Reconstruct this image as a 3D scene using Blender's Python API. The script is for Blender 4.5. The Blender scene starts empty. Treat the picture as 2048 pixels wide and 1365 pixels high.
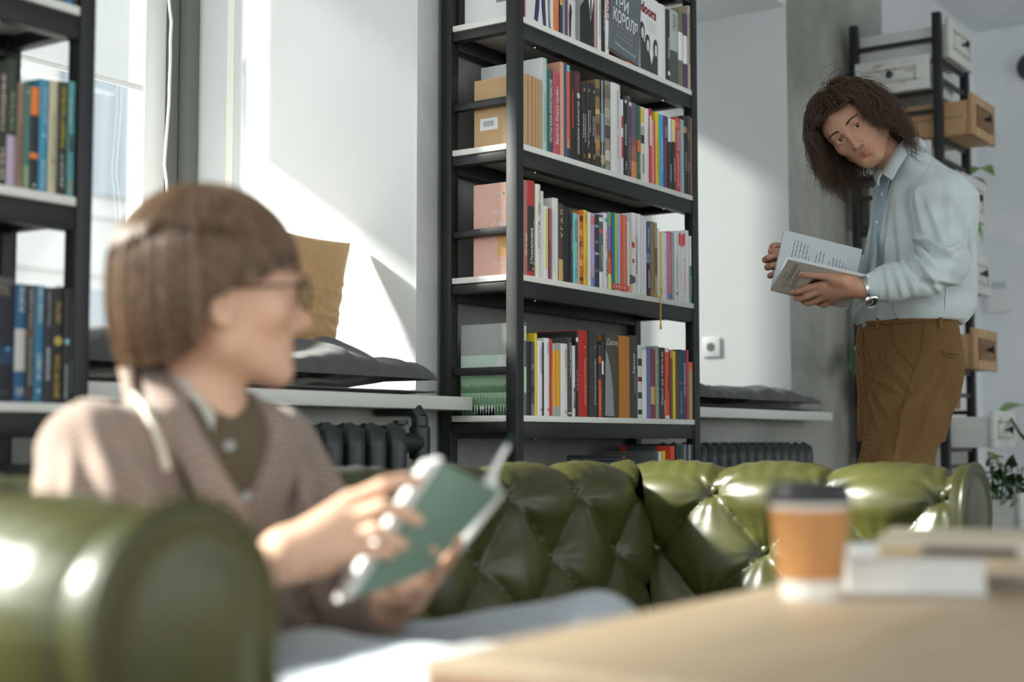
import bpy, bmesh, math, random, re
import numpy as np
from mathutils import Vector, Matrix, Euler

S = bpy.context.scene
# ------------------------------------------------------------------ camera, world, sun, exposure
# The window wall is the plane y = 0 (x runs along it, +y goes out through the windows, z is up).
CAM = Vector((-3.192, -2.433, 0.78)); FPX = 2844.4
PITCH = math.atan(198.0 / FPX)
FWD = Vector((0.826, 0.5635, 0)).normalized(); RGT = Vector((FWD.y, -FWD.x, 0))
cd = bpy.data.cameras.new('camera'); co = bpy.data.objects.new('camera', cd); S.collection.objects.link(co)
cd.lens = 50; cd.sensor_width = 36; cd.clip_start = 0.05; cd.clip_end = 200
co.location = CAM; co.rotation_euler = (math.pi / 2 + PITCH, 0, -math.atan2(FWD.x, FWD.y))
cd.dof.use_dof = True; cd.dof.focus_distance = 4.15; cd.dof.aperture_fstop = 1.9; cd.dof.aperture_blades = 0
S.camera = co
wd = bpy.data.worlds.new('sky'); S.world = wd; wd.use_nodes = True
bgn = wd.node_tree.nodes['Background']; bgn.inputs[0].default_value = (0.91, 0.965, 1.0, 1); bgn.inputs[1].default_value = 3.0
sl = bpy.data.lights.new('sun', 'SUN'); so = bpy.data.objects.new('sun', sl); S.collection.objects.link(so)
sl.energy = 22.0; sl.angle = math.radians(6.0); sl.color = (1.0, 0.95, 0.87)
SUN_DIR = Vector((0.55 * 0.86, -0.835 * 0.86, -0.51)).normalized()
so.rotation_euler = SUN_DIR.to_track_quat('-Z', 'Y').to_euler(); so.location = (-3, 6, 6)
S.view_settings.view_transform = 'Standard'; S.view_settings.look = 'None'
S.view_settings.exposure = 0.0; S.view_settings.gamma = 1.0; S.view_settings.use_curve_mapping = False
S.cycles.max_bounces = 8; S.cycles.diffuse_bounces = 5; S.cycles.transparent_max_bounces = 12
S.cycles.use_denoising = True; S.cycles.caustics_reflective = False; S.cycles.caustics_refractive = False
S.cycles.sample_clamp_indirect = 6.0

# ------------------------------------------------------------------ helpers
def ray(px, py):
    u = (px - 1024) / FPX; v = (682.5 - py) / FPX
    y = math.cos(PITCH) - v * math.sin(PITCH); z = math.sin(PITCH) + v * math.cos(PITCH)
    return RGT * u + FWD * y + Vector((0, 0, z))
def pix(px, py, D=None, x=None, y=None, z=None):
    """Point of the room seen along a direction: at depth D, or where it meets a plane x=, y= or z=."""
    d = ray(px, py)
    if x is not None: t = (x - CAM.x) / d.x
    elif y is not None: t = (y - CAM.y) / d.y
    elif z is not None: t = (z - CAM.z) / d.z
    else: t = D / d.dot(FWD)
    return CAM + d * t
def lin(c):
    if isinstance(c, str):
        c = [int(c[i:i + 2], 16) / 255 for i in (0, 2, 4)]
    return [(v / 12.92 if v <= 0.04045 else ((v + 0.055) / 1.055) ** 2.4) for v in c]
_mats = {}
def mat(name, color, rough=0.6, metal=0.0, spec=0.5, coat=0.0, noise=None, bump=None, sheen=0.0, sss=0.0, emit=None):
    """color: linear rgb. noise=(scale, amount, detail) varies value; bump=(scale, strength, distance)."""
    if name in _mats: return _mats[name]
    m = bpy.data.materials.new(name); m.use_nodes = True; _mats[name] = m
    nt = m.node_tree; b = nt.nodes['Principled BSDF']
    b.inputs['Base Color'].default_value = (*color, 1); b.inputs['Roughness'].default_value = rough
    b.inputs['Metallic'].default_value = metal; b.inputs['Specular IOR Level'].default_value = spec
    b.inputs['Coat Weight'].default_value = coat; b.inputs['Sheen Weight'].default_value = sheen
    if sss: 
        b.inputs['Subsurface Weight'].default_value = sss; b.inputs['Subsurface Radius'].default_value = (0.012, 0.005, 0.003)
        b.inputs['Subsurface Scale'].default_value = 0.6
    tc = nt.nodes.new('ShaderNodeTexCoord')
    if noise:
        n = nt.nodes.new('ShaderNodeTexNoise'); n.inputs['Scale'].default_value = noise[0]; n.inputs['Detail'].default_value = noise[2] if len(noise) > 2 else 4
        nt.links.new(tc.outputs['Object'], n.inputs['Vector'])
        r = nt.nodes.new('ShaderNodeValToRGB'); a = noise[1]
        r.color_ramp.elements[0].position = 0.3; r.color_ramp.elements[1].position = 0.7
        r.color_ramp.elements[0].color = (*[max(0, v * (1 - a)) for v in color], 1); r.color_ramp.elements[1].color = (*[min(1, v * (1 + a)) for v in color], 1)
        nt.links.new(n.outputs['Fac'], r.inputs['Fac']); nt.links.new(r.outputs['Color'], b.inputs['Base Color'])
    if bump:
        n = nt.nodes.new('ShaderNodeTexNoise'); n.inputs['Scale'].default_value = bump[0]; n.inputs['Detail'].default_value = 5
        nt.links.new(tc.outputs['Object'], n.inputs['Vector'])
        bp = nt.nodes.new('ShaderNodeBump'); bp.inputs['Strength'].default_value = bump[1]; bp.inputs['Distance'].default_value = bump[2]
        nt.links.new(n.outputs['Fac'], bp.inputs['Height']); nt.links.new(bp.outputs['Normal'], b.inputs['Normal'])
    return m
def pmat(hexc, K=1.9, rough=0.55, name=None, **kw):
    """Paint / paper / cloth given by the colour it shows under the room's soft light."""
    c = [min(0.86, v * K) for v in lin(hexc)]
    return mat(name or ('c_%s_%.2f_%.2f' % (hexc, K, rough)), c, rough, **kw)

def link(o, parent=None):
    S.collection.objects.link(o)
    if parent: o.parent = parent
    return o
def mesh_obj(name, verts, faces, m, parent=None, smooth=False, mi=None):
    me = bpy.data.meshes.new(name); me.from_pydata([tuple(v) for v in verts], [], [tuple(f) for f in faces])
    for x in (m if isinstance(m, (list, tuple)) else [m]): me.materials.append(x)
    if mi: me.polygons.foreach_set('material_index', mi)
    if smooth: me.polygons.foreach_set('use_smooth', [True] * len(me.polygons))
    me.update()
    return link(bpy.data.objects.new(name, me), parent)
def empty(name, loc=(0, 0, 0), rz=0.0, rot=None):
    o = bpy.data.objects.new(name, None); o.empty_display_size = 0.05; o.location = loc
    o.rotation_euler = rot if rot else (0, 0, rz); return link(o)
_labels = {}
def tag(o, label, cat, group=None):
    if label in _labels: print('DUP LABEL', label)
    _labels[label] = o.name; nw = len(label.split())
    if nw < 4 or nw > 16: print('LABEL LENGTH', nw, label)
    o['label'] = label; o['category'] = cat
    if group: o['group'] = group
    return o
def thing(name, label, cat, loc=(0, 0, 0), rz=0.0, group=None, rot=None):
    return tag(empty(name, loc, rz, rot), label, cat, group)
def struct(o):
    o['kind'] = 'structure'; return o
class MB:
    """Collects boxes, tubes, lathes and sheets, links them as one mesh object."""
    def __init__(s): s.v = []; s.f = []; s.mi = []
    def add(s, v, f, mi=0):
        n = len(s.v); s.v += [tuple(a) for a in v]; s.f += [tuple(i + n for i in q) for q in f]; s.mi += [mi] * len(f); return s
    def box(s, x0, x1, y0, y1, z0, z1, mi=0, M=None):
        v = [Vector((x, y, z)) for x in (x0, x1) for y in (y0, y1) for z in (z0, z1)]
        if M: v = [M @ a for a in v]
        return s.add(v, [(0, 1, 3, 2), (4, 6, 7, 5), (0, 4, 5, 1), (2, 3, 7, 6), (0, 2, 6, 4), (1, 5, 7, 3)], mi)
    def tube(s, pts, r, n=8, mi=0, caps=True):
        pts = [Vector(p) for p in pts]; k = len(pts); rs = r if isinstance(r, (list, tuple)) else [r] * k
        v = []; up = None
        for i, p in enumerate(pts):
            t = (pts[min(i + 1, k - 1)] - pts[max(i - 1, 0)]).normalized()
            if up is None: up = t.orthogonal().normalized()
            else: up = (up - t * up.dot(t)).normalized() if (up - t * up.dot(t)).length > 1e-6 else t.orthogonal().normalized()
            w = t.cross(up)
            for j in range(n):
                a = 2 * math.pi * j / n; v.append(p + (up * math.cos(a) + w * math.sin(a)) * rs[i])
        f = [(i * n + j, i * n + (j + 1) % n, (i + 1) * n + (j + 1) % n, (i + 1) * n + j) for i in range(k - 1) for j in range(n)]
        if caps: f += [tuple(reversed(range(n))), tuple(range((k - 1) * n, k * n))]
        return s.add(v, f, mi)
    def lathe(s, prof, c=(0, 0, 0), n=24, mi=0, axis='z'):
        v = []
        for r, h in prof:
            for j in range(n):
                a = 2 * math.pi * j / n; x, y = r * math.cos(a), r * math.sin(a)
                p = (x, y, h) if axis == 'z' else ((x, -h, y) if axis == '-y' else ((-h, x, y) if axis == '-x' else (x, h, y)))
                v.append((p[0] + c[0], p[1] + c[1], p[2] + c[2]))
        k = len(prof)
        f = [(i * n + j, i * n + (j + 1) % n, (i + 1) * n + (j + 1) % n, (i + 1) * n + j) for i in range(k - 1) for j in range(n)]
        f += [tuple(reversed(range(n))), tuple(range((k - 1) * n, k * n))]
        return s.add(v, f, mi)
    def grid(s, P, mi=0, closed_u=False):
        P = np.asarray(P, float); a, b = P.shape[:2]; v = P.reshape(-1, 3)
        f = [(i * b + j, ((i + 1) % a) * b + j, ((i + 1) % a) * b + j + 1, i * b + j + 1) for i in range(a if closed_u else a - 1) for j in range(b - 1)]
        return s.add(v, f, mi)
    def build(s, name, m, parent=None, smooth=False, bevel=0.0, seg=2, angle=40):
        o = mesh_obj(name, s.v, s.f, m, parent, smooth, s.mi)
        bm = bmesh.new(); bm.from_mesh(o.data)
        bmesh.ops.recalc_face_normals(bm, faces=bm.faces)
        if bevel:
            ed = [e for e in bm.edges if len(e.link_faces) == 2 and e.calc_face_angle(0) > math.radians(30)]
            bmesh.ops.bevel(bm, geom=ed, offset=bevel, segments=seg, affect='EDGES', profile=0.5, clamp_overlap=True)
        bm.to_mesh(o.data); bm.free()
        if smooth or bevel:
            o.data.polygons.foreach_set('use_smooth', [True] * len(o.data.polygons))
            o.data.set_sharp_from_angle(angle=math.radians(angle))
        return o
_tc = {}
def text_geo(body, bold=0.0):
    key = (body, bold)
    if key not in _tc:
        c = bpy.data.curves.new('t', 'FONT'); c.body = body; c.offset = bold; c.resolution_u = 2; c.align_x = 'LEFT'
        o = bpy.data.objects.new('t', c); S.collection.objects.link(o)
        me = bpy.data.meshes.new_from_object(o.evaluated_get(bpy.context.evaluated_depsgraph_get()))
        v = np.array([q.co[:2] for q in me.vertices]) if len(me.vertices) else np.zeros((0, 2)); f = [tuple(p.vertices) for p in me.polygons]
        bpy.data.objects.remove(o); bpy.data.curves.remove(c); bpy.data.meshes.remove(me)
        if len(v): v = v - v.min(0); v = v / v.max(0)
        _tc[key] = (v, f)
    return _tc[key]
def text(body, origin, U, V, w, h, m, parent, name='title', bold=0.012):
    """Lettering laid on a surface: w along U, h along V from origin."""
    v, f = text_geo(body, bold); o, U, V = Vector(origin), Vector(U), Vector(V)
    return mesh_obj(name, [o + U * (a * w) + V * (b * h) for a, b in v], f, m, parent)
def rnd_noise(p, seed=0):
    """Cheap smooth pseudo-noise in -1..1 for displacement (numpy n,3)."""
    r = np.random.RandomState(seed); o = np.zeros(len(p))
    for k in range(6):
        d = r.normal(size=3); d /= np.linalg.norm(d); o += np.sin(p @ d * (1 + 0.6 * k) + r.uniform(0, 6.28)) / (1 + 0.4 * k)
    return o / 3.0
# ------------------------------------------------------------------ the room
def concrete(name, c1, c2, scale=1.6, rough=0.85, streak=True):
    m = bpy.data.materials.new(name); m.use_nodes = True; nt = m.node_tree; b = nt.nodes['Principled BSDF']; b.inputs['Roughness'].default_value = rough
    b.inputs['Specular IOR Level'].default_value = 0.25
    tc = nt.nodes.new('ShaderNodeTexCoord'); mp = nt.nodes.new('ShaderNodeMapping'); mp.inputs['Scale'].default_value = (1.5, 1.5, 1.1 if streak else 1.5)
    n = nt.nodes.new('ShaderNodeTexNoise'); n.inputs['Scale'].default_value = scale; n.inputs['Detail'].default_value = 8; n.inputs['Roughness'].default_value = 0.62; n.inputs['Distortion'].default_value = 0.6
    r = nt.nodes.new('ShaderNodeValToRGB'); r.color_ramp.elements[0].position = 0.34; r.color_ramp.elements[1].position = 0.66
    r.color_ramp.elements[0].color = (*c1, 1); r.color_ramp.elements[1].color = (*c2, 1)
    n2 = nt.nodes.new('ShaderNodeTexNoise'); n2.inputs['Scale'].default_value = 26; n2.inputs['Detail'].default_value = 6
    bp = nt.nodes.new('ShaderNodeBump'); bp.inputs['Strength'].default_value = 0.25; bp.inputs['Distance'].default_value = 0.01
    L = nt.links.new
    L(tc.outputs['Object'], mp.inputs['Vector']); L(mp.outputs['Vector'], n.inputs['Vector']); L(n.outputs['Fac'], r.inputs['Fac']); L(r.outputs['Color'], b.inputs['Base Color'])
    L(tc.outputs['Object'], n2.inputs['Vector']); L(n2.outputs['Fac'], bp.inputs['Height']); L(bp.outputs['Normal'], b.inputs['Normal'])
    return m
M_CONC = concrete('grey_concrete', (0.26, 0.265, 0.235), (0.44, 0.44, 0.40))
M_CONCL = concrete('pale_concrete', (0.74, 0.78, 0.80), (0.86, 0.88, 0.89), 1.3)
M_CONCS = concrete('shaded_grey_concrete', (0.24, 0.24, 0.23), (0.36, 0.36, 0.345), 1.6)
M_CONCM = concrete('painted_concrete', (0.50, 0.52, 0.52), (0.66, 0.68, 0.68), 1.6)
M_PLASTER = mat('white_plaster', (0.69, 0.71, 0.72), 0.75, noise=(1.5, 0.03), bump=(30, 0.12, 0.004))
M_SILL = mat('white_sill_board', (0.72, 0.72, 0.68), 0.45)
M_PVC = mat('white_window_frame', (0.78, 0.80, 0.80), 0.35)
M_GREY = mat('grey_gasket', (0.16, 0.17, 0.16), 0.6)
def glass_mat():
    m = bpy.data.materials.new('window_glass'); m.use_nodes = True; nt = m.node_tree; nt.nodes.clear()
    out = nt.nodes.new('ShaderNodeOutputMaterial'); mx = nt.nodes.new('ShaderNodeMixShader'); t = nt.nodes.new('ShaderNodeBsdfTransparent'); g = nt.nodes.new('ShaderNodeBsdfGlossy')
    g.inputs['Roughness'].default_value = 0.02; t.inputs['Color'].default_value = (0.95, 0.97, 0.97, 1); mx.inputs[0].default_value = 0.06
    L = nt.links.new; L(t.outputs[0], mx.inputs[1]); L(g.outputs[0], mx.inputs[2]); L(mx.outputs[0], out.inputs[0]); return m
M_GLASS = glass_mat()
CEIL = 3.22; WTOP = 2.66; TH = 1.05; ENDX = 5.30  # window heads lowered to keep direct sun off the table
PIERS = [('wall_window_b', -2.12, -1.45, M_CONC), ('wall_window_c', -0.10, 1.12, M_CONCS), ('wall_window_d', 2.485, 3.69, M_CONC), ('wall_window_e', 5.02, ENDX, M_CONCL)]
for nm, x0, x1, mm in PIERS:
    b = MB(); b.box(x0, x1, 0, 0.30 if nm.endswith('_b') else TH, 0, CEIL)  # left pier thinned out of view so more sun passes
    o = b.build(nm, [mm, M_PLASTER])
    for p in o.data.polygons:
        if abs(p.normal.x) > 0.9: p.material_index = 1
    struct(o)
struct(MB().box(-0.1005, -0.004, -0.003, TH - .01, 0, CEIL).build('trim_painted_edge', [M_CONCM, M_PLASTER], bevel=.002))
for p in S.objects['trim_painted_edge'].data.polygons: p.material_index = 1 if p.normal.x < -.9 else 0
NICHES = [(-6.2, -2.115), (-2.115, -0.10), (1.12, 2.485), (3.69, 5.02)]  # first niche invented off-camera, second widened out of view, to admit daylight
for i, (x0, x1) in enumerate(NICHES):
    struct(MB().box(x0, x1, 0, TH, 0, 0.86).build('wall_below_window_%d' % (i + 1), M_CONC))
    struct(MB().box(x0, x1, 0, TH, WTOP, CEIL).build('wall_above_window_%d' % (i + 1), M_PLASTER))
for i, (x0, x1, xl, xr) in enumerate([(-6.2, -2.115, -6.2, -2.14), (-2.115, -0.10, -1.42, -0.008), (1.12, 2.485, 1.09, 2.625), (3.69, 5.02, 3.66, 5.1)]):
    b = MB(); b.box(x0, x1, -0.005, 0.95, 0.861, 0.898); b.box(xl, xr, -0.13, 0.0, 0.861, 0.898)
    struct(b.build('trim_window_sill_%d' % (i + 1), M_SILL, bevel=0.004))
# window units at the outside of each niche
def window(i, x0, x1, mullion=True):
    r = struct(empty('window_%d' % i, ((x0 + x1) / 2, 0.97, 0.898)))
    w = (x1 - x0) / 2; h = WTOP - 0.898
    f = MB()
    for (a, b_, c, d) in ((-w, -w + .05, 0, h), (w - .09, w, 0, h), (-w, w, 0, .06), (-w, w, h - .06, h)) + (((-.03, .03, 0, h),) if mullion else ()):
        f.box(a, b_, -0.03, 0.05, c, d)
    f.build('window_frame', M_PVC, r, bevel=0.004)
    for a, b_ in (((-w + .05, -.03), (.03, w - .09)) if mullion else ((-w + .05, w - .09),)):
        s = MB()
        for (p, q, c, d) in ((a, a + .065, .06, h - .06), (b_ - .085, b_, .06, h - .06), (a, b_, .06, .13), (a, b_, h - .13, h - .06)):
            s.box(p, q, -0.05, 0.03, c, d)
        s.build('window_sash', M_PVC, r, bevel=0.006)
        MB().box(a + .06, b_ - .08, -.005, .005, .12, h - .12).build('pane', M_GLASS, r)
    g = MB(); g.box(w - .09, w - .045, -0.055, -0.03, 0, h); g.build('gasket', M_GREY, r)
    g = MB(); g.box(w - .04, w - .002, -0.10, -0.03, 0, h); g.build('reveal_strip', M_GREY, r)
    return r
for i, (x0, x1) in enumerate(NICHES): window(i + 1, x0, x1, i > 1)
struct(MB().box(ENDX, ENDX + 0.2, -7.7, TH, 0, CEIL).build('wall_end', M_CONCL))
struct(MB().box(-6.4, -6.2, -7.5, TH, 0, .7).box(-6.4, -6.2, -7.5, TH, 2.9, CEIL).box(-6.4, -6.2, -7.5, -5.2, .7, 2.9).box(-6.4, -6.2, -.3, TH, .7, 2.9).build('wall_left', M_CONCL))  # unseen left wall, its opening invented to let soft daylight in
bw = MB(); bw.box(-6.4, ENDX + .2, -7.7, -7.5, 0, .6); bw.box(-6.4, ENDX + .2, -7.7, -7.5, 2.9, CEIL)  # unseen back wall, its openings invented to carry fill daylight
for k in range(6): bw.box(-6.4 + 2.24 * k, -5.9 + 2.24 * k, -7.7, -7.5, .6, 2.9)
struct(bw.build('wall_back', M_CONCL))
struct(MB().box(-6.4, ENDX + 0.2, -7.7, TH, CEIL, CEIL + 0.15).build('ceiling', M_CONCL))
M_FLOOR = concrete('floor_screed', (0.24, 0.22, 0.19), (0.36, 0.33, 0.29), 1.0, 0.5, False)
struct(MB().box(-6.2, ENDX + 0.2, -7.7, TH, -0.15, 0.0).build('floor', M_FLOOR))
# outside: pale street and the house across
struct(MB().box(-30, 30, TH, 40, -0.4, -0.2).build('ground_outside', mat('pale_paving', (0.40, 0.39, 0.37), 0.9, noise=(2, 0.1))))
hb = thing('street_building', 'pale townhouse facade across the street, seen washed out through the window', 'building', (-1.0, 13.0, -0.2))
fb = MB(); fb.box(-14, 14, 0, 4, 0, 7.5)
for k in range(9): fb.box(-14, 14, -0.05, 0, 0.8 + 0.8 * k, 0.84 + 0.8 * k)
fb.build('facade', mat('pale_stucco', (0.44, 0.43, 0.41), 0.9), hb)
for k in range(8):
    for zz in (1.0, 4.3):
        MB().box(-12.6 + 3.2 * k, -11.3 + 3.2 * k, -0.08, 0, zz, zz + 2.0).build('facade_window', mat('far_window', (0.22, 0.25, 0.27), 0.3), hb)
# roller blind and loose cable in the left window
def blind_fabric(name, clear):
    m = bpy.data.materials.new(name); m.use_nodes = True; nt = m.node_tree; nt.nodes.clear(); N = nt.nodes.new; L = nt.links.new
    o = N('ShaderNodeOutputMaterial'); a = N('ShaderNodeMixShader'); b = N('ShaderNodeMixShader'); d = N('ShaderNodeBsdfDiffuse'); t = N('ShaderNodeBsdfTranslucent'); c = N('ShaderNodeBsdfTransparent')
    for q in (d, t): q.inputs['Color'].default_value = (0.42, 0.44, 0.45, 1)
    a.inputs[0].default_value = 0.5; b.inputs[0].default_value = clear
    L(d.outputs[0], a.inputs[1]); L(t.outputs[0], a.inputs[2]); L(a.outputs[0], b.inputs[1]); L(c.outputs[0], b.inputs[2]); L(b.outputs[0], o.inputs[0]); return m
M_BLIND, M_SHEER = blind_fabric('blind_fabric', .26), blind_fabric('sheer_blind_fabric', .44)
def blind(x0, x1, z0, label, fab=None):
    z1 = WTOP - .05; bl = thing('roller_blind', label, 'blind', ((x0 + x1) / 2, 0.90, z0), group='roller blinds in the windows'); h_ = (x1 - x0) / 2
    MB().box(-h_, h_, -0.001, 0.001, 0, z1 - z0).build('blind_sheet', fab or M_BLIND, bl)
    MB().box(-h_, h_, -0.004, 0.004, -0.012, 0.006).build('bottom_bar', M_PVC, bl, bevel=0.003)
    MB().tube([(-h_ - .01, 0, z1 - z0 - .005), (h_ + .01, 0, z1 - z0 - .005)], 0.022, 12).build('roller', M_PVC, bl, smooth=True)
blind(-.76, -.30, 1.85, 'white roller blind half drawn down over the left window')
blind(1.18, 2.40, .96, 'unseen roller blind added to dim the sun in the window behind the tall bookcase', M_SHEER)  # hidden from view, added to even out the light on the reveal
blind(3.75, 4.94, .96, 'unseen roller blind added to dim the sun in the window behind the drawer rack', blind_fabric('thin_blind_fabric', .45))  # likewise unseen, added to soften the sun on the end wall
cb = MB(); cpts = [(338, 0), (340, 20), (343, 45), (341, 80), (341, 120), (339, 170), (338, 210), (334, 260), (330, 310), (329, 330), (333, 365), (338, 420), (336, 520), (330, 640), (334, 730)]
cb.tube([pix(a, b2, y=0.855) for a, b2 in cpts], 0.0045, 8)
tag(cb.build('cable', M_PVC, smooth=True), 'loose white cable hanging beside the left window frame', 'cable')
cb = MB(); cb.tube([pix(1776, -20, y=0.55), pix(1780, 20, y=0.55), pix(1781, 70, y=0.55), pix(1779, 130, y=0.55), pix(1782, 240, y=.55)], 0.0025, 6)
tag(cb.build('cable', M_GREY, smooth=True), 'thin grey cord hanging in the bright window behind the drawer rack', 'cable')
# slim pale strip on the white reveal, socket, wall switch, wall lamp
struct(MB().box(-0.103, -0.097, 0.715, 0.745, 0.9, WTOP).build('pale_reveal_strip', mat('strip_white', (0.9, 0.88, 0.82), 0.4)))
so_ = thing('wall_socket', 'white square power socket on the bright reveal right of the bookcase', 'socket', pix(1424, 695, x=2.484))
MB().box(-0.012, 0, -0.043, 0.043, -0.043, 0.043).build('faceplate', M_PVC, so_, bevel=0.004)
MB().lathe([(0.020, 0.0125), (0.020, 0.0135), (0.017, 0.0135)], axis='-x', n=20).build('socket_ring', M_GREY, so_)
MB().box(-0.0145, -0.0135, -0.012, -0.007, -0.003, 0.003).box(-0.0145, -0.0135, 0.007, 0.012, -0.003, 0.003).build('socket_hole', M_GREY, so_)
sw = thing('intercom', 'white wall box with grey screen on the pale end wall', 'intercom', (ENDX, -0.10, 1.63))
MB().box(-0.03, 0, -0.075, 0.055, -0.10, 0.09).build('box', M_PVC, sw, bevel=0.004)
MB().box(-0.032, -0.030, -0.055, 0.035, 0.035, 0.075).build('screen', mat('pale_screen', (0.5, 0.56, 0.58), 0.3), sw)
lp = thing('wall_speaker', 'dark rounded fixture on the end wall at the right edge', 'wall fixture', (ENDX, -0.33, 2.96))
MB().lathe([(0.02, 0.0), (0.075, 0.0), (0.085, 0.02), (0.075, 0.05), (0.03, 0.06)], axis='-x', n=28).build('housing', mat('dark_plastic', (0.03, 0.035, 0.035), 0.4), lp, smooth=True)
# ------------------------------------------------------------------ bookcases
M_BLACK = mat('black_painted_steel', (0.008, 0.009, 0.0095), 0.48, spec=0.6, bump=(60, 0.06, 0.002))
M_SHELF = mat('white_shelf_board', (0.84, 0.84, 0.79), 0.5)
M_SCREW = mat('screw_steel', (0.7, 0.7, 0.68), 0.3, metal=1.0)
SHZ = [0.08, 0.46, 0.847, 1.234, 1.598, 1.957, 2.32]
YF, YB = -0.272, -0.012
def bookcase(x0, x1, label, group=None):
    r = thing('bookcase', label, 'bookcase', ((x0 + x1) / 2, (YF + YB) / 2, 0), group=group)
    cx, cy = (x0 + x1) / 2, (YF + YB) / 2
    a, b = x0 - cx, x1 - cx; f, k = YF - cy, YB - cy; w = 0.036
    for (px, py) in ((a, f), (b - w, f), (a, k - w), (b - w, k - w)):
        MB().box(px, px + w, py, py + w, 0, 2.46).build('post', M_BLACK, r, bevel=0.003)
    for z in SHZ:
        pl = [(a + w + .001, f + .002), (b - w - .001, f + .002), (b - w - .001, f + w + .001), (b - .004, f + w + .001), (b - .004, k - w - .001), (b - w - .001, k - w - .001),
              (b - w - .001, k - .002), (a + w + .001, k - .002), (a + w + .001, k - w - .001), (a + .004, k - w - .001), (a + .004, f + w + .001), (a + w + .001, f + w + .001)]
        MB().add([(p[0], p[1], zz) for zz in (z - .017, z) for p in pl], [tuple(range(12))[::-1], tuple(range(12, 24))] + [(i, (i + 1) % 12, 12 + (i + 1) % 12, 12 + i) for i in range(12)]).build('shelf_board', M_SHELF, r, bevel=0.0015)
        MB().box(a + w, b - w, f + .004, f + .034, z - .063, z - .018).build('front_rail', M_BLACK, r, bevel=0.002)
        MB().box(a + w, b - w, k - .034, k - .004, z - .063, z - .018).build('back_rail', M_BLACK, r, bevel=0.002)
        for (q0, q1) in ((a + .002, a + .034), (b - .034, b - .002)):
            MB().box(q0, q1, f + w, k - w, z - .047, z - .019).build('side_rail', M_BLACK, r, bevel=0.006)
            MB().box(q0 + .004, q1, f + w, k - w, z + .112, z + .134).build('guard_rail', M_BLACK, r, bevel=0.005)
        for q in (a + .13, b - .2):
            MB().lathe([(0.004, 0), (0.0035, -0.003), (0.001, -0.004)], (q, f + .026, z - .063), 10).build('screw', M_SCREW, r)
    return r
bookcase(-0.002, 1.093, 'tall open black steel bookcase with white shelves standing between the two windows')
bookcase(-2.08, -1.434, 'black steel bookcase with white shelves at the left edge of the picture')

M_PAGES = mat('paper_pages', (0.66, 0.62, 0.54), 0.8, bump=(300, 0.2, 0.001))
KB = 1.85
def cover_mesh(t, d, h, bulge, hard):
    """U-shaped cover, spine towards -y, base at z = 0, spine face at y = 0."""
    n = 6; th = 0.0022 if hard else 0.0009
    out = [(-t / 2, d)]; inn = [(-t / 2 + th, d)]
    for i in range(n + 1):
        a = i / n; x = -t / 2 + t * a; y = bulge * (1 - (1 - (2 * a - 1) ** 2))
        out.append((x, y)); inn.append((max(-t / 2 + th, min(t / 2 - th, x)), y + th))
    out.append((t / 2, d)); inn.append((t / 2 - th, d))
    k = len(out); v = [(x, y, z) for z in (0, h) for (x, y) in out] + [(x, y, z) for z in (0, h) for (x, y) in inn]
    f = []
    for i in range(k - 1):
        f += [(i, i + 1, k + i + 1, k + i), (2 * k + i + 1, 2 * k + i, 3 * k + i, 3 * k + i + 1), (i + 1, i, 2 * k + i, 2 * k + i + 1), (k + i, k + i + 1, 3 * k + i + 1, 3 * k + i)]
    for i in (0, k - 1): f.append((i, k + i, 3 * k + i, 2 * k + i) if i == 0 else (k + i, i, 2 * k + i, 3 * k + i))
    return v, f
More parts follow.
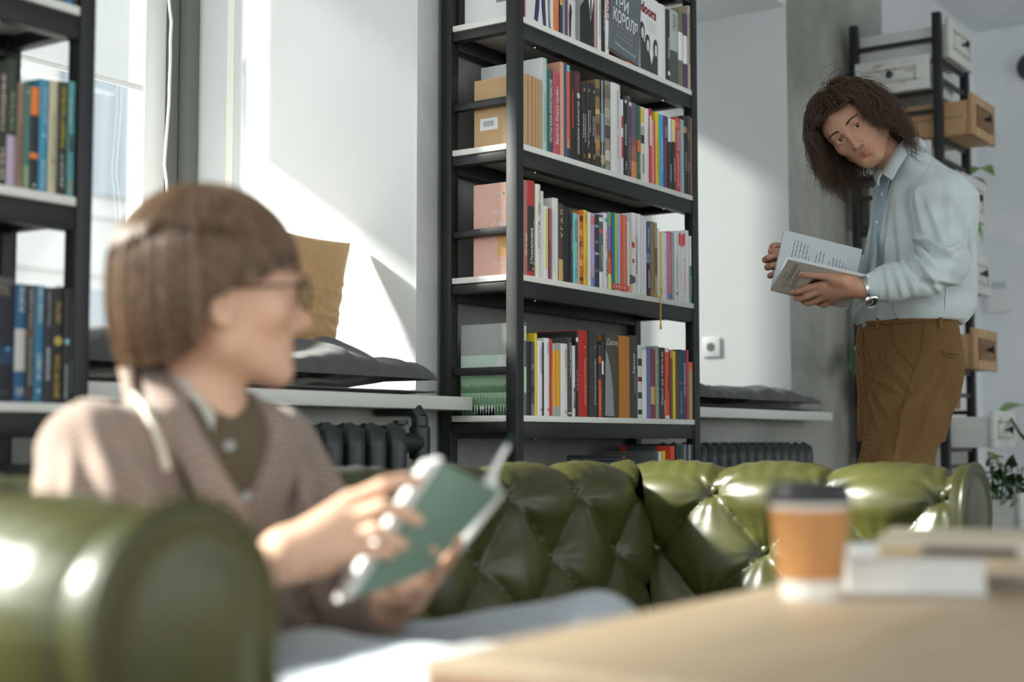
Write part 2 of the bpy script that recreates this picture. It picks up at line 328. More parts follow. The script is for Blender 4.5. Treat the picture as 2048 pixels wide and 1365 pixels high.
def book(loc, t, h, d, color, label, rz=0.0, hard=None, K=None, gloss=None, group=None, o=None, tilt=None):
    o = o or {}; K = (K or 1.9) * KB / 1.9; hard = (t > 0.017) if hard is None else hard
    r = thing('book', label, 'book', loc, rz, group)
    if tilt: r.rotation_euler = (0, tilt, rz)
    bulge = min(0.0035, t * .12) if hard else 0.0008
    m = pmat(color, K, gloss if gloss else (0.5 if not hard else 0.6), bump=(90, 0.05, 0.001))
    v, f = cover_mesh(t, d, h, bulge, hard)
    c = mesh_obj('cover', v, f, m, r)
    ins = 0.003 if hard else 0.0004; th = 0.0023 if hard else 0.001
    MB().box(-t / 2 + th, t / 2 - th, bulge + th, d - ins - .001, ins, h - ins).build('pages', M_PAGES, r)
    for (z0, z1, cc) in o.get('b', []):
        w = o.get('bw', 1.0); n = 6
        P = [[(-t / 2 * w + t * w * i / n, bulge * (1 - (1 - ((2 * i / n - 1) * w) ** 2)) - .0003, z0 * h + .0004), (-t / 2 * w + t * w * i / n, bulge * (1 - (1 - ((2 * i / n - 1) * w) ** 2)) - .0003, z1 * h - .0004)] for i in range(n + 1)]
        mesh_obj('band', *_grid(P), pmat(cc, K), r)
        if o.get('wrap', 0): MB().box(-t / 2 - .0004, -t / 2 - .0001, .0, d * .98, z0 * h, z1 * h).build('band', pmat(cc, K), r)
    for tt in o.get('t', []):
        s, cc, z0, z1 = tt[:4]; fw = tt[4] if len(tt) > 4 else 0.62; off = tt[5] if len(tt) > 5 else 0.0
        W = t * fw; yy = -.0007
        if o.get('down'): text(s, (-W / 2 + off * t, yy, z1 * h), (0, 0, -1), (1, 0, 0), (z1 - z0) * h, W, pmat(cc, K), r)
        else: text(s, (W / 2 + off * t, yy, z0 * h), (0, 0, 1), (-1, 0, 0), (z1 - z0) * h, W, pmat(cc, K), r)
    for (s, cc, z0, z1, fw) in o.get('h', []):
        W = t * fw; text(s, (-W / 2, -.0007, z0 * h), (1, 0, 0), (0, 0, 1), W, (z1 - z0) * h, pmat(cc, K), r)
    for (x, z, rad, cc) in o.get('dot', []):
        MB().lathe([(rad * t, -.0004), (rad * t, -.0009)], (x * t, 0, z * h), 14, axis='y').build('spot', pmat(cc, K), r)
    for (z0, z1, cc, fx, fw) in o.get('ln', []):      # fine print as thin ruled lines
        lb = MB(); zz = z0
        lb.box(fx * t - fw * t / 2, fx * t + fw * t / 2, -.0007, -.0004, z0 * h, z1 * h); lb.build('print_line', pmat(cc, K), r)
    return r
def _grid(P):
    P = np.asarray(P, float); a, b = P.shape[:2]
    return P.reshape(-1, 3), [(i * b + j, (i + 1) * b + j, (i + 1) * b + j + 1, i * b + j + 1) for i in range(a - 1) for j in range(b - 1)]
def row(z, base, shelf, group, entries, ys=-0.268, prev='the post', lim=(0.0348, 1.0560), kd=1.9):
    """entries: (left px, right px, top px, colour, words, options); spines in the plane y = ys."""
    for e in entries:
        p0, p1, top, col, desc = e[:5]; o = e[5] if len(e) > 5 else {}
        y = ys + o.get('sb', 0)
        by = base(0.5 * (p0 + p1))
        x0 = max(lim[0], pix(p0, by, y=y).x); x1 = min(lim[1], pix(p1, by, y=y).x); t = max(0.004, x1 - x0 - 0.0007)
        h = pix((p0 + p1) / 2, top, y=y).z - z
        d = o.get('d', min(0.19, max(0.13, h * 0.68)))
        d = min(d, YB - 0.041 - y)
        lab = o.get('label')
        if not lab:
            pw = prev.split(); room = 16 - len(desc.split()) - len(shelf.split()) - 2
            while len(pw) > room and len(pw) > 2: pw.pop(1)
            lab = '%s, %s, right of %s' % (desc, shelf, ' '.join(pw))
        book(((x0 + x1) / 2, y, z + .0004), t, h, d, col, lab, K=o.get('K', 1.9) * kd / 1.9, hard=o.get('hard'), gloss=o.get('gloss'), group=group, o=o)
        prev = 'the ' + re.split(' with | beside | near | in | of | fading ', desc)[0]
def faceout(pl, pr, by, top, z, y, color, label, group, t=0.018, tilt=0.0, K=1.9):
    a = pix(pl, by, y=y); b = pix(pr, by, y=y); w = b.x - a.x; h = pix((pl + pr) / 2, top, y=y).z - z
    r = book((a.x, y + t / 2, z + .0004), t, h, w, color, label, rz=-math.pi / 2, group=group, K=K)
    if tilt: r.rotation_euler = Euler((tilt, 0, -math.pi / 2)); r.location.z += abs(math.sin(tilt)) * w * 1.02
    return r, w, h, t
def on_cover(r, t, poly, w, h, color, name='cover_picture', K=1.9, lift=.0005):
    """Flat print on the front board; poly in cover fractions (0..1 across from spine, 0..1 up)."""
    mesh_obj(name, [(t / 2 + lift, a * w, b * h) for a, b in poly], [tuple(range(len(poly)))], pmat(color, KB), r)
def cover_text(r, t, s, x, z, ww, hh, w, h, color, K=1.9, sl=0.0, bold=.02):
    text(s, (t / 2 + .0009, x * w, z * h), (0, 1, sl), (0, 0, 1), ww * w, hh * h, pmat(color, K), r, bold=bold)
def ell(cx, cy, rx, ry, n=14): return [(cx + rx * math.cos(2 * math.pi * i / n), cy + ry * math.sin(2 * math.pi * i / n)) for i in range(n)]

def bl(a, b):
    return lambda p: a[1] + (b[1] - a[1]) * (p - a[0]) / (b[0] - a[0])
# ---- second visible shelf (z = 1.598)
W_, K_, D_ = 'c9ccc9', '22211f', '35302c'
row(1.598, bl((1048, 284), (1388, 384)), 'second shelf', 'books on the second shelf of the tall bookcase', [
 (1048, 1057.5, 148, '9b7f5c', 'kraft brown volume', dict(d=.17, label='first of five kraft brown volumes, its side carrying a barcode sticker, second shelf', ln=[(.84, .845, '7d6446', 0, .8)])),
 (1058, 1065.5, 152, '967a58', 'kraft volume beside the stickered one', dict(d=.17, ln=[(.80, .805, '7d6446', 0, .8)])),
 (1066, 1071, 154, '9b7f5c', 'thin kraft volume in mid set', dict(d=.17)),
 (1071.5, 1077.5, 157, '967a58', 'kraft volume near the set end', dict(d=.17)),
 (1078, 1083.5, 160, '9b7f5c', 'last kraft volume of five', dict(d=.17)),
 (1086, 1096, 117, '8aa79a', 'tall pale album with silver green spine', dict(d=.215, K=1.9, t=[('ИМПРЕССИОНИЗМ', '6f8a80', .10, .62, .5)], hard=True, gloss=.25)),
 (1096.5, 1107, 140, '2f4a4b', 'dark teal book with silver lettering', dict(t=[('ЧАСТНАЯ ЖИЗНЬ ИМПРЕССИОНИСТОВ', 'aebdb4', .12, .88, .55)])),
 (1108, 1121.5, 146, '97454d', 'raspberry red book with script title', dict(t=[('Братья Воронцовы', 'd8c4bb', .12, .82, .5)])),
 (1122, 1130, 125, 'ad8270', 'tall salmon tan book', dict(d=.2, hard=True)),
 (1131, 1134.5, 127, '37506b', 'thin slate blue book'),
 (1135, 1141.5, 131, 'b04f35', 'thin orange red book with teal top', dict(b=[(.93, 1, '4f98a8'), (0, .1, '1e3440'), (.1, .2, 'a86b4c')])),
 (1142, 1150.5, 142, '2a2320', 'dark book with red strip', dict(b=[(.35, .78, '76302a')], bw=.5)),
 (1151, 1163, 142, '232322', 'black book titled in white capitals', dict(t=[('АПОКАЛИПСИС В ИСКУССТВЕ', 'd4d4d0', .07, .66, .36)], b=[(.76, .97, '512527')], dot=[(0, .72, .28, 'a5a08e')])),
 (1164, 1173.5, 164, '262423', 'first matching black book with small triangle', dict(t=[('Страдающее', 'c8c6c0', .30, .60, .34, -.16), ('Средневековье', 'c8c6c0', .25, .60, .3, .22)], h=[('Л', 'cfcfca', .88, .92, .35)], dot=[(0, .08, .3, '5a4535')])),
 (1174, 1183, 166, '282625', 'second matching black book with triangle', dict(t=[('Мир Средневековья', 'c8c6c0', .20, .66, .34, -.16), ('тайны эпохи', 'aaa8a2', .38, .66, .28, .22)], h=[('Л', 'cfcfca', .88, .92, .35)], dot=[(0, .1, .33, '9a7f58')])),
 (1183.5, 1192.5, 169, '262423', 'third matching black book with triangle', dict(t=[('Искусство', 'c8c6c0', .36, .60, .34, -.16), ('Средневековья', 'c8c6c0', .28, .60, .3, .22)], h=[('Л', 'cfcfca', .88, .92, .35)], dot=[(0, .1, .3, '6b5a48')])),
 (1193, 1202.5, 160, '6e5a3c', 'ornate gold and umber book', dict(b=[(.0, .12, '2e261e'), (.2, .32, '8d6f3a'), (.36, .5, '5a3527'), (.6, .66, 'a08a5e'), (.8, .9, '3d3225')], gloss=.3)),
 (1203, 1211.5, 161, '3b3f4c', 'glossy wrapped book with white edge', dict(b=[(.05, .15, '8d8064'), (.3, .62, '59788a'), (.75, .9, '2a2d38')], ln=[(0.01, .99, 'd5d8dc', -.36, .16)], gloss=.15)),
 (1212, 1222.5, 163, '77705f', 'ornate grey gold wrapped book', dict(b=[(.1, .22, 'a49d8c'), (.35, .5, '4b3d3a'), (.58, .7, '8d8672'), (.8, .95, '5c5648')], gloss=.15)),
 (1224, 1243, 168, 'c4c4b6', 'thick cream book with grey print', dict(t=[('ИСКУССТВО ЖИВОПИСИ', '7d9077', .50, .93, .22, .16), ('ИСТОРИЯ ТЕОРИЯ', 'b0836e', .16, .42, .22, .16)], hard=True)),
 (1243.5, 1247.5, 200, 'c2bdb8', 'narrow white book with crimson patches', dict(b=[(.62, .78, '8c3a3a'), (.22, .5, '93303a')])),
 (1248, 1255.5, 193, '202226', 'slim black book with white letters', dict(t=[('ТАЙНА', 'd0d0cc', .06, .18, .42), ('ИМПЕРИИ', 'd0d0cc', .38, .64, .42)], dot=[(0, .93, .25, 'b5b5b2')])),
 (1256, 1264, 193, '3f3e40', 'charcoal book with tiny white emblem', dict(dot=[(.1, .90, .3, 'd5d5d2')], t=[('КНИГА', '8b8b88', .1, .5, .3)])),
 (1264.5, 1276, 207, '57495a', 'dusky purple book fading to orange', dict(b=[(0, .22, 'b0714e'), (.22, .42, '85564e'), (.42, .55, '6d4c52')])),
 (1276.5, 1283, 212, '2f5a41', 'forest green book with orange block', dict(b=[(.37, .53, 'c4602f')], t=[('Золотой век', 'd5d9cf', .08, .34, .42)])),
 (1283.5, 1290.5, 215, 'bdb9a2', 'patchwork cream and black book', dict(b=[(.78, .98, 'b79b3f'), (.5, .62, '2d2c2a'), (.62, .74, '8a8a80')], ln=[(.1, .36, '7d7d78', 0, .5)])),
 (1291, 1300, 218, 'c9cacc', 'plain white book with grey text', dict(t=[('ХУДОЖНИК', '8b8b8e', .42, .74, .3, .18)], ln=[(.05, .14, '9a9a9a', .1, .1)])),
 (1300.5, 1304.5, 218, 'b03a40', 'red and white banded book', dict(b=[(.93, 1, '9c2230'), (.50, .90, 'cfc6c3')])),
 (1305, 1308.5, 241, 'a98a85', 'thin dusty pink book'),
 (1309, 1312, 243, 'b5403c', 'thin brick red book'),
 (1312.5, 1320.5, 226, 'd3a12c', 'bright yellow book', dict(t=[('ШЕДЕВРЫ ЖИВОПИСИ', '9a7720', .10, .66, .3)])),
 (1321, 1328.5, 230, '2f8fb9', 'vivid cyan blue book', dict(t=[('ЛЕГЕНДЫ', 'a9d0e0', .20, .66, .45)])),
 (1329, 1337, 233, '573552', 'deep purple book', dict(t=[('ОПЕРА', 'cfc3cc', .70, .86, .4)])),
 (1338, 1345.5, 237, '2b2c29', 'mint topped black book', dict(b=[(.66, 1, 'abb9b2')], t=[('ПИСЬМА', 'b9bab6', .1, .36, .36)])),
 (1346, 1352.5, 240, '2c2826', 'yellow topped black book', dict(b=[(.68, 1, 'b5ae7d')], t=[('ОЧЕРКИ', 'b0aeac', .12, .45, .36)])),
 (1353, 1361, 236, 'a03a35', 'red book with white capitals', dict(t=[('САНТОС', 'ddd6d2', .56, .82, .55), ('история', 'c9a19b', .06, .5, .4)], b=[(.86, .95, 'b65c35')])),
 (1361.5, 1364.5, 239, '8c7a8a', 'thin mauve book'),
 (1365, 1368.5, 241, '7fa096', 'thin mint book'),
 (1369, 1376.5, 233, '2a2724', 'black book with tan flame', dict(b=[(.78, .86, '8e6d4c')], t=[('НОЧЬ', '9b9a96', .3, .55, .3)])),
 (1377, 1382.3, 233, '34373a', 'dark marbled grey book', dict(b=[(.3, .42, '5d4452'), (.7, .78, '4f524f')])),
 (1382.8, 1386.3, 237, '8d6344', 'tall brown portfolio at the right end', dict(d=.215)),
], prev='the kraft set')
# ---- third visible shelf (z = 1.234)
row(1.234, bl((1045, 547), (1388, 603)), 'third shelf', 'books on the third shelf of the tall bookcase', [
 (1047.5, 1057, 361, '8d5550', 'rose red hardback with pink laminated side', dict(d=.17, hard=True, K=2.0, t=[('Мартин Иден', 'cdb5ae', .20, .44, .5)], gloss=.3)),
 (1057.5, 1071, 362, '932d2e', 'red hardback with black lower spine', dict(b=[(.045, .73, '242322')], t=[('Мышеловка', 'd9d7d2', .13, .50, .42, -.1), ('Ночь у Пасечника', 'c9c7c2', .12, .60, .22, .30)], dot=[(.1, .075, .16, '9a5040')])),
 (1072.5, 1083, 369, 'bdb7a8', 'tall cream book with handwritten words', dict(t=[('сАсти,', '7f7a6e', .30, .62, .5), ('Жизнь', '85806f', .66, .80, .5)], ln=[(.84, .96, 'a39c8b', .2, .1)])),
 (1083.5, 1087.5, 383, 'b1b4b0', 'narrow pale grey book'),
 (1088, 1098, 413, 'c6c8c6', 'white book with yellow strip', dict(b=[(.13, .96, 'd4ad3f')], bw=.42)),
 (1098.5, 1102.5, 418, '6d3148', 'thin plum book', dict(b=[(.55, 1, '8b4a50')])),
 (1107, 1118.5, 397, 'bfb9ab', 'tall ivory hardback with white spine', dict(d=.2, hard=True, K=2.0, ln=[(.1, .86, 'c9c9c4', -.15, .5)])),
 (1119, 1128, 408, '3e342b', 'umber book with gold brush marks', dict(b=[(0, .28, 'a7895a')], t=[('У Г А Л', 'b3a177', .56, .92, .5)])),
 (1128.5, 1141, 415, '1f2021', 'thick plain black book', dict(d=.2, hard=True)),
 (1141.5, 1146.5, 424, '30373a', 'slim graphite book', dict(t=[('архив', '8f9594', .45, .75, .35)])),
 (1147, 1157, 427, '68a9a6', 'light aqua book with dark capitals', dict(t=[('КЕНОТОН', '2c4f52', .60, .90, .42), ('роман', '3f6d6d', .08, .22, .3)], K=1.7)),
 (1157.5, 1160, 430, 'b98e77', 'thin peach book'),
 (1160.5, 1168, 422, 'a3562f', 'orange and brown patterned book', dict(b=[(.05, .1, '3a2a22'), (.25, .34, 'd08748'), (.5, .58, '57291c'), (.66, .74, 'd1793f'), (.85, .93, '4b2a20')], t=[('ДОМ', 'd8c4b0', .40, .56, .5)])),
 (1168.5, 1176.5, 421, 'c79a24', 'golden yellow book', dict(t=[('смерть', '8b6b1e', .82, .95, .4)], ln=[(.06, .34, 'b88552', 0, .35)])),
 (1177, 1183.5, 425, 'c2c5c7', 'smooth white book with yellow dot', dict(ln=[(.08, .2, '8a8d90', .2, .12)])),
 (1184, 1191, 427, '9a7f98', 'pink and violet washed book', dict(b=[(.84, .96, 'b05c60'), (.3, .5, '8c86b0'), (0, .12, '5c6c9a')])),
 (1191.5, 1199.5, 430, '283038', 'dark blue sketch patterned book', dict(b=[(.82, .86, '6b7a80'), (.6, .64, '4f6068'), (.44, .48, '8f8a86'), (.2, .25, '46545c')])),
 (1200, 1208, 430, '4a5253', 'grey book with white lower spine', dict(b=[(0, .22, 'cfd2cf'), (.9, .96, 'c9cccb'), (.74, .8, 'a04a44')], t=[('ГОРОД', 'c3c8c6', .3, .58, .4)])),
 (1208.5, 1217, 427, 'b7bcb5', 'pale book with teal spot', dict(dot=[(0, .91, .3, '3c8d8f')], t=[('РАССКАЗЫ', 'a2695c', .50, .76, .4), ('жизнь', '6d726f', .15, .4, .35)])),
 (1217.5, 1224.5, 425, '6b5c86', 'purple red and yellow striped book', dict(b=[(.82, 1, '66815c'), (.2, .5, 'b5503b'), (0, .2, 'c9b36a'), (.4, .5, 'b08552')])),
 (1225, 1230, 426, '1f6378', 'petrol teal series book', dict(b=[(.01, .09, 'b5302c')], h=[('3', 'e0d0c5', .03, .07, .5)])),
 (1230.5, 1236, 427, '8c9a55', 'olive green series book', dict(b=[(.01, .09, 'b5302c')], h=[('4', 'e0d0c5', .03, .07, .5)])),
 (1236.5, 1241.5, 428, '7d9bb5', 'sky blue series book', dict(b=[(.01, .09, 'b5302c')], h=[('1', 'e0d0c5', .03, .07, .4)])),
 (1242, 1247, 430, 'bd4b3c', 'coral red series book', dict(b=[(.01, .09, 'b5302c')], h=[('5', 'e0d0c5', .03, .07, .5)])),
 (1247.5, 1252, 431, 'c46c38', 'tangerine series book', dict(b=[(.01, .09, 'b5302c')], h=[('1', 'e0d0c5', .03, .07, .4)])),
 (1252.3, 1255, 432, 'a0596f', 'rosy series book', dict(b=[(.01, .09, 'b5302c')])),
 (1255.3, 1259.5, 442, 'c6c2b6', 'ivory series book with red foot', dict(b=[(.01, .09, 'b5302c')], h=[('2', 'e0d0c5', .03, .07, .5)])),
 (1260, 1265.5, 455, 'aaa594', 'sandy book with dark half circles', dict(b=[(.0, .12, 'b59a6b'), (.13, .28, '4d4a45')])),
 (1266, 1277, 427, 'c9c8c0', 'thick white book with red dots', dict(d=.2, t=[('АЛЬФРЕД БАРР', '4a4a48', .24, .72, .34, .2)], dot=[(-.42, .60, .3, 'a8332d'), (-.42, .40, .2, 'a8332d'), (-.40, .17, .34, '45423f')], K=2.0)),
 (1277.5, 1284, 429, 'c4c5c1', 'blank white book'),
 (1284.5, 1288.5, 432, 'bfc0bc', 'chalk white book'),
 (1289, 1293.5, 443, 'c7c8c5', 'short milky white book'),
 (1294, 1302.5, 445, '2c4d74', 'navy blue book with cloudy band', dict(t=[('ОПЕРАЦИЯ', 'd5dade', .66, .92, .42), ('РОБЕРТ', 'cdd2d6', .12, .36, .42)], b=[(0, .44, '1f2733'), (.44, .58, '5a7188')])),
 (1303, 1310, 444, '7a6149', 'brown book with gold ribbon marker', dict(rib=1)),
 (1310.5, 1315.5, 446, '7c7a66', 'moss grey book with brown patch', dict(b=[(.3, .66, '5c4636')], t=[('лес', 'b9b6a4', .05, .25, .5)])),
 (1316, 1319.5, 458, 'c1c4bb', 'whitish green thin book'),
 (1320, 1325.5, 464, 'c6a24a', 'straw yellow slim book', dict(ln=[(.05, .15, '8d7335', 0, .4)])),
 (1326, 1336.5, 466, 'c3c7c9', 'cool white book with thin text', dict(t=[('вечер', '8c9092', .55, .75, .22, .1), ('повесть', '9aa0a0', .06, .2, .2, .1)])),
 (1337, 1344, 464, 'ad5b76', 'pink book with blue foot', dict(b=[(.01, .09, '466a9e')], t=[('легко', 'd0a8b5', .2, .7, .3)])),
 (1344.5, 1349.5, 466, '80858a', 'mid grey slim book'),
 (1350, 1358, 463, 'c9ced2', 'bluish white book with faint title', dict(t=[('СЛАЖЕ ВРЕМЯ', '8d9196', .2, .6, .45)], h=[('AB', '3f4246', .08, .13, .6)], K=2.0)),
 (1358.5, 1363, 464, 'c5c9cc', 'white book with crimson tab', dict(b=[(.80, .98, 'a83a3c')])),
 (1363.5, 1367, 466, 'c5c9cc', 'white slim book with scarlet tab', dict(b=[(.78, .97, 'b04a42')])),
 (1367.5, 1372.5, 465, 'bcbfc3', 'white book with orange lettering', dict(b=[(.80, .98, 'ad4038')], t=[('повести', 'b5704e', .15, .62, .4)])),
 (1373, 1379.5, 462, 'b9c1c8', 'powder blue grey book', dict(K=2.0)),
 (1380, 1385, 473, 'b4b9b2', 'pale book with green foot', dict(b=[(0, .56, '3d6a50')], t=[('сад', 'c5ccc2', .1, .4, .4)])),
], prev='the post')
# ---- fourth visible shelf (z = 0.847)
row(0.847, bl((1045, 831), (1388, 838)), 'fourth shelf', 'books on the fourth shelf of the tall bookcase', [
 (1048.3, 1053.2, 645, '4a5650', 'tall landscape album with misty forest side', dict(d=.225, b=[(.24, .52, '8fb394'), (.80, .96, 'a5a89f')], K=1.9, gloss=.12, hard=False)),
 (1053.8, 1062.5, 684, '1d1e26', 'midnight blue short book'),
 (1063, 1069.5, 684, '3d3f44', 'marbled dark grey short book', dict(b=[(.62, .7, '5a5c60'), (.3, .4, '2a2b30'), (0, .16, '6a6570')])),
 (1070, 1075.5, 667, 'c2a02c', 'mustard yellow book', dict(d=.2, hard=True)),
 (1076, 1086.5, 682, 'c6c9c9', 'white book with grey columns', dict(t=[('ВАЛЬТЕР БЕНЬЯМИН', '5f6263', .56, .92, .3, .12)], dot=[(.1, .08, .16, 'a5605c')])),
 (1087, 1088.8, 686, '3b2d40', 'very thin aubergine book', dict()),
 (1089.2, 1101, 677, 'c4c7c7', 'white book with maroon logo', dict(t=[('глобус', '5a4a4a', .80, .94, .3, .1)], dot=[(.1, .08, .16, 'a5605c')])),
 (1101.5, 1105.5, 679, 'a3312d', 'slim scarlet book', dict(t=[('ЭКСПЕРИМЕНТ', 'c9a59c', .2, .5, .4)])),
 (1106, 1113.5, 688, '8d8f8c', 'grey book in amber jacket', dict(b=[(.13, .9, 'b98722')], t=[('очерк', 'd4b56b', .2, .45, .3)])),
 (1114, 1122.5, 687, '858785', 'second amber jacketed grey book', dict(b=[(.13, .91, 'b5831f')])),
 (1123, 1137, 688, 'c9c9c7', 'white book with red gold title', dict(t=[('МИХАЙЛОВ', 'a03a38', .66, .92, .36, .1), ('повести', 'c2a370', .35, .62, .25, .15)], dot=[(.1, .06, .15, 'a58a5c')])),
 (1137.5, 1145, 675, '3c3a38', 'smoky grey book with white capitals', dict(t=[('НОВАЯ ЕВРОПА', 'b0afac', .5, .93, .4)], b=[(.03, .05, 'b0afac')])),
 (1145.5, 1151, 692, 'c2c5c4', 'short white book with black word', dict(t=[('MEDIUM', '1c1c1c', .12, .4, .6)])),
 (1151.5, 1157, 663, '1b1c1c', 'tall black folio with long side', dict(d=.225, hard=False, dot=[(0, .9, .5, 'bdbdbb')], t=[('опыт', '8d8e8d', .3, .55, .4)])),
 (1158, 1177.5, 662, '96241f', 'thick red hardback', dict(hard=True, t=[('КРАСНЫЙ ШУМ И ГРАММАТИКА', 'c9908a', .14, .68, .22, .1), ('I', 'c9908a', .80, .82, .1, .1)])),
 (1180, 1197, 663, '2a3330', 'thick dark green hardback', dict(hard=True, t=[('ВТОРОЙ ШУМ И ГРАММАТИКА', 'a4aba7', .14, .68, .22, .1), ('II', 'a4aba7', .80, .83, .1, .1)])),
 (1197.5, 1203.5, 690, '3a2f2c', 'black book with orange foot', dict(b=[(0, .52, 'c2492a'), (.74, .84, 'b0533c')], t=[('роман', 'd79a80', .1, .4, .3)])),
 (1204, 1208.5, 683, '2e2e2e', 'slim black book with white label', dict(b=[(.56, .74, 'b9bab7')])),
 (1240.5, 1260, 673, '9a651f', 'ochre brown hardback', dict(hard=False, d=.18)),
 (1260.5, 1277, 672, '353533', 'dark graphite hardback with white title', dict(hard=True, t=[('Барская', 'cfcfcb', .54, .78, .34)], ln=[(.3, .52, '8a8a87', .1, .06)])),
 (1278, 1286, 692, 'a9aaa6', 'black and white chequered book', dict(b=[(.05, .12, '1f2021'), (.27, .36, '22302e'), (.5, .57, '5a2226'), (.72, .82, '202122')])),
 (1286.5, 1296, 691, 'bfc1bf', 'bone white book with dotted edge', dict(b=[(.93, .98, '8e8f8c')])),
 (1296.5, 1303, 695, '4a5c8c', 'lavender blue book', dict()),
 (1303.5, 1312.5, 699, '713034', 'maroon book with tan label', dict(b=[(.2, .46, 'a5814c')])),
 (1313, 1319.5, 693, '6f7f78', 'sage grey book', dict(t=[('сны', '9aa8a0', .2, .8, .3)])),
 (1320, 1332, 696, '352c2b', 'dark book with white title on film', dict(t=[('Кино за гранью', 'd2cfcb', .20, .94, .4, -.08), ('Андрей', 'c4c1bd', .06, .26, .26, .3)])),
 (1332.5, 1341, 697, 'c4452c', 'orange red book with white ends', dict(b=[(.94, 1, 'b9bab7'), (0, .05, 'b9bab7')], t=[('опыт', '701e16', .4, .62, .45)])),
 (1341.5, 1346.5, 701, '5c3d2a', 'chestnut book with orange head', dict(b=[(.88, 1, 'b5722f')])),
 (1347, 1353, 703, 'c0a128', 'lemon yellow book', dict()),
 (1353.5, 1359, 703, '4a3b2c', 'dark brown slim book', dict()),
 (1359.5, 1366, 700, '253a4f', 'navy book with pale print', dict(t=[('море', '8fa0ac', .08, .4, .35)], b=[(.5, .53, '7a3d6a')])),
 (1366.5, 1374, 702, '2f3b40', 'blue black speckled book', dict(t=[('КОД ФИЛОСОФ', 'a9adae', .34, .82, .6)])),
 (1374.5, 1379.5, 701, '8c3347', 'crimson slim book', dict()),
 (1380, 1387.5, 725, '8d7b57', 'tan book with orange head', dict(b=[(.87, 1, 'b5502c')])),
], prev='the post')
# ---- topmost visible shelf (z = 1.957)
G1 = 'books on the topmost visible shelf of the tall bookcase'
row(1.957, bl((1048, 26), (1388, 178)), 'topmost visible shelf', G1, [
 (1048.3, 1050.5, -118, '7d2a30', 'thin dark red book', dict(d=.028)),
 (1110, 1119.5, -78, 'b0603a', 'orange hardback', dict(t=[('роман', 'c98a60', .3, .6, .4)])),
 (1120, 1125.5, -72, '2f2d33', 'slate book with yellow head', dict(b=[(.40, .7, 'b98b2b')])),
 (1126, 1130.5, -70, '5a8a93', 'faded teal book', dict()),
 (1131, 1135.5, -68, '6d2a44', 'wine purple book', dict(b=[(.5, .9, '3c6a5c')])),
 (1189, 1194, -45, 'a08078', 'rosy book with white title', dict(t=[('МОДА', 'd5cdc8', .5, .7, .5)])),
 (1195, 1204.5, -38, 'bfc2bf', 'white book with upright black text', dict(t=[('АРТУР И ПОСЛЕДНИЙ ГЕРОЙ', '55585a', .18, .80, .36)])),
 (1205, 1211.5, -36, '242424', 'glossy black slim book', dict(t=[('джаз', '8d8d8b', .3, .6, .3)], gloss=.2)),
 (1212, 1219.5, -33, 'c6c4bd', 'white book with red capitals', dict(t=[('ГРОМ', 'a0342e', .48, .92, .7)], dot=[(0, .08, .22, 'b58c4a')])),
 (1256, 1269, -20, 'ab5636', 'orange and navy book with round portrait', dict(b=[(.48, .66, '253a5c'), (.28, .48, 'c9c9c5'), (.08, .28, '6a2f22')], dot=[(0, .40, .3, 'b06a48')])),
 (1270, 1279.5, 0, '2d2724', 'black book with yellow letters', dict(t=[('ПАНК', 'a88f2c', .52, .86, .5), ('РОК', 'a0352c', .1, .38, .6)])),
 (1318, 1333, 10, 'c2c3bd', 'thick white boxed book', dict(hard=True, d=.2)),
 (1334, 1341.5, 20, '262a2b', 'black book with white capitals', dict(t=[('ДЕРЕВО МОЁ', 'c4c6c4', .3, .60, .5)], dot=[(0, .1, .3, 'b9bbb9')])),
 (1342, 1358, 22, '8a938f', 'silver grey photograph book', dict(b=[(0, .44, '3d4343')], t=[('ЛИЦА', '5b6361', .72, .95, .5)])),
 (1358.5, 1368, 24, '5d5a44', 'olive book with white label', dict(b=[(.34, .72, 'c4c4c6')])),
 (1368.5, 1377, 28, '3d3250', 'violet book with white label', dict(b=[(.32, .70, 'c1c0c8')])),
 (1377.5, 1387, 14, '8d8370', 'beige book with black capitals', dict(t=[('ФОТОГРАФИЯ', '2f2c28', .3, .9, .5)])),
], prev='the post')
b1, w, h, t = faceout(1051.5, 1109, 45, -110, 1.957, -.262, 'c0c6cc', 'white book facing out with navy and grey trousered legs, topmost visible shelf', G1)
on_cover(b1, t, [(.28, .04), (.40, .02), (.46, .20), (.49, .55), (.52, .55), (.54, .22), (.60, .0), (.70, .0), (.66, .35), (.64, .6), (.32, .6), (.34, .3)], w, h, '232c4e')
on_cover(b1, t, [(.78, .0), (.92, .0), (.86, .03), (.83, .2), (.84, .6), (.70, .6), (.76, .3)], w, h, '6a6461')
b1, w, h, t = faceout(1136.5, 1166, 72, -80, 1.957, -.250, 'c5c9cb', 'white book facing out with dark red block, topmost visible shelf', G1, t=.012)
on_cover(b1, t, [(.52, .50), (.84, .48), (.84, .95), (.52, .95)], w, h, '8a2430')
on_cover(b1, t, [(.06, .04), (.16, .04), (.2, .25), (.24, .34), (.2, .42), (.1, .44), (.04, .3)], w, h, '222326')
text('ПОП', (t / 2 + .0009, .42 * w, .50 * h), (0, 0, 1), (0, -1, 0), .34 * h, .26 * w, pmat('26272a', KB), b1)
b1, w, h, t = faceout(1160, 1195, 80, -75, 1.957, -.266, '77797a', 'book facing out with a photograph of a dark suit and tie, topmost visible shelf', G1, t=.014)
on_cover(b1, t, [(0, 0), (.95, 0), (.95, .5), (.75, .58), (.6, .42), (.45, .6), (.2, .5), (0, .42)], w, h, '1d1e20')
on_cover(b1, t, [(.45, .6), (.6, .3), (.8, .62), (.7, .66), (.5, .66)], w, h, 'c3c6c6', lift=.0008)
on_cover(b1, t, [(.57, .58), (.65, .58), (.64, .38), (.6, .34), (.56, .4)], w, h, '2a2b2d', lift=.0011)
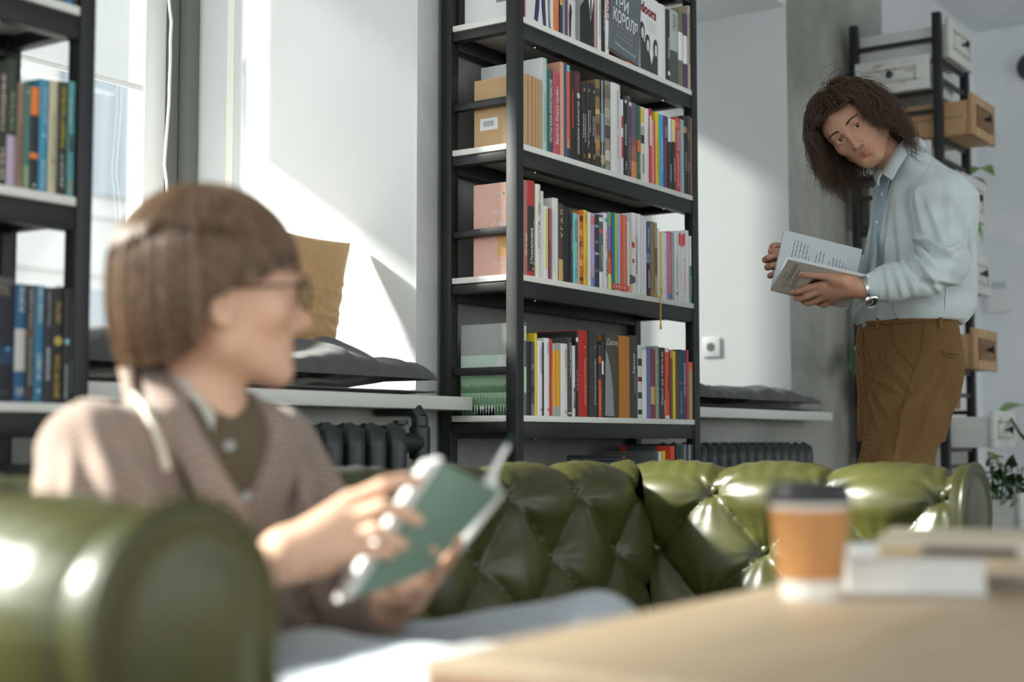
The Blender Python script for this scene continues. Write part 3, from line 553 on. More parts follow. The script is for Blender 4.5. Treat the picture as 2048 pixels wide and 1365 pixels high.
on_cover(b1, t, ell(.6, .72, .17, .1), w, h, '3a3734', lift=.0011)
b1, w, h, t = faceout(1221, 1277, 110, -20, 1.957, -.276, '4e565a', 'dark slate book facing out with large white capitals, topmost visible shelf', G1, t=.02, tilt=-0.10)
cover_text(b1, t, 'ТРИ', .05, .66, .5, .17, w, h, 'c9cbc9', sl=-.05); cover_text(b1, t, 'КОРОЛЯ', .04, .43, .86, .19, w, h, 'c9cbc9', sl=-.05)
for k in range(3): cover_text(b1, t, ['золотая история', 'одной великой', 'эпохи'][k], .15, .36 - .07 * k, .6, .035, w, h, '8d7f70', sl=-.05, bold=0)
cover_text(b1, t, 'ПОВЕСТЬ ИЗ ТРЕХ ЧАСТЕЙ', .14, .10, .72, .035, w, h, 'c2c4c2', sl=-.05)
b1, w, h, t = faceout(1281, 1316, 130, -5, 1.957, -.270, 'b9bcba', 'white music book facing out with dark red title over dark haired figures, topmost visible shelf', G1, t=.022)
cover_text(b1, t, 'doors', .04, .76, .86, .15, w, h, '6d2529', sl=-.12, bold=.05)
for k in range(5): on_cover(b1, t, [(.36, .68 - .03 * k), (.86, .66 - .03 * k), (.86, .664 - .03 * k), (.36, .684 - .03 * k)], w, h, '7c7f7d', 'print_line')
for (cx, cy) in ((.1, .5), (.4, .36), (.86, .34)):
    on_cover(b1, t, ell(cx, cy, .15, .13), w, h, '2d2f2f'); on_cover(b1, t, ell(cx + .02, cy - .02, .08, .08), w, h, 'a5a6a2', lift=.0008)
on_cover(b1, t, [(0, 0), (.98, 0), (.98, .26), (.8, .3), (.62, .1), (.5, .26), (.3, .33), (.12, .42), (0, .42)], w, h, '303332', lift=.0007)
# face-out book of the fourth shelf
b1, w, h, t = faceout(1209.5, 1243, 835, 672, .847, -.262, '3f3a36', 'dark brown book facing out with grey drapery picture, fourth shelf', 'books on the fourth shelf of the tall bookcase', t=.014, tilt=-.03)
on_cover(b1, t, [(0, .01), (.55, .01), (.45, .35), (.3, .6), (.12, .76), (0, .8)], w, h, '77797a')
cover_text(b1, t, 'Делез', .05, .86, .78, .085, w, h, 'c9bfae', bold=.0)
# side prints seen through the open left end of the bookcase
def side_print(label_start, poly, color, name='cover_picture', lift=.0006, K=1.9):
    for o in S.objects:
        if o.name.startswith('book') and o.get('label', '').startswith(label_start):
            c = [k for k in o.children if k.name.startswith('cover')][0]; bb = c.bound_box
            x = bb[0][0] - lift; d = bb[6][1]; h = bb[6][2]
            mesh_obj(name, [(x, d * a, h * b) for a, b in poly], [tuple(range(len(poly)))], pmat(color, KB), o); return o, x, d, h
R_ = lambda a, b, c, d: [(a, c), (b, c), (b, d), (a, d)]
o, x, d, h = side_print('first of five', R_(.52, .88, .27, .44), 'bfc3c2', 'barcode_sticker')
for k in range(9): MB().box(x - .0004, x - .0002, d * (.60 + .024 * k), d * (.60 + .024 * k + (.012 if k % 3 else .007)), h * .32, h * .40).build('barcode', pmat('55585a', KB), o)
side_print('tall pale album', R_(0, 1, 0, 1), 'b4bfc2', 'cover_board', .0004)
o, x, d, h = side_print('rose red hardback', R_(.0, 1, 0, 1), 'b48d80', 'laminated_side', .0003)
side_print('rose red hardback', R_(.12, .52, .22, .44), 'c68a52'); side_print('rose red hardback', R_(.1, .42, .45, .50), 'c9ced0', 'sticker', .0009)
side_print('rose red hardback', [(.12, .22), (.3, .22), (.2, .28), (.16, .44), (.12, .44)], 'b9c2c4', lift=.0009)
for k, (s, z) in enumerate((('Леонардо', .87), ('с', .76), ('Жизнь', .66), ('Моя', .54), ('Мой Мир', .12))):
    text(s, (x - .0008, d * (.62 if len(s) > 1 else .4), h * z), (0, -1, 0), (0, 0, 1), d * (.50 if len(s) > 1 else .06), h * .042, pmat('d8cdc6', KB), o, bold=0)
o, x, d, h = side_print('tall landscape album', R_(.0, 1, 0, 1), '868886', 'laminated_side', .0003)
side_print('tall landscape album', R_(0, 1, .0, .66), '9db0a4', lift=.0005)
side_print('tall landscape album', [(.16, .42), (.56, .42), (.36, .66)], 'b5c4bb', lift=.0007)
side_print('tall landscape album', [(.0, .08), (1, .05), (1, .40), (.7, .45), (.3, .42), (0, .46)], '7d9a7c', lift=.0008)
rs = random.Random(4)
for base, n, hh, c in ((.30, 26, .06, '4d6650'), (.17, 20, .07, '5d7860'), (.04, 22, .10, '2f4434')):
    pts = [(0, max(.002, base - .05))] 
    for k in range(n): 
        a = k / n; pts += [(a + .1 / n, base + rs.uniform(0, .015)), (a + .5 / n, base + hh * rs.uniform(.35, 1.0)), (a + .9 / n, base + rs.uniform(0, .015))]
    pts += [(1, max(.002, base - .05))]
    for k in range(n):
        q = [(k / n, max(.002, base - .05)), ((k + 1) / n, max(.002, base - .05)), pts[3 * k + 3], pts[3 * k + 2], pts[3 * k + 1]]
        if k % 1 == 0: side_pts = q
        _v = [(x - .001, d * a, h * b) for a, b in q]
        if k == 0: mb_ = MB()
        mb_.add(_v, [(0, 1, 2, 3, 4)])
    mb_.build('cover_picture', pmat(c, KB), o)
side_print('tall landscape album', R_(.46, .74, .0, .10), 'c2c6c5', 'barcode_sticker', .0013)
for k in range(7): MB().box(x - .0017, x - .0015, d * (.53 + .02 * k), d * (.54 + .02 * k), h * .035, h * .07).build('barcode', pmat('55585a', KB), o)
# books standing at the back-left, seen only through the open side
def back_book(x0, t, y, h, d, z, col, label, grp):
    return book((x0 + t / 2, y, z + .0004), t, h, d, col, label, group=grp)
back_book(.10, .03, -.09, .205, .035, 1.598, 'bcc4c6', 'pale grey board standing behind the kraft volumes on the second shelf', 'books on the second shelf of the tall bookcase')
bb1 = book((.046, -.236, 1.9574), .016, .20, .17, 'b9bcbc', 'white book at the left end of the topmost visible shelf, back cover outward', group=G1)
for k in range(6): MB().box(-.0084, -.0081, .03 + .004 * (k % 2), .15, .085 + .012 * k, .0865 + .012 * k).build('print_line', pmat('8b8e8e', KB), bb1)
MB().box(-.0084, -.0081, .02, .06, .055, .064).build('print_line', pmat('6b6e6e'), bb1)
# gold ribbon marker
for o in S.objects:
    if o.get('label', '').startswith('brown book with gold ribbon'):
        rb = MB(); P = [(-.001, -.001, .012), (-.001, -.004, .004), (-.001, -.024, -.002), (.001, -.026, -.03), (.0, -.026, -.085), (.0005, -.026, -.105)]
        rb.tube(P, [.0022, .0022, .0022, .0024, .0024, .0045], 6); rb.build('ribbon_marker', pmat('b08a2e', 1.6), o, smooth=True)
# ---- lowest shelf in view
G5 = 'albums on the lowest visible shelf of the tall bookcase'
def album(p0, p1, top, y, col, label, d, o=None, rz=0.0, z=.46):
    x0 = pix(p0, 900, y=y).x; x1 = pix(p1, 900, y=y).x
    return book(((x0 + x1) / 2, y, z + .0004), max(.004, x1 - x0 - .0007), pix((p0 + p1) / 2, top, y=y).z - z, d, col, label, rz=rz, group=G5, o=o)
for (p0, p1, top, c, lab) in [(1354, 1362, 889, '24302f', 'dark green tall album, leftmost of the dark group on the lowest shelf'),
    (1362.5, 1368.5, 889, '2d3b3d', 'grey green album second of the dark group, lowest shelf'), (1369, 1372, 890, '6d7468', 'thin pale green edged album within the dark group, lowest shelf'),
    (1372.5, 1378, 890, '28383a', 'dark teal album in the middle of the dark group, lowest shelf'), (1378.5, 1381.5, 890, '7a8482', 'thin silver edged album, lowest shelf'),
    (1382, 1387.5, 890, '2a3336', 'last dark album against the right post, lowest shelf')]:
    album(p0, p1, top, -.266, c, lab, .19)
a5 = album(1343, 1351, 893, -.266, 'b23c22', 'large orange red album, its long side showing on the lowest shelf', .19)
album(1326, 1331, 903, -.266, 'c2a21f', 'thin yellow book in front of the orange red album, lowest shelf', .19)
album(1318, 1325, 905, -.267, 'b5b9b8', 'white spined book beside the thin yellow one, lowest shelf', .18)
a6 = album(1312, 1317.5, 903, -.268, '4a4d4b', 'grey book with a dark tree photograph on its side, lowest shelf', .2)
xs_ = -.0035
MB().box(-.0045, -.0035, .0, .11, .10, .30).build('cover_picture', pmat('2a3138'), a6)
st = album(1246, 1252, 912, -.266, '4a3a34', 'low navy striped album with brown spine, standing left on the lowest shelf', .2)
_t = (st.children[0].bound_box[6][0]); _h = st.children[0].bound_box[6][2]
MB().box(-_t - .0007, -_t - .0003, .004, .2, 0.004, _h - .002).build('cover_picture', pmat('262d33'), st)
for k in range(6): MB().box(-_t - .0012, -_t - .0008, .006, .198, _h - .012 - .012 * k, _h - .009 - .012 * k).build('print_line', pmat('48525a'), st)
# ---- left bookcase
GL = 'books on the left bookcase'
row(1.234, bl((0, 365), (168, 392)), 'left bookcase upper shelf', GL, [
 (-22, -6, 120, '3a332c', 'black brown book at the frame edge', {}),
 (-5, 11, 128, '2b2a26', 'black book with cream lettering', dict(t=[('ГОЛОДНЫЕ', 'cfc8b4', .45, .92, .5), ('ИГРЫ', 'c4bda5', .05, .3, .5)])),
 (12, 31, 119, '2f3a30', 'dark green book with lilac foot', dict(b=[(0, .40, 'a797ab')], t=[('МЕТЕЛЬ', '8f9a80', .45, .76, .4)])),
 (32, 46, 165, '806958', 'taupe book with worn print', dict(t=[('ПУТЕШЕСТВИЕ', '5e4a3c', .1, .6, .4)])),
 (47, 58, 169, '3f6f66', 'sea green book', dict(b=[(0, .22, '7f9473')], dot=[(0, .93, .2, 'a5c0a5')])),
 (59, 76, 173, '25272a', 'black book with orange blocks', dict(b=[(.72, 1, 'd3702f'), (.30, .36, 'd3702f')], t=[('1', 'b5b5b2', .03, .06, .25)])),
 (77, 95, 158, '3d83a0', 'blue book with white print', dict(t=[('ОСТРОВ', 'a8c5d0', .60, .93, .3, .05), ('сказание о море', 'a9c6d2', .02, .28, .5)], dot=[(0, .5, .2, '8fb5c5')])),
 (96, 113, 160, 'b5ad90', 'beige book with green lettering', dict(t=[('СОКРОВИЩЕ', '6f8a70', .1, .7, .4)], dot=[(0, .28, .2, '8d5a44')])),
 (114, 133, 163, '2d2f2c', 'black book with yellow lettering', dict(t=[('РОБЕРТ ЖЕЛЕЗО', 'b7a52e', .42, .96, .42), ('ДОМ', 'b5b5b0', .06, .35, .35)])),
 (134, 165, 165, '4f8b8c', 'thick teal book with portrait', dict(b=[(.38, .54, '2d3436')], bw=.62, t=[('КОРОЛЬ', 'b3d0d2', .64, .86, .3, -.2), ('ПОВЕСТЬ', '36696c', .62, .88, .28, .2), ('собрание', '3f7375', .2, .36, .4)], h=[('12', 'b57a2d', .04, .13, .62)])),
], ys=-.268, prev='the frame edge', lim=(-2.04, -1.4760), kd=1.3)
row(.847, bl((0, 800), (165, 803)), 'left bookcase lower shelf', GL, [
 (-28, 27, 552, '23222c', 'thick black starry fantasy book', dict(t=[], b=[(.93, .99, '54524f'), (.30, .44, '1f3a56')], dot=[(.24, .42, .07, '4f9ac0')], h=[('ИГРА', '8b8677', .84, .92, .5), ('ТАЙНА', '5c5a58', .06, .1, .5)])),
 (28, 50, 568, '2a5578', 'blue book with white panel', dict(b=[(.26, .62, 'b9b9b2')], t=[('ФОРМА', 'c5cdd0', .76, .98, .5)], h=[('РИТМ', 'c2c8cc', .05, .12, .7)], K=1.8)),
 (51, 66, 570, '35302e', 'dark brown book with pale lettering', dict(t=[('СТАТЬ И ЖИТЬ', 'b5aaa0', .62, .97, .5), ('БОЛЬШОЕ ПУТЕШЕСТВИЕ', 'a9a9a2', .15, .55, .4)], b=[(.56, .60, '6d4636')])),
 (67, 86, 571, '2f6d8b', 'steel blue book with white words', dict(t=[('ОСНОВА И ВЕК', 'c9d6da', .68, .99, .4), ('И СВЕТ', 'c5d2d8', .2, .42, .45)], dot=[(0, .1, .15, 'b9c6cc')])),
 (87, 101, 575, '2b2a2f', 'black violet book with white words', dict(t=[('ВОЛШЕБНИК', 'c9c9cc', .2, .48, .5), ('ТОЧКА ОТСЧЁТА', 'b7aeb5', .66, .97, .4)])),
 (102, 124, 577, '262522', 'black book with golden sphere', dict(dot=[(0, .54, .38, 'a8974e')], t=[('МЕТРО', 'b0905a', .70, .88, .45), ('ВРЕМЯ СНА', 'b5953c', .05, .42, .5)])),
 (125, 143.5, 580, '22242a', 'black book with icy blue sphere', dict(dot=[(0, .54, .4, '7fa9b9')], t=[('НЕВОЗМОЖНОЕ', 'b0b9be', .04, .34, .45)])),
 (144, 153, 575, '26282a', 'black book with grey words', dict(t=[('ESCAPE ROOM', 'b5b5b0', .10, .38, .45), ('история одного дома', '8e8f8c', .46, .86, .35)], dot=[(0, .42, .2, 'b59a2d')])),
 (153.5, 157.5, 573, '3f8199', 'slim turquoise book', dict(b=[(.93, 1, '8c8d85')])),
], ys=-.268, prev='the frame edge', lim=(-2.04, -1.4760), kd=1.3)
row(1.598, bl((0, -30), (168, 18)), 'left bookcase top shelf', GL, [
 (112, 130, -230, '32302e', 'dark grey book', {}), (131, 148, -235, '35628c', 'royal blue book', {}), (149, 166, -225, '3a2f2d', 'deep brown book', {})], ys=-.268, prev='the gap', lim=(-2.04, -1.4760), kd=1.3)
row(.46, bl((0, 1150), (165, 1150)), 'left bookcase bottom shelf', GL, [(60, 100, 930, '3a3d3a', 'olive black binder', dict(d=.2)), (101, 140, 935, '5a5f5a', 'sage binder', dict(d=.2))], ys=-.268, prev='the gap', lim=(-2.04, -1.4760), kd=1.3)
# ------------------------------------------------------------------ green tufted leather sofa
def leather(name, base, rough=0.40):
    m = mat(name, base, rough, spec=0.5, coat=0.22, noise=(5, 0.22, 5), bump=(260, 0.10, 0.0015))
    m.node_tree.nodes['Principled BSDF'].inputs['Coat Roughness'].default_value = 0.28
    return m
M_LEATHER = leather('olive_leather', (0.046, 0.049, 0.009))
SXL, SXR, SYB, SYF = -2.46, 0.015, -0.565, -1.50      # outer faces of the arms, back plane, front
ZTOP, ZSEAT = 0.728, 0.40
def sofa_profile():
    """(offset from the outer face towards the seat, height), from the seat up over the roll and down outside."""
    P = [(0.262, 0.30), (0.258, 0.36), (0.250, 0.42), (0.240, 0.48), (0.228, 0.53), (0.216, 0.575)]
    c = (0.112, ZTOP - 0.105); r = 0.105
    for k in range(15):
        a = math.radians(-12 + (200 + 12) * k / 14 + 0); P.append((c[0] + r * math.cos(a), c[1] + r * math.sin(a)))
    P += [(0.028, 0.545), (0.05, 0.50), (0.052, 0.42), (0.05, 0.30), (0.05, 0.12)]
    P = np.array(P); seg = np.r_[0, np.cumsum(np.linalg.norm(np.diff(P, axis=0), axis=1))]
    return P, seg
def tufted(name, parent, origin, du, dn, length, mit0, mit1, u0=0.0, pitch=0.27, wrinkle=1):
    """Sweep of the padded profile along du from origin; dn points from outer face to seat. mit0/mit1: 1 = mitred end."""
    P, seg = sofa_profile(); S_ = seg[-1]; ns, nu = 150, int(length / 0.0075)
    s = np.linspace(0, S_, ns); o = np.interp(s, seg, P[:, 0]); z = np.interp(s, seg, P[:, 1])
    do = np.gradient(o, s); dz = np.gradient(z, s); nl = np.hypot(do, dz); no, nz = dz / nl, -do / nl   # outward normal (towards seat / up)
    U, SS = np.meshgrid(np.linspace(0, 1, nu), s, indexing='ij')
    O = np.broadcast_to(o, U.shape); lo = O * mit0; hi = length - O * mit1
    X = lo + (hi - lo) * U
    # tuft pattern: rows of buttons at arc lengths, staggered; pleats run over the roll beyond the last row
    rows = [0.10, 0.235, 0.37]; sp = 0.135
    a = (X - u0) / pitch; b = (SS - rows[0]) / sp / 2.0
    p, q = a + b, a - b
    t1 = np.abs(np.sin(math.pi * p)); t2 = np.abs(np.sin(math.pi * q))
    dia = (t1 * t2) ** 0.42
    ple = np.abs(np.sin(math.pi * (a + 0.5 * (len(rows) % 2 == 0) - 0.0))) ** 0.40   # continues from the last row of buttons
    last = rows[-1]; w = np.clip((SS - last) / 0.05, 0, 1); w = w * w * (3 - 2 * w)
    fade = np.clip((S_ - 0.30 - SS) / 0.12, 0, 1)
    H = (1 - w) * dia * 0.040 + w * ple * 0.030 * fade + 0.004
    # puckered wrinkles that run into each button
    rr = 0.0
    for ri, sv in enumerate(rows):
        off = 0.5 * (ri % 2); k = np.round(a - off) + off
        ddx = X - (u0 + k * pitch); dds = SS - sv; dist = np.hypot(ddx, dds) + 1e-6; ang = np.arctan2(dds, ddx)
        H = H - 0.012 * np.exp(-(dist / 0.022) ** 2)
        rr = rr + np.exp(-(dist / 0.075) ** 2) * (1 - np.exp(-(dist / 0.018) ** 2)) * np.sin(ang * 11 + 2.1 * k + ri) * 0.0024
    H = H + wrinkle * rr
    # small creases across the roll
    H = H + w * fade * 0.0014 * np.sin(X * 130 + 3 * np.sin(SS * 21 + X * 9)) * np.exp(-((SS - last - .13) / 0.1) ** 2)
    base = Vector(origin); du, dn = np.array(du, float), np.array(dn, float)
    off_o = (O - 0) + (np.broadcast_to(no, U.shape)) * (H - 0.03)
    off_z = np.broadcast_to(z, U.shape) + np.broadcast_to(nz, U.shape) * (H - 0.03)
    G = np.array(base)[None, None, :] + X[..., None] * du + off_o[..., None] * dn; G = G.copy(); G[..., 2] = off_z
    b_ = MB(); b_.grid(G)
    ob = b_.build(name, M_LEATHER, parent, smooth=True, angle=180)
    return ob, rows
sofa = thing('sofa', 'green tufted leather sofa with rolled arms, standing in front of the windows', 'sofa', (0, 0, 0))
back, _ = tufted('backrest', sofa, (SXL, SYB, 0), (1, 0, 0), (0, -1, 0), SXR - SXL, 1, 1, u0=0.104)
armL, _ = tufted('arm', sofa, (SXL, SYB, 0), (0, -1, 0), (1, 0, 0), SYB - SYF, 1, 0, u0=0.10)
armR, _ = tufted('arm', sofa, (SXR, SYB, 0), (0, -1, 0), (-1, 0, 0), SYB - SYF, 1, 0, u0=0.105)
P, _sg = sofa_profile()
def arm_front(x0, sgn):
    """Padded scroll-shaped front of an arm with piping and tacks."""
    cx = 0.135; pts = [((p[0]), p[1]) for p in P]; n = len(pts)
    cz = 0.52
    v = []; f = []; rings = [(1.0, 0.0), (1.0, 0.02), (0.93, 0.034), (0.84, 0.026), (0.6, 0.034), (0.3, 0.040)]
    for sc, dy in rings:
        for (o_, z_) in pts:
            # shrink towards the spine of the scroll
            tx, tz = (0.13, max(0.16, min(0.62, z_)))
            v.append((x0 + sgn * (tx + (o_ - tx) * sc), SYF + 0.0 - dy, tz + (z_ - tz) * sc))
    for r_ in range(len(rings) - 1):
        for i in range(n - 1): f.append((r_ * n + i, r_ * n + i + 1, (r_ + 1) * n + i + 1, (r_ + 1) * n + i))
    L0 = (len(rings) - 1) * n
    f += [(L0 + i, L0 + i + 1, L0 + n - 2 - i, L0 + n - 1 - i) for i in range(n // 2 - 1)]
    o = mesh_obj('front_panel', v, f, M_LEATHER, sofa, smooth=True)
    bm = bmesh.new(); bm.from_mesh(o.data); bmesh.ops.recalc_face_normals(bm, faces=bm.faces); bm.to_mesh(o.data); bm.free()
    pp = MB().tube([(x0 + sgn * (0.13 + (p[0] - 0.13) * 0.98), SYF - 0.026, p[1]) for p in pts], 0.006, 8)
    pp.build('piping', M_LEATHER, sofa, smooth=True)
arm_front(SXL, 1); arm_front(SXR, -1)
# roll ends, base, seat cushions, feet
sb = MB(); sb.box(SXL + .06, SXR - .06, SYF + .10, SYB - .06, 0.10, 0.195)
sb.build('base_frame', M_LEATHER, sofa, bevel=0.012)
for k in range(2):
    w = (SXR - SXL - 0.46) / 2; x0 = SXL + .23 + k * w
    nx, ny = 40, 34; G = np.zeros((2, nx, ny, 3))
    for s_ in range(2):
        for i in range(nx):
            for j in range(ny):
                a, b = i / (nx - 1), j / (ny - 1); e = (1 - abs(2 * a - 1) ** 8) * (1 - abs(2 * b - 1) ** 8)
                zz = 0.255 + (0.045 * e ** .5 + .028 * e * (1 - (2 * a - 1) ** 2) * (1 - (2 * b - 1) ** 2)) * (1 if s_ else -1)
                G[s_, i, j] = (x0 + .004 + (w - .008) * a, SYF + .06 + (SYB - .28 - SYF) * b, zz)
    m_ = MB(); m_.grid(G[1]); m_.grid(G[0]); m_.build('seat_cushion', M_LEATHER, sofa, smooth=True, angle=180)
M_FOOT = mat('dark_turned_wood', (0.05, 0.025, 0.012), 0.35)
for fx in (SXL + .12, SXR - .12):
    for fy in (SYF + .06, SYB - .1):
        MB().lathe([(0.022, 0), (0.034, 0.01), (0.036, 0.04), (0.024, 0.06), (0.042, 0.08), (0.042, 0.105)], (fx, fy, 0), 18).build('foot', M_FOOT, sofa, smooth=True)
# leather buttons in the dimples
def buttons(origin, du, dn, length, u0, mit0, mit1, pitch=.27):
    P, seg = sofa_profile(); rows = [0.10, 0.235, 0.37]
    for ri, sv in enumerate(rows):
        o_, z_ = np.interp(sv, seg, P[:, 0]), np.interp(sv, seg, P[:, 1]); off = .5 * (ri % 2)
        for k in range(-1, 12):
            u = u0 + (k + off) * pitch
            if u < o_ * mit0 + .02 or u > length - o_ * mit1 - .02: continue
            c = Vector(origin) + Vector(du) * u + Vector(dn) * (o_ - .032); c.z = z_ - .001
            d = Vector(dn); b = MB()
            for i in range(5):
                pass
            b.lathe([(0.004, 0.0075), (0.009, 0.005), (0.011, 0.001), (0.010, -0.003)], (0, 0, 0), 12)
            q = d.to_track_quat('Z', 'Y'); b.v = [tuple(c + q @ Vector(p)) for p in b.v]
            b.build('button', M_LEATHER, sofa, smooth=True)
buttons((SXL, SYB, 0), (1, 0, 0), (0, -1, 0), SXR - SXL, .104, 1, 1)
buttons((SXR, SYB, 0), (0, -1, 0), (-1, 0, 0), SYB - SYF, .105, 1, 0)
buttons((SXL, SYB, 0), (0, -1, 0), (1, 0, 0), SYB - SYF, .10, 1, 0)

# ------------------------------------------------------------------ table, cup, books on the table
def wood(name, c1, c2, scale=(1.2, 14, 14), rough=0.4, ns=3.0):
    m = bpy.data.materials.new(name); m.use_nodes = True; nt = m.node_tree; b = nt.nodes['Principled BSDF']; b.inputs['Roughness'].default_value = rough
    tc = nt.nodes.new('ShaderNodeTexCoord'); mp = nt.nodes.new('ShaderNodeMapping'); mp.inputs['Scale'].default_value = scale
    n = nt.nodes.new('ShaderNodeTexNoise'); n.inputs['Scale'].default_value = ns; n.inputs['Detail'].default_value = 6; n.inputs['Distortion'].default_value = 0.8
    r = nt.nodes.new('ShaderNodeValToRGB'); r.color_ramp.elements[0].position = .3; r.color_ramp.elements[1].position = .7
    r.color_ramp.elements[0].color = (*c1, 1); r.color_ramp.elements[1].color = (*c2, 1)
    L = nt.links.new; L(tc.outputs['Object'], mp.inputs['Vector']); L(mp.outputs['Vector'], n.inputs['Vector']); L(n.outputs['Fac'], r.inputs['Fac']); L(r.outputs['Color'], b.inputs['Base Color'])
    bp = nt.nodes.new('ShaderNodeBump'); bp.inputs['Strength'].default_value = .1; bp.inputs['Distance'].default_value = .003; L(n.outputs['Fac'], bp.inputs['Height']); L(bp.outputs['Normal'], b.inputs['Normal'])
    return m
M_TABLE = wood('tan_wood_table', (0.39, 0.295, 0.185), (0.49, 0.38, 0.26), (1.0, 12, 12), 0.42)
M_TABLED = wood('brown_table_edge', (0.17, 0.075, 0.04), (0.24, 0.12, 0.065), (1.0, 12, 12), 0.45)
TX0, TX1, TY0, TY1, TZ = -2.30, -0.42, -2.62, -1.735, 0.61
tb = thing('table', 'tan wooden table with dark brown edge in the blurred foreground', 'table', ((TX0 + TX1) / 2, (TY0 + TY1) / 2, 0))
cx, cy = (TX0 + TX1) / 2, (TY0 + TY1) / 2
MB().box(TX0 - cx, TX1 - cx, TY0 - cy, TY1 - cy, TZ - .012, TZ).build('tabletop', M_TABLE, tb, bevel=.004)
MB().box(TX0 - cx + .002, TX1 - cx - .002, TY0 - cy + .002, TY1 - cy - .002, TZ - .045, TZ - .0125).build('edge_board', M_TABLED, tb, bevel=.004)
for sx in (TX0 - cx + .45, TX1 - cx - .08):
    for sy in (TY0 - cy + .08, TY1 - cy - .08):
        MB().box(sx - .02, sx + .02, sy - .02, sy + .02, 0, TZ - .045).build('leg', M_BLACK, tb, bevel=.003)
cp = thing('paper_cup', 'brown paper coffee cup with black lid standing on the table', 'cup', tuple(pix(1622, 1196, z=TZ + .0004)))
M_KRAFT = mat('kraft_sleeve', (0.46, 0.215, 0.07), 0.6, noise=(60, .05)); M_CUP = mat('white_cup_paper', (0.78, 0.77, 0.74), 0.5)
CH = 0.118
MB().lathe([(0.0, 0.004), (0.029, 0.004), (0.0305, 0.0), (0.031, 0.001), (0.033, 0.02), (0.0425, CH - .014), (0.041, CH - .014), (0.031, 0.01), (0, 0.01)], n=40).build('cup_body', M_CUP, cp, smooth=True, angle=50)
MB().lathe([(0.0336, 0.0205), (0.0346, 0.0205), (0.0432, CH - .022), (0.0424, CH - .022)], n=40).build('sleeve', M_KRAFT, cp, smooth=True, angle=50)
MB().lathe([(0.0445, CH - .016), (0.0455, CH - .014), (0.0455, CH - .009), (0.0435, CH - .007), (0.0418, CH + .003), (0.0400, CH + .006), (0.0375, CH + .006), (0.0365, CH), (0.0, CH - .001)], n=40).build('lid', mat('black_lid', (0.018, 0.018, 0.02), 0.35), cp, smooth=True, angle=50)
# closed books lying on the table
def lying_book(corner, ang, w, l, t, cols, label, z, group=None, spine_short=False):
    """corner: near-left corner; ang: direction of the edge of length w."""
    r = thing('book', label, 'book', (corner[0], corner[1], z), ang, group)
    MB().box(0, w, 0, l, 0, .0022).build('cover', cols[0], r, bevel=.0008)
    MB().box(0, w, 0, l, t - .0022, t).build('cover', cols[0], r, bevel=.0008)
    MB().box(.003, w - .003, .003, l - .001, .0024, t - .0024).build('pages', cols[1], r)
    MB().box(0, w, l - .0005, l + .002, 0, t).build('spine', cols[2], r, bevel=.0008)
    return r
a = pix(1692, 1187, z=TZ); b = pix(1978, 1193, z=TZ); e = (b - a)
M_WPAGE = mat('white_page_block', (0.66, 0.66, 0.64), .8, bump=(300, .2, .001)); M_WCOV = mat('white_book_cover', (0.60, 0.61, 0.60), .45); M_GCOV = mat('grey_book_cover', (0.36, 0.38, 0.39), .5)
lying_book((a.x, a.y), math.atan2(e.y, e.x), e.length, .235, .040, (M_WCOV, M_WPAGE, M_GCOV), 'thick white hardback lying flat on the table behind the cup', TZ + .0004, 'books lying on the table')
a2 = pix(1752, 1112, z=TZ + .0408); b2 = pix(2030, 1120, z=TZ + .0408); e2 = b2 - a2
nb = lying_book((a2.x, a2.y), math.atan2(e2.y, e2.x) + .03, .165, .21, .020, (mat('cream_cover', (0.56, 0.50, 0.36), .5), M_PAGES, mat('tan_spine', (0.45, 0.36, 0.22), .5)), 'thin cream book with dark brown strip lying on the white hardback', TZ + .0406, 'books lying on the table')
MB().box(.05, .15, -.0015, -.0003, .002, .012).build('strip', mat('dark_brown_print', (0.06, 0.03, 0.02), .5), nb)
MB().box(.004, .05, -.0015, -.0003, .002, .010).build('strip', mat('ochre_print', (0.42, 0.30, 0.10), .5), nb)

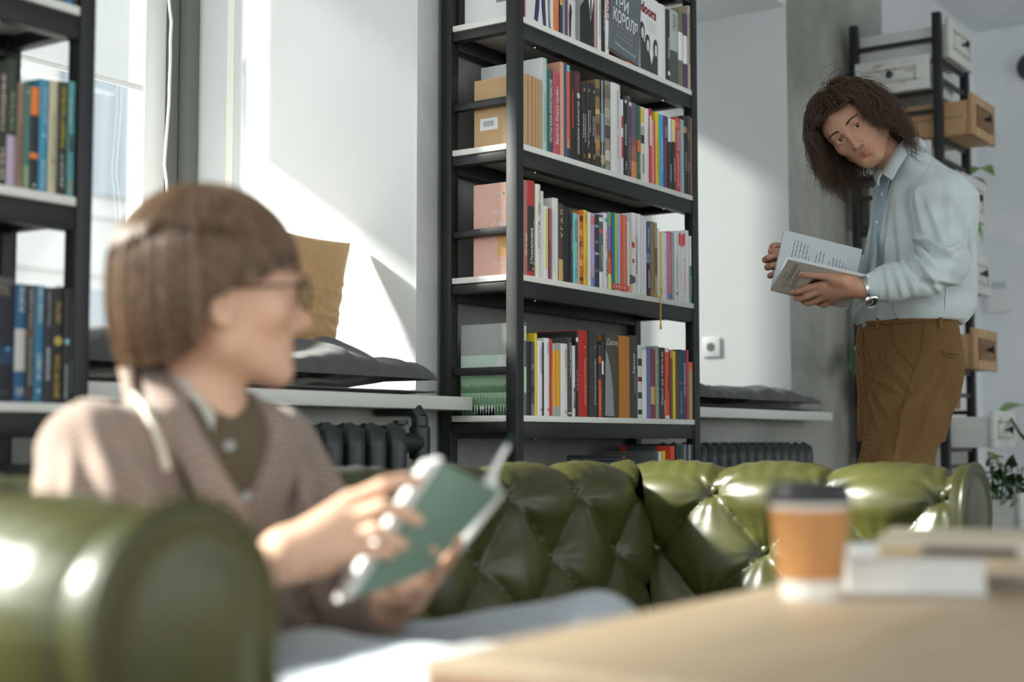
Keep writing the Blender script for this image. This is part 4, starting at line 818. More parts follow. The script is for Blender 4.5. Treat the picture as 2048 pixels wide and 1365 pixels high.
# ------------------------------------------------------------------ cushions on the window sills
def fabric(name, c, sc=220, rough=.9, amt=.18):
    m = mat(name, c, rough, spec=.2, sheen=.15, noise=(sc, amt, 3), bump=(sc * 1.5, .3, .001)); return m
M_CUSH = fabric('charcoal_wool', (0.095, 0.095, 0.098)); M_PILL = fabric('tan_cotton', (0.50, 0.31, 0.145), 90, .85, .10)
def pad(name, x0, x1, y0, y1, z0, hgt, label, seed, parent=None):
    """Flat floppy seat pad with folds."""
    nx, ny = 120, 50; rs = np.random.RandomState(seed)
    A, B = np.meshgrid(np.linspace(0, 1, nx), np.linspace(0, 1, ny), indexing='ij')
    e = ((1 - np.abs(2 * A - 1) ** 22) * (1 - np.abs(2 * B - 1) ** 6)) ** .45
    X = x0 + (x1 - x0) * A; Y = y0 + (y1 - y0) * B
    p = np.stack([X * 9, Y * 9, 0 * X], -1).reshape(-1, 3)
    n1 = rnd_noise(p, seed).reshape(X.shape); n2 = rnd_noise(p * 2.7, seed + 1).reshape(X.shape)
    hgt = hgt * (1 - .45 * np.clip((B - .3) / .25, 0, 1)); folds = np.zeros_like(X)
    for k in range(9):
        th = rs.uniform(-.9, .9); c = rs.uniform(0, 1); u = (A - c) * (x1 - x0) * math.cos(th) + (B - .3) * (y1 - y0) * math.sin(th)
        folds += .014 * np.exp(-(np.abs(u) / .016) ** 1.3) * np.exp(-((B - rs.uniform(0, .5)) / .45) ** 2)
    top = hgt * (.62 + .25 * n1 + .06 * n2) + folds
    Yw = Y + .012 * n2 * (B < .5) 
    Z1 = z0 + .004 + np.maximum(e * top, .004); Z0 = z0 + .0015 + 0.12 * hgt * (1 - e) 
    G1 = np.stack([X, Yw, Z1 + .35 * hgt * (1 - e) * .6], -1); G0 = np.stack([X, Yw, np.minimum(Z0, Z1)], -1)
    b = MB(); b.grid(G1); b.grid(G0)
    ob = b.build(name, M_CUSH, parent, smooth=True, angle=180)
    bm = bmesh.new(); bm.from_mesh(ob.data); bmesh.ops.remove_doubles(bm, verts=bm.verts, dist=.0015)
    be = [e_ for e_ in bm.edges if e_.is_boundary]
    if be: bmesh.ops.bridge_loops(bm, edges=be) if False else None
    bm.to_mesh(ob.data); bm.free()
    return tag(ob, label, 'cushion', 'charcoal pads on the window sills')
pad('seat_pad', -1.38, -0.135, -.118, .52, .8985, .165, 'crumpled charcoal seat pad on the left window sill beneath the tan pillow', 3)
pad('seat_pad', 1.12, 2.575, -.115, .50, .8985, .14, 'dark grey seat pad on the window sill right of the tall bookcase', 8)
def pillow(loc, w, h, t, rot, label):
    n = 70; A, B = np.meshgrid(np.linspace(-1, 1, n), np.linspace(-1, 1, n), indexing='ij')
    e = np.clip((1 - A ** 2) * (1 - B ** 2), 0, 1) ** .42
    pin = 1 - .10 * (1 - np.abs(B) ** 2) * np.abs(A) ** 3; pin2 = 1 - .10 * (1 - np.abs(A) ** 2) * np.abs(B) ** 3
    Z = B * h / 2 * pin2; X = A * w / 2 * pin + .36 * Z
    p = np.stack([X * 18, Z * 18, 0 * X], -1).reshape(-1, 3); nz = rnd_noise(p, 5).reshape(X.shape)
    wr = np.zeros_like(X); rs = np.random.RandomState(2)
    for k in range(16):
        sx = rs.choice([-1, 1]); zc = rs.uniform(-.9, .9); sl = rs.uniform(-.5, .5)
        wr += .007 * np.exp(-(np.abs(B - zc - sl * (A - sx)) / .05) ** 1.4) * np.clip(sx * A + .1, 0, 1)
    Y = e * t / 2 + .004 * nz * e + wr * e ** .3
    G = [np.stack([X, -Y, Z], -1), np.stack([X, Y * .9, Z], -1)]
    b = MB(); b.grid(G[0]); b.grid(G[1])
    o = b.build('pillow', M_PILL, None, smooth=True, angle=180)
    bm = bmesh.new(); bm.from_mesh(o.data); bmesh.ops.remove_doubles(bm, verts=bm.verts, dist=.0008); bmesh.ops.recalc_face_normals(bm, faces=bm.faces); bm.to_mesh(o.data); bm.free()
    o.location = loc; o.rotation_euler = rot
    return tag(o, label, 'pillow')
pillow((-.415, .20, 1.18), .42, .36, .15, (math.radians(-14), math.radians(3), math.radians(-6)), 'tan cotton pillow leaning on the grey pad of the left window sill')

# ------------------------------------------------------------------ cast iron radiators
M_IRON = mat('black_cast_iron', (0.020, 0.025, 0.027), .38, bump=(40, .15, .003))
def radiator(x0, x1, n, zt, zb, yc, label, valve):
    r = thing('radiator', label, 'radiator', ((x0 + x1) / 2, yc, 0)); cx = (x0 + x1) / 2; w = (x1 - x0) / n
    for k in range(n):
        b = MB(); xc = x0 - cx + w * (k + .5)
        for yy in (-.055, .0, .055):
            b.tube([(xc, yy, zb), (xc, yy, zb + .03), (xc, yy, (zb + zt) / 2), (xc, yy, zt - .05), (xc, yy * .9, zt - .02), (xc, yy * .6, zt)], [w * .30, w * .40, w * .33, w * .38, w * .42, w * .22], 12)
        b.tube([(xc, -.06, zt - .03), (xc, .06, zt - .03)], w * .44, 12); b.tube([(xc, -.06, zb + .03), (xc, .06, zb + .03)], w * .44, 12)
        b.tube([(xc - w * .5, 0, zt - .035), (xc + w * .5, 0, zt - .035)], .02, 10); b.tube([(xc - w * .5, 0, zb + .035), (xc + w * .5, 0, zb + .035)], .02, 10)
        b.build('column', M_IRON, r, smooth=True, angle=60)
    for k in (1, n - 2):
        xc = x0 - cx + w * (k + 1); MB().box(xc - .012, xc + .012, -.05, .05, 0, zb + .02).build('foot', M_IRON, r, bevel=.004)
    xe = x1 - cx
    p = MB(); p.tube([(xe, 0, zt - .04), (xe + .035, 0, zt - .04)], .022, 14); p.build('end_nut', M_IRON, r, smooth=True)
    if valve == 'tall':
        MB().tube([(xe + .035, 0, zt - .04), (xe + .12, 0, zt - .04)], [.026, .026], 14).build('pipe_joint', M_IRON, r, smooth=True)
        MB().tube([(xe + .13, 0, .0), (xe + .13, 0, zt - .085), (xe + .13, 0, zt - .08), (xe + .13, 0, zt + .0), (xe + .13, 0, zt + .005), (xe + .13, .0, zt + .03)], [.018, .018, .028, .028, .022, .022], 14).build('pipe', M_IRON, r, smooth=True)
        MB().tube([(xe + .13, 0, zt + .025), (xe + .128, .01, zt + .042), (xe + .122, .03, zt + .05), (xe + .11, .07, zt + .05), (xe + .10, abs(yc) - .012, zt + .05)], .021, 12).build('elbow', M_IRON, r, smooth=True)
        MB().lathe([(.012, -.03), (.014, -.01), (.009, .0), (.009, .015), (.02, .018), (.02, .028)], (xe + .05, 0, zt - .01), 12).build('valve', M_IRON, r, smooth=True)
    else:
        MB().tube([(xe + .035, 0, zt - .04), (xe + .075, 0, zt - .04)], .016, 12).build('pipe_joint', M_IRON, r, smooth=True)
        MB().tube([(xe + .07, 0, .0), (xe + .07, 0, zt - .03)], .016, 12).build('pipe', M_IRON, r, smooth=True)
        MB().tube([(xe + .065, 0, zt - .035), (xe + .12, 0, zt - .03), (xe + .13, 0, zt - .03)], [.018, .02, .012], 12).build('valve', M_IRON, r, smooth=True)
    return r
radiator(-1.26, -.375, 11, .812, .18, -.13, 'black cast iron radiator with tall side pipe under the left window sill', 'tall')
radiator(1.14, 2.23, 14, .762, .16, -.13, 'black cast iron radiator under the window sill right of the tall bookcase', 'low')
# ------------------------------------------------------------------ rack of old drawers and its plants
RX0, RX1, RY0, RY1 = 3.14, 3.545, -.45, -.06
rk = thing('drawer_rack', 'tall black steel rack holding old drawers pushed through it, behind the standing person', 'rack', ((RX0 + RX1) / 2, (RY0 + RY1) / 2, 0))
cx, cy = rk.location.x, rk.location.y; hw = .019
for x in (RX0, RX1):
    for y in (RY0, RY1):
        MB().box(x - cx - hw, x - cx + hw, y - cy - hw, y - cy + hw, 0, 2.72).build('post', M_BLACK, rk, bevel=.003)
def rung(z, side):
    g = .0095
    if side == 'x': MB().box(RX0 - cx - .008, RX0 - cx + .008, RY0 - cy + hw, RY1 - cy - hw, z - g, z + g).build('rung', M_BLACK, rk)
    if side == 'X': MB().box(RX1 - cx - .008, RX1 - cx + .008, RY0 - cy + hw, RY1 - cy - hw, z - g, z + g).build('rung', M_BLACK, rk)
    if side == 'y': MB().box(RX0 - cx + hw, RX1 - cx - hw, RY0 - cy - .008, RY0 - cy + .008, z - g, z + g).build('rung', M_BLACK, rk)
    if side == 'Y': MB().box(RX0 - cx + hw, RX1 - cx - hw, RY1 - cy - .008, RY1 - cy + .008, z - g, z + g).build('rung', M_BLACK, rk)
for z in (2.60, 2.27, 1.90, 1.73, 1.33, .80, .45): rung(z, 'x')
for z in (2.42, 2.05, .985, .66): rung(z, 'y')
def worn_paint(name, paint, under, scale):
    m = bpy.data.materials.new(name); m.use_nodes = True; nt = m.node_tree; b = nt.nodes['Principled BSDF']; b.inputs['Roughness'].default_value = .6
    tc = nt.nodes.new('ShaderNodeTexCoord'); mp = nt.nodes.new('ShaderNodeMapping'); mp.inputs['Scale'].default_value = scale
    n = nt.nodes.new('ShaderNodeTexNoise'); n.inputs['Scale'].default_value = 7; n.inputs['Detail'].default_value = 9; n.inputs['Roughness'].default_value = .7
    r = nt.nodes.new('ShaderNodeValToRGB'); e = r.color_ramp.elements; e[0].position = .36; e[0].color = (*under, 1); e[1].position = .44; e[1].color = (*paint, 1)
    L = nt.links.new; L(tc.outputs['Object'], mp.inputs['Vector']); L(mp.outputs['Vector'], n.inputs['Vector']); L(n.outputs['Fac'], r.inputs['Fac']); L(r.outputs['Color'], b.inputs['Base Color'])
    return m
M_WORN = worn_paint('worn_white_paint', (.68, .69, .66), (.30, .25, .18), (1, 1, 5)); M_BODYW = mat('white_drawer_body', (.70, .71, .68), .6)
M_TRIMW = worn_paint('worn_edge_paint', (.56, .52, .43), (.16, .10, .05), (2, 2, 2))
M_PINE = wood('pine_wood', (.40, .23, .10), (.55, .35, .18), (9, 9, 1.0), .55, 2.2); M_PINED = wood('brown_molding', (.16, .075, .03), (.26, .13, .06), (4, 4, 4), .5)
M_KNOB = mat('black_knob', (.012, .013, .014), .28)
def drawer(x, y, z0, z1, w, depth, label, style='white', face='-y', body=None):
    """Front panel looking along face, with its lower left front corner at (x, y)."""
    r = thing('drawer', label, 'drawer', (x, y, z0), 0 if face == '-y' else -math.pi / 2, 'old drawers pushed through the black rack')
    h = z1 - z0; mf, mt, mb = (M_WORN, M_TRIMW, body or M_BODYW) if style == 'white' else (M_PINE, M_PINED, body or M_PINE)
    MB().box(0, w, 0, .022, 0, h).build('front', mf, r, bevel=.003)
    a, b_ = .055 if w > .25 else .03, .045
    fr = MB()
    for q in ((a, w - a, b_, b_ + .009), (a, w - a, h - b_ - .009, h - b_), (a, a + .009, b_, h - b_), (w - a - .009, w - a, b_, h - b_)):
        fr.box(q[0], q[1], -.007, .002, q[2], q[3])
    fr.build('molding', mt, r, bevel=.002)
    MB().box(a + .014, w - a - .014, -.004, .002, b_ + .014, h - b_ - .014).build('inset_panel', mf if style == 'white' else M_PINED, r, bevel=.0035)
    k = MB(); k.lathe([(.004, 0), (.006, .004), (.007, .012), (.014, .018), (.017, .024), (.014, .031), (.006, .034)], (w / 2, -.004, h / 2), 18, axis='-y'); k.build('knob', M_KNOB, r, smooth=True)
    bd = MB(); t = .012; m = .012; hh = h - .028
    bd.box(m, m + t, .0225, depth, .012, hh); bd.box(w - m - t, w - m, .0225, depth, .012, hh); bd.box(m + t, w - m - t, depth - t, depth, .012, hh); bd.box(m, w - m, .0225, depth, .004, .0115)
    bd.build('drawer_body', mb, r, bevel=.0015)
    bt = MB(); bt.box(m - .002, m, .05, depth - .01, hh * .52, hh * .545); bt.build('groove', mt if style == 'white' else M_PINED, r)
    if face == '-y': rung(z0 - .0095 - .001, 'Y'); rung(z0 - .0095 + .0025, 'y')
    else: rung(z0 - .0095 + .0025, 'x'); rung(z0 - .0095 - .001, 'X')
    return r
dx, dw = 3.166, .352
drawer(dx, -.50, 2.515, 2.70, dw, .43, 'white distressed drawer highest on the rack, its narrow knobbed front at the right')
drawer(dx, -.596, 2.150, 2.338, dw, .50, 'natural pine drawer sticking out right beside the head of the standing person', 'pine')
drawer(dx, -.546, 1.786, 1.982, dw, .44, 'white distressed drawer behind the shoulder of the standing person, below the pine one')
drawer(dx, -.561, 1.445, 1.627, dw, .44, 'white distressed drawer behind the elbow, next to the white wall box')
drawer(dx, -.582, 1.095, 1.280, dw, .46, 'natural pine drawer behind the hip of the standing person', 'pine')
drawer(dx, -.657, .742, .910, dw, .56, 'white drawer jutting far right at thigh height, above the leafy plant')
drawer(dx, -.765, .387, .548, dw, .66, 'low white drawer filled with the leafy plant')
drawer(dx, -.700, .165, .340, dw, .60, 'lowest white drawer beneath the leafy planter drawer')
drawer(3.08, -.082, 2.366, 2.522, .346, .40, 'white distressed drawer facing left, just above the head of the standing person', face='-x')
drawer(3.08, -.082, 1.996, 2.128, .346, .40, 'white drawer facing left, mostly hidden behind the head of the standing person', face='-x')
drawer(3.07, -.082, .919, 1.085, .346, .42, 'white drawer facing left behind the brown trousers, holding a pale leaf plant', face='-x', body=M_PINE)
# plants
def leaf_mat(name, c): 
    m = mat(name, c, .42, spec=.4, noise=(14, .2)); b = m.node_tree.nodes['Principled BSDF']
    b.inputs['Transmission Weight'].default_value = 0.0; b.inputs['Subsurface Weight'].default_value = .15; b.inputs['Subsurface Radius'].default_value = (.01, .02, .005); return m
M_LF1 = leaf_mat('dark_green_leaf', (.030, .085, .030)); M_LF2 = leaf_mat('bright_green_leaf', (.16, .36, .06)); M_LF3 = leaf_mat('pale_leaf', (.40, .50, .40)); M_LF4 = leaf_mat('yellowish_leaf', (.22, .25, .04))
M_STEM = mat('plant_stem', (.12, .15, .06), .6); M_SOIL = mat('potting_soil', (.03, .02, .014), .95, bump=(60, .8, .01))
def leaf(parent, base, tip, width, m, droop=.15, up=(0, 0, 1), fold=.25):
    b, t = Vector(base), Vector(tip); d = t - b; L = d.length; d.normalize(); s = d.cross(Vector(up)); s = s.normalized() if s.length > 1e-4 else Vector((1, 0, 0)); u = s.cross(d)
    n, k = 12, 5; P = np.zeros((n, k, 3))
    for i in range(n):
        a = i / (n - 1); w = width * (math.sin(math.pi * min(1, a * .96 + .02)) ** .8) * (1 - .35 * a) * .5
        c = b + d * (L * a) + u * (droop * L * (math.sin(math.pi * a) * .6))
        for j in range(k):
            q = j / (k - 1) * 2 - 1; P[i, j] = c + s * (w * q) + u * (abs(q) * w * fold + .06 * w * math.sin(9 * a + 2 * q))
    g = MB(); g.grid(P); o = g.build('leaf', m, parent, smooth=True, angle=180); return o
def stem(parent, pts, r=.0025): MB().tube(pts, r, 6).build('stem', M_STEM, parent, smooth=True)
P_ = lambda px, py, y: pix(px, py, y=y)
g1 = thing('plant', 'green leaves hanging out of the drawer behind the shoulder of the standing person', 'plant', (3.45, -.30, 1.80), group='plants in the drawers')
def rel(o, p): return Vector(p) - o.location
b0 = Vector((3.42, -.33, 1.84))
stem(g1, [rel(g1, b0 - Vector((0, 0, .04))), rel(g1, P_(1950, 352, -.36))])
leaf(g1, rel(g1, P_(1942, 350, -.36)), rel(g1, P_(1988, 352, -.40)), .10, M_LF2, .25); leaf(g1, rel(g1, P_(1940, 355, -.34)), rel(g1, P_(1976, 372, -.42)), .07, M_LF1, .1)
stem(g1, [rel(g1, b0 - Vector((0, 0, .04))), rel(g1, b0 + Vector((.08, -.1, .02))), rel(g1, P_(1946, 446, -.40))])
leaf(g1, rel(g1, P_(1944, 444, -.40)), rel(g1, P_(1966, 490, -.42)), .085, M_LF2, .1, up=(0, -1, .2))
g2 = thing('plant', 'pale leaf plant in the white drawer left of the brown trousers', 'plant', (3.15, -.14, .935), group='plants in the drawers')
for (p0, p1, w, m) in (((1712, 742), (1722, 682), .07, M_LF3), ((1708, 742), (1704, 690), .05, M_LF1), ((1714, 740), (1735, 672), .08, M_LF1), ((1704, 742), (1690, 730), .05, M_LF1), ((1716, 742), (1740, 700), .07, M_LF3)):
    stem(g2, [(0, 0, .0), rel(g2, P_(*p0, -.12))]); leaf(g2, rel(g2, P_(*p0, -.12)), rel(g2, P_(*p1, -.13)), w, m, .1, up=(-.8, -.5, .2))
g3 = thing('plant', 'large green leaf arching over the jutting white drawer at the right edge', 'plant', (3.36, -.55, .76), group='plants in the drawers')
stem(g3, [(0, 0, 0), rel(g3, P_(1990, 832, -.55)), rel(g3, P_(2004, 826, -.58))], .004); leaf(g3, rel(g3, P_(2003, 826, -.58)), rel(g3, P_(2085, 822, -.66)), .13, M_LF2, .12)
stem(g3, [(0, 0, 0), (.1, -.1, .12), rel(g3, P_(2040, 868, -.75)), rel(g3, P_(2060, 890, -.75))], .008)
g4 = thing('plant', 'dark bushy plant with many small leaves growing in the low white drawer', 'plant', (3.34, -.60, .405), group='plants in the drawers')
MB().box(-.14, .14, -.12, .18, .0, .09).build('soil', M_SOIL, g4)
rs = random.Random(11)
for k in range(15):
    a = P_(1958 + 6 * k + rs.uniform(-4, 4), 985, -.58 - .008 * k); top = P_(1952 + 6.6 * k + rs.uniform(-8, 8), rs.uniform(925, 968) - (18 if 3 < k < 11 else 0), -.56 - .012 * k)
    stem(g4, [rel(g4, (3.25 + .013 * k, -.6, .49)), rel(g4, a), rel(g4, top)], .0022)
    for j in range(5):
        q = a.lerp(top, .25 + .19 * j); dr = Vector((rs.uniform(-1, 1), rs.uniform(-1, .4), rs.uniform(-.7, .35))).normalized()
        leaf(g4, rel(g4, q), rel(g4, q + dr * rs.uniform(.05, .085)), rs.uniform(.026, .042), M_LF1, .1)
leaf(g4, rel(g4, P_(1976, 905, -.62)), rel(g4, P_(2006, 950, -.66)), .085, M_LF4, .1, up=(.2, -1, .3)); stem(g4, [rel(g4, (3.3, -.6, .49)), rel(g4, P_(1990, 980, -.62)), rel(g4, P_(1976, 905, -.62))], .003)
for (p0, p1) in (((2010, 930), (2028, 915)), ((2015, 925), (2035, 945)), ((1995, 985), (1998, 1012)), ((2015, 980), (2020, 1016))):
    leaf(g4, rel(g4, P_(*p0, -.70)), rel(g4, P_(*p1, -.78)), .05, M_LF1, .15, up=(.2, -1, .4)); stem(g4, [rel(g4, (3.36, -.62, .49)), rel(g4, P_(*p0, -.70))])
# small white lamp on the right window sill
wl = thing('white_vase', 'white rounded vase standing on the sill just right of the tall bookcase', 'vase', (2.33, .62, .8985))
MB().lathe([(.0, .002), (.05, 0), (.075, .03), (.085, .08), (.07, .14), (.035, .19), (.025, .22), (.032, .24), (.026, .24), (.02, .21), (.03, .18), (0, .17)], n=28).build('body', M_CUP, wl, smooth=True, angle=60)
# ------------------------------------------------------------------ organic modelling: distance fields turned into one closed surface
class SDF:
    def __init__(s, lo, hi, h):
        s.ax = [np.arange(lo[i], hi[i] + h, h, dtype=np.float32) for i in range(3)]; s.h = h
        s.D = np.full([len(a) for a in s.ax], 0.3, np.float32)
    def block(s, lo, hi):
        sl = []
        for i in range(3):
            a = max(0, int(np.searchsorted(s.ax[i], lo[i]) - 1)); b = min(len(s.ax[i]), int(np.searchsorted(s.ax[i], hi[i]) + 1)); sl.append(slice(a, max(a, b)))
        return tuple(sl), s.ax[0][sl[0]][:, None, None], s.ax[1][sl[1]][None, :, None], s.ax[2][sl[2]][None, None, :]
    def put(s, sl, d, k, sub=False):
        A = s.D[sl]
        if A.size == 0: return
        d = d.astype(np.float32)
        if sub: d = -d; h = np.maximum(k - np.abs(A - d), 0) / max(k, 1e-6); s.D[sl] = np.maximum(A, d) + h * h * k * .25
        else: h = np.maximum(k - np.abs(A - d), 0) / max(k, 1e-6); s.D[sl] = np.minimum(A, d) - h * h * k * .25
    def cone(s, a, b, ra, rb, k=.01, sub=False, flat=None):
        a, b = np.array(a, float), np.array(b, float); m = max(ra, rb) + k + 2 * s.h
        sl, X, Y, Z = s.block(np.minimum(a, b) - m, np.maximum(a, b) + m); ab = b - a; L = max(ab @ ab, 1e-9)
        px, py, pz = X - a[0], Y - a[1], Z - a[2]; t = np.clip((px * ab[0] + py * ab[1] + pz * ab[2]) / L, 0, 1)
        qx, qy, qz = px - t * ab[0], py - t * ab[1], pz - t * ab[2]
        if flat is not None:                       # flat = (unit axis, squash): thinner along that axis
            n, f = flat; c = (qx * n[0] + qy * n[1] + qz * n[2]) * (1 / f - 1); d = np.sqrt((qx + c * n[0]) ** 2 + (qy + c * n[1]) ** 2 + (qz + c * n[2]) ** 2) - (ra + t * (rb - ra)); d = d * (.5 + .5 * f)
        else: d = np.sqrt(qx * qx + qy * qy + qz * qz) - (ra + t * (rb - ra))
        s.put(sl, d, k, sub)
    def chain(s, pts, k=.01, sub=False, flat=None):
        for (a, ra), (b, rb) in zip(pts[:-1], pts[1:]): s.cone(a, b, ra, rb, k, sub, flat)
    def ell(s, c, r, B=None, k=.01, sub=False):
        """Ellipsoid; B = three unit axes (rows)."""
        c = np.array(c, float); r = np.array(r, float); B = np.eye(3) if B is None else np.array(B, float)
        ext = np.sqrt(((B * r[:, None]) ** 2).sum(0)) + k + 2 * s.h
        sl, X, Y, Z = s.block(c - ext, c + ext); x, y, z = X - c[0], Y - c[1], Z - c[2]
        q = [(x * B[i][0] + y * B[i][1] + z * B[i][2]) for i in range(3)]
        k0 = np.sqrt(sum((q[i] / r[i]) ** 2 for i in range(3))); k1 = np.sqrt(sum((q[i] / r[i] ** 2) ** 2 for i in range(3))) + 1e-6
        s.put(sl, k0 * (k0 - 1) / k1, k, sub)
    def loft(s, lev, f, w, k=.02, sub=False):
        """Stack of ellipses: lev = [(centre, half along f, half along w)], ordered by height."""
        lev = sorted(lev, key=lambda q: q[0][2]); zz = [q[0][2] for q in lev]
        m = max(max(q[1], q[2]) for q in lev) + .05
        C = np.array([list(q[0]) for q in lev]); lo = C.min(0) - m; hi = C.max(0) + m; lo[2] = zz[0] - .05; hi[2] = zz[-1] + .05
        sl, X, Y, Z = s.block(lo, hi); z = np.clip(Z, zz[0], zz[-1])
        ip = lambda v: _smooth_interp(z, zz, v)
        cx, cy, a, b = ip([q[0][0] for q in lev]), ip([q[0][1] for q in lev]), ip([q[1] for q in lev]), ip([q[2] for q in lev])
        x, y = X - cx, Y - cy; u = x * f[0] + y * f[1]; v = x * w[0] + y * w[1]
        q = np.sqrt((np.abs(u) / a) ** 2.3 + (np.abs(v) / b) ** 2.3 + 1e-9); q = np.exp(np.log(q) * (2 / 2.3)) if False else q
        d = (q - 1) * np.minimum(a, b); dz = np.maximum(zz[0] - Z, Z - zz[-1])
        s.put(sl, np.where(dz > 0, np.sqrt(np.maximum(d, 0) ** 2 + dz ** 2), np.maximum(d, dz)), k, sub)
    def mesh(s, smooth=2):
        D = s.D; ins = D < 0; P = []; I = []; N = D.shape; st = ((N[1] - 1) * (N[2] - 1), N[2] - 1, 1); Q = []
        for ax in range(3):
            a = [slice(None)] * 3; b = [slice(None)] * 3; a[ax] = slice(0, -1); b[ax] = slice(1, None)
            da, db = D[tuple(a)], D[tuple(b)]; ia = ins[tuple(a)]; cr = ia != ins[tuple(b)]; idx = np.argwhere(cr)
            if not len(idx): continue
            va, vb = da[cr], db[cr]; t = va / (va - vb); p = idx.astype(np.float64); p[:, ax] += t; sg = ia[cr]
            o1, o2 = [(1, 2), (2, 0), (0, 1)][ax]; ok = np.ones(len(idx), bool)
            for o in (o1, o2): ok &= (idx[:, o] > 0) & (idx[:, o] < N[o] - 1)
            idx, p, sg = idx[ok], p[ok], sg[ok]; base = idx[:, 0] * st[0] + idx[:, 1] * st[1] + idx[:, 2] * st[2]
            cs = [base - st[o1] - st[o2], base - st[o2], base, base - st[o1]]
            q = np.stack(cs, 1); q[~sg] = q[~sg][:, ::-1]; Q.append(q)
            for c in cs: I.append(c); P.append(p)
        I = np.concatenate(I); P = np.concatenate(P); Q = np.concatenate(Q); u, inv = np.unique(I, return_inverse=True); cnt = np.bincount(inv)
        V = np.stack([np.bincount(inv, P[:, i]) / cnt for i in range(3)], 1); F = np.searchsorted(u, Q)
        V = np.stack([s.ax[i][0] + V[:, i] * s.h for i in range(3)], 1)
        E = np.concatenate([F[:, [0, 1]], F[:, [1, 2]], F[:, [2, 3]], F[:, [3, 0]]])
        for _ in range(smooth):
            deg = np.bincount(E[:, 0], minlength=len(V)) + np.bincount(E[:, 1], minlength=len(V))
            V = .5 * V + .5 * np.stack([(np.bincount(E[:, 0], V[E[:, 1], i], len(V)) + np.bincount(E[:, 1], V[E[:, 0], i], len(V))) / deg for i in range(3)], 1)
        return V, F
def _smooth_interp(z, zz, v):
    i = np.clip(np.searchsorted(zz, z) - 1, 0, len(zz) - 2); zz = np.array(zz); v = np.array(v, float)
    m = np.gradient(v, zz); h = zz[i + 1] - zz[i]; t = (z - zz[i]) / h
    return (2 * t**3 - 3 * t**2 + 1) * v[i] + (t**3 - 2 * t**2 + t) * h * m[i] + (-2 * t**3 + 3 * t**2) * v[i + 1] + (t**3 - t**2) * h * m[i + 1]
def normals(V, F):
    n = np.cross(V[F[:, 2]] - V[F[:, 0]], V[F[:, 3]] - V[F[:, 1]]); N = np.zeros_like(V)
    for k in range(4):
        for i in range(3): N[:, i] += np.bincount(F[:, k], n[:, i], len(V))
    return N / (np.linalg.norm(N, axis=1, keepdims=True) + 1e-12)
def np_obj(name, V, F, m, parent=None, attrs=None, smooth=True):
    me = bpy.data.meshes.new(name); n = F.shape[1]
    me.vertices.add(len(V)); me.vertices.foreach_set('co', np.ascontiguousarray(V, np.float32).ravel())
    me.loops.add(F.size); me.loops.foreach_set('vertex_index', np.ascontiguousarray(F, np.int32).ravel())
    me.polygons.add(len(F)); me.polygons.foreach_set('loop_start', np.arange(0, F.size, n, dtype=np.int32))
    me.update(calc_edges=True); me.validate()
    me.polygons.foreach_set('use_smooth', [smooth] * len(me.polygons))
    for x in (m if isinstance(m, list) else [m]): me.materials.append(x)
    for k, v in (attrs or {}).items():
        if v.ndim == 2: a = me.color_attributes.new(k, 'FLOAT_COLOR', 'POINT'); a.data.foreach_set('color', np.concatenate([v, np.ones((len(v), 1))], 1).astype(np.float32).ravel())
        else: a = me.attributes.new(k, 'FLOAT', 'POINT'); a.data.foreach_set('value', v.astype(np.float32))
    o = bpy.data.objects.new(name, me); S.collection.objects.link(o)
    return setp(o, parent) if parent else o
def tubes(paths, radii, sides=4):
    """paths (n, k, 3), radii (k,) or (n, k) -> vertices, quads of many tapered strands."""
    P = np.asarray(paths, float); n, k = P.shape[:2]; R = np.broadcast_to(np.asarray(radii, float), (n, k))
    T = np.gradient(P, axis=1); T /= np.linalg.norm(T, axis=2, keepdims=True) + 1e-9
    up = np.zeros_like(T); up[..., 2] = 1; up = np.where(np.abs(T[..., 2:3]) > .95, np.array([1., 0, 0]), up)
    A = np.cross(T, up); A /= np.linalg.norm(A, axis=2, keepdims=True) + 1e-9; Bv = np.cross(T, A)
    V = np.stack([P + (A * math.cos(2 * math.pi * j / sides) + Bv * math.sin(2 * math.pi * j / sides)) * R[..., None] for j in range(sides)], 2)
    idx = np.arange(n * k * sides).reshape(n, k, sides); a = idx[:, :-1, :]; b = np.roll(a, -1, 2); d = idx[:, 1:, :]; c = np.roll(d, -1, 2)
    return V.reshape(-1, 3), np.stack([a, b, c, d], -1).reshape(-1, 4)
def join_vf(parts):
    V = []; F = []; n = 0
    for v, f in parts: V.append(v); F.append(f + n); n += len(v)
    return np.concatenate(V), np.concatenate(F)
CU = (Vector((0, 0, math.cos(PITCH))) - FWD * math.sin(PITCH)); CT = -(FWD * math.cos(PITCH) + Vector((0, 0, math.sin(PITCH))))
at = lambda px, py, D: np.array(pix(px, py, D=D))
class Head:
    """Head frame: x = the person's left, y = up, z = forward; yaw/roll seen from the room."""
    def __init__(s, c, yaw, roll, scale=1.0, pitch=0.0):
        F = np.array([math.sin(yaw), 0, math.cos(yaw)]); U = np.array([0, 1.0, 0]); X = np.cross(U, F)
        cp, sp = math.cos(pitch), math.sin(pitch); F, U = F * cp - U * sp, U * cp + F * sp
        c_, s_ = math.cos(roll), math.sin(roll); Rm = np.array([[c_, -s_, 0], [s_, c_, 0], [0, 0, 1]])
        W = np.array([list(RGT), list(CU), list(CT)])
        s.B = np.array([Rm @ v for v in (X, U, F)]) @ W; s.c = np.array(c); s.k = scale
    def w(s, p): return s.c + (np.asarray(p, float) * s.k) @ s.B
    def l(s, p): return ((np.asarray(p) - s.c) @ s.B.T) / s.k
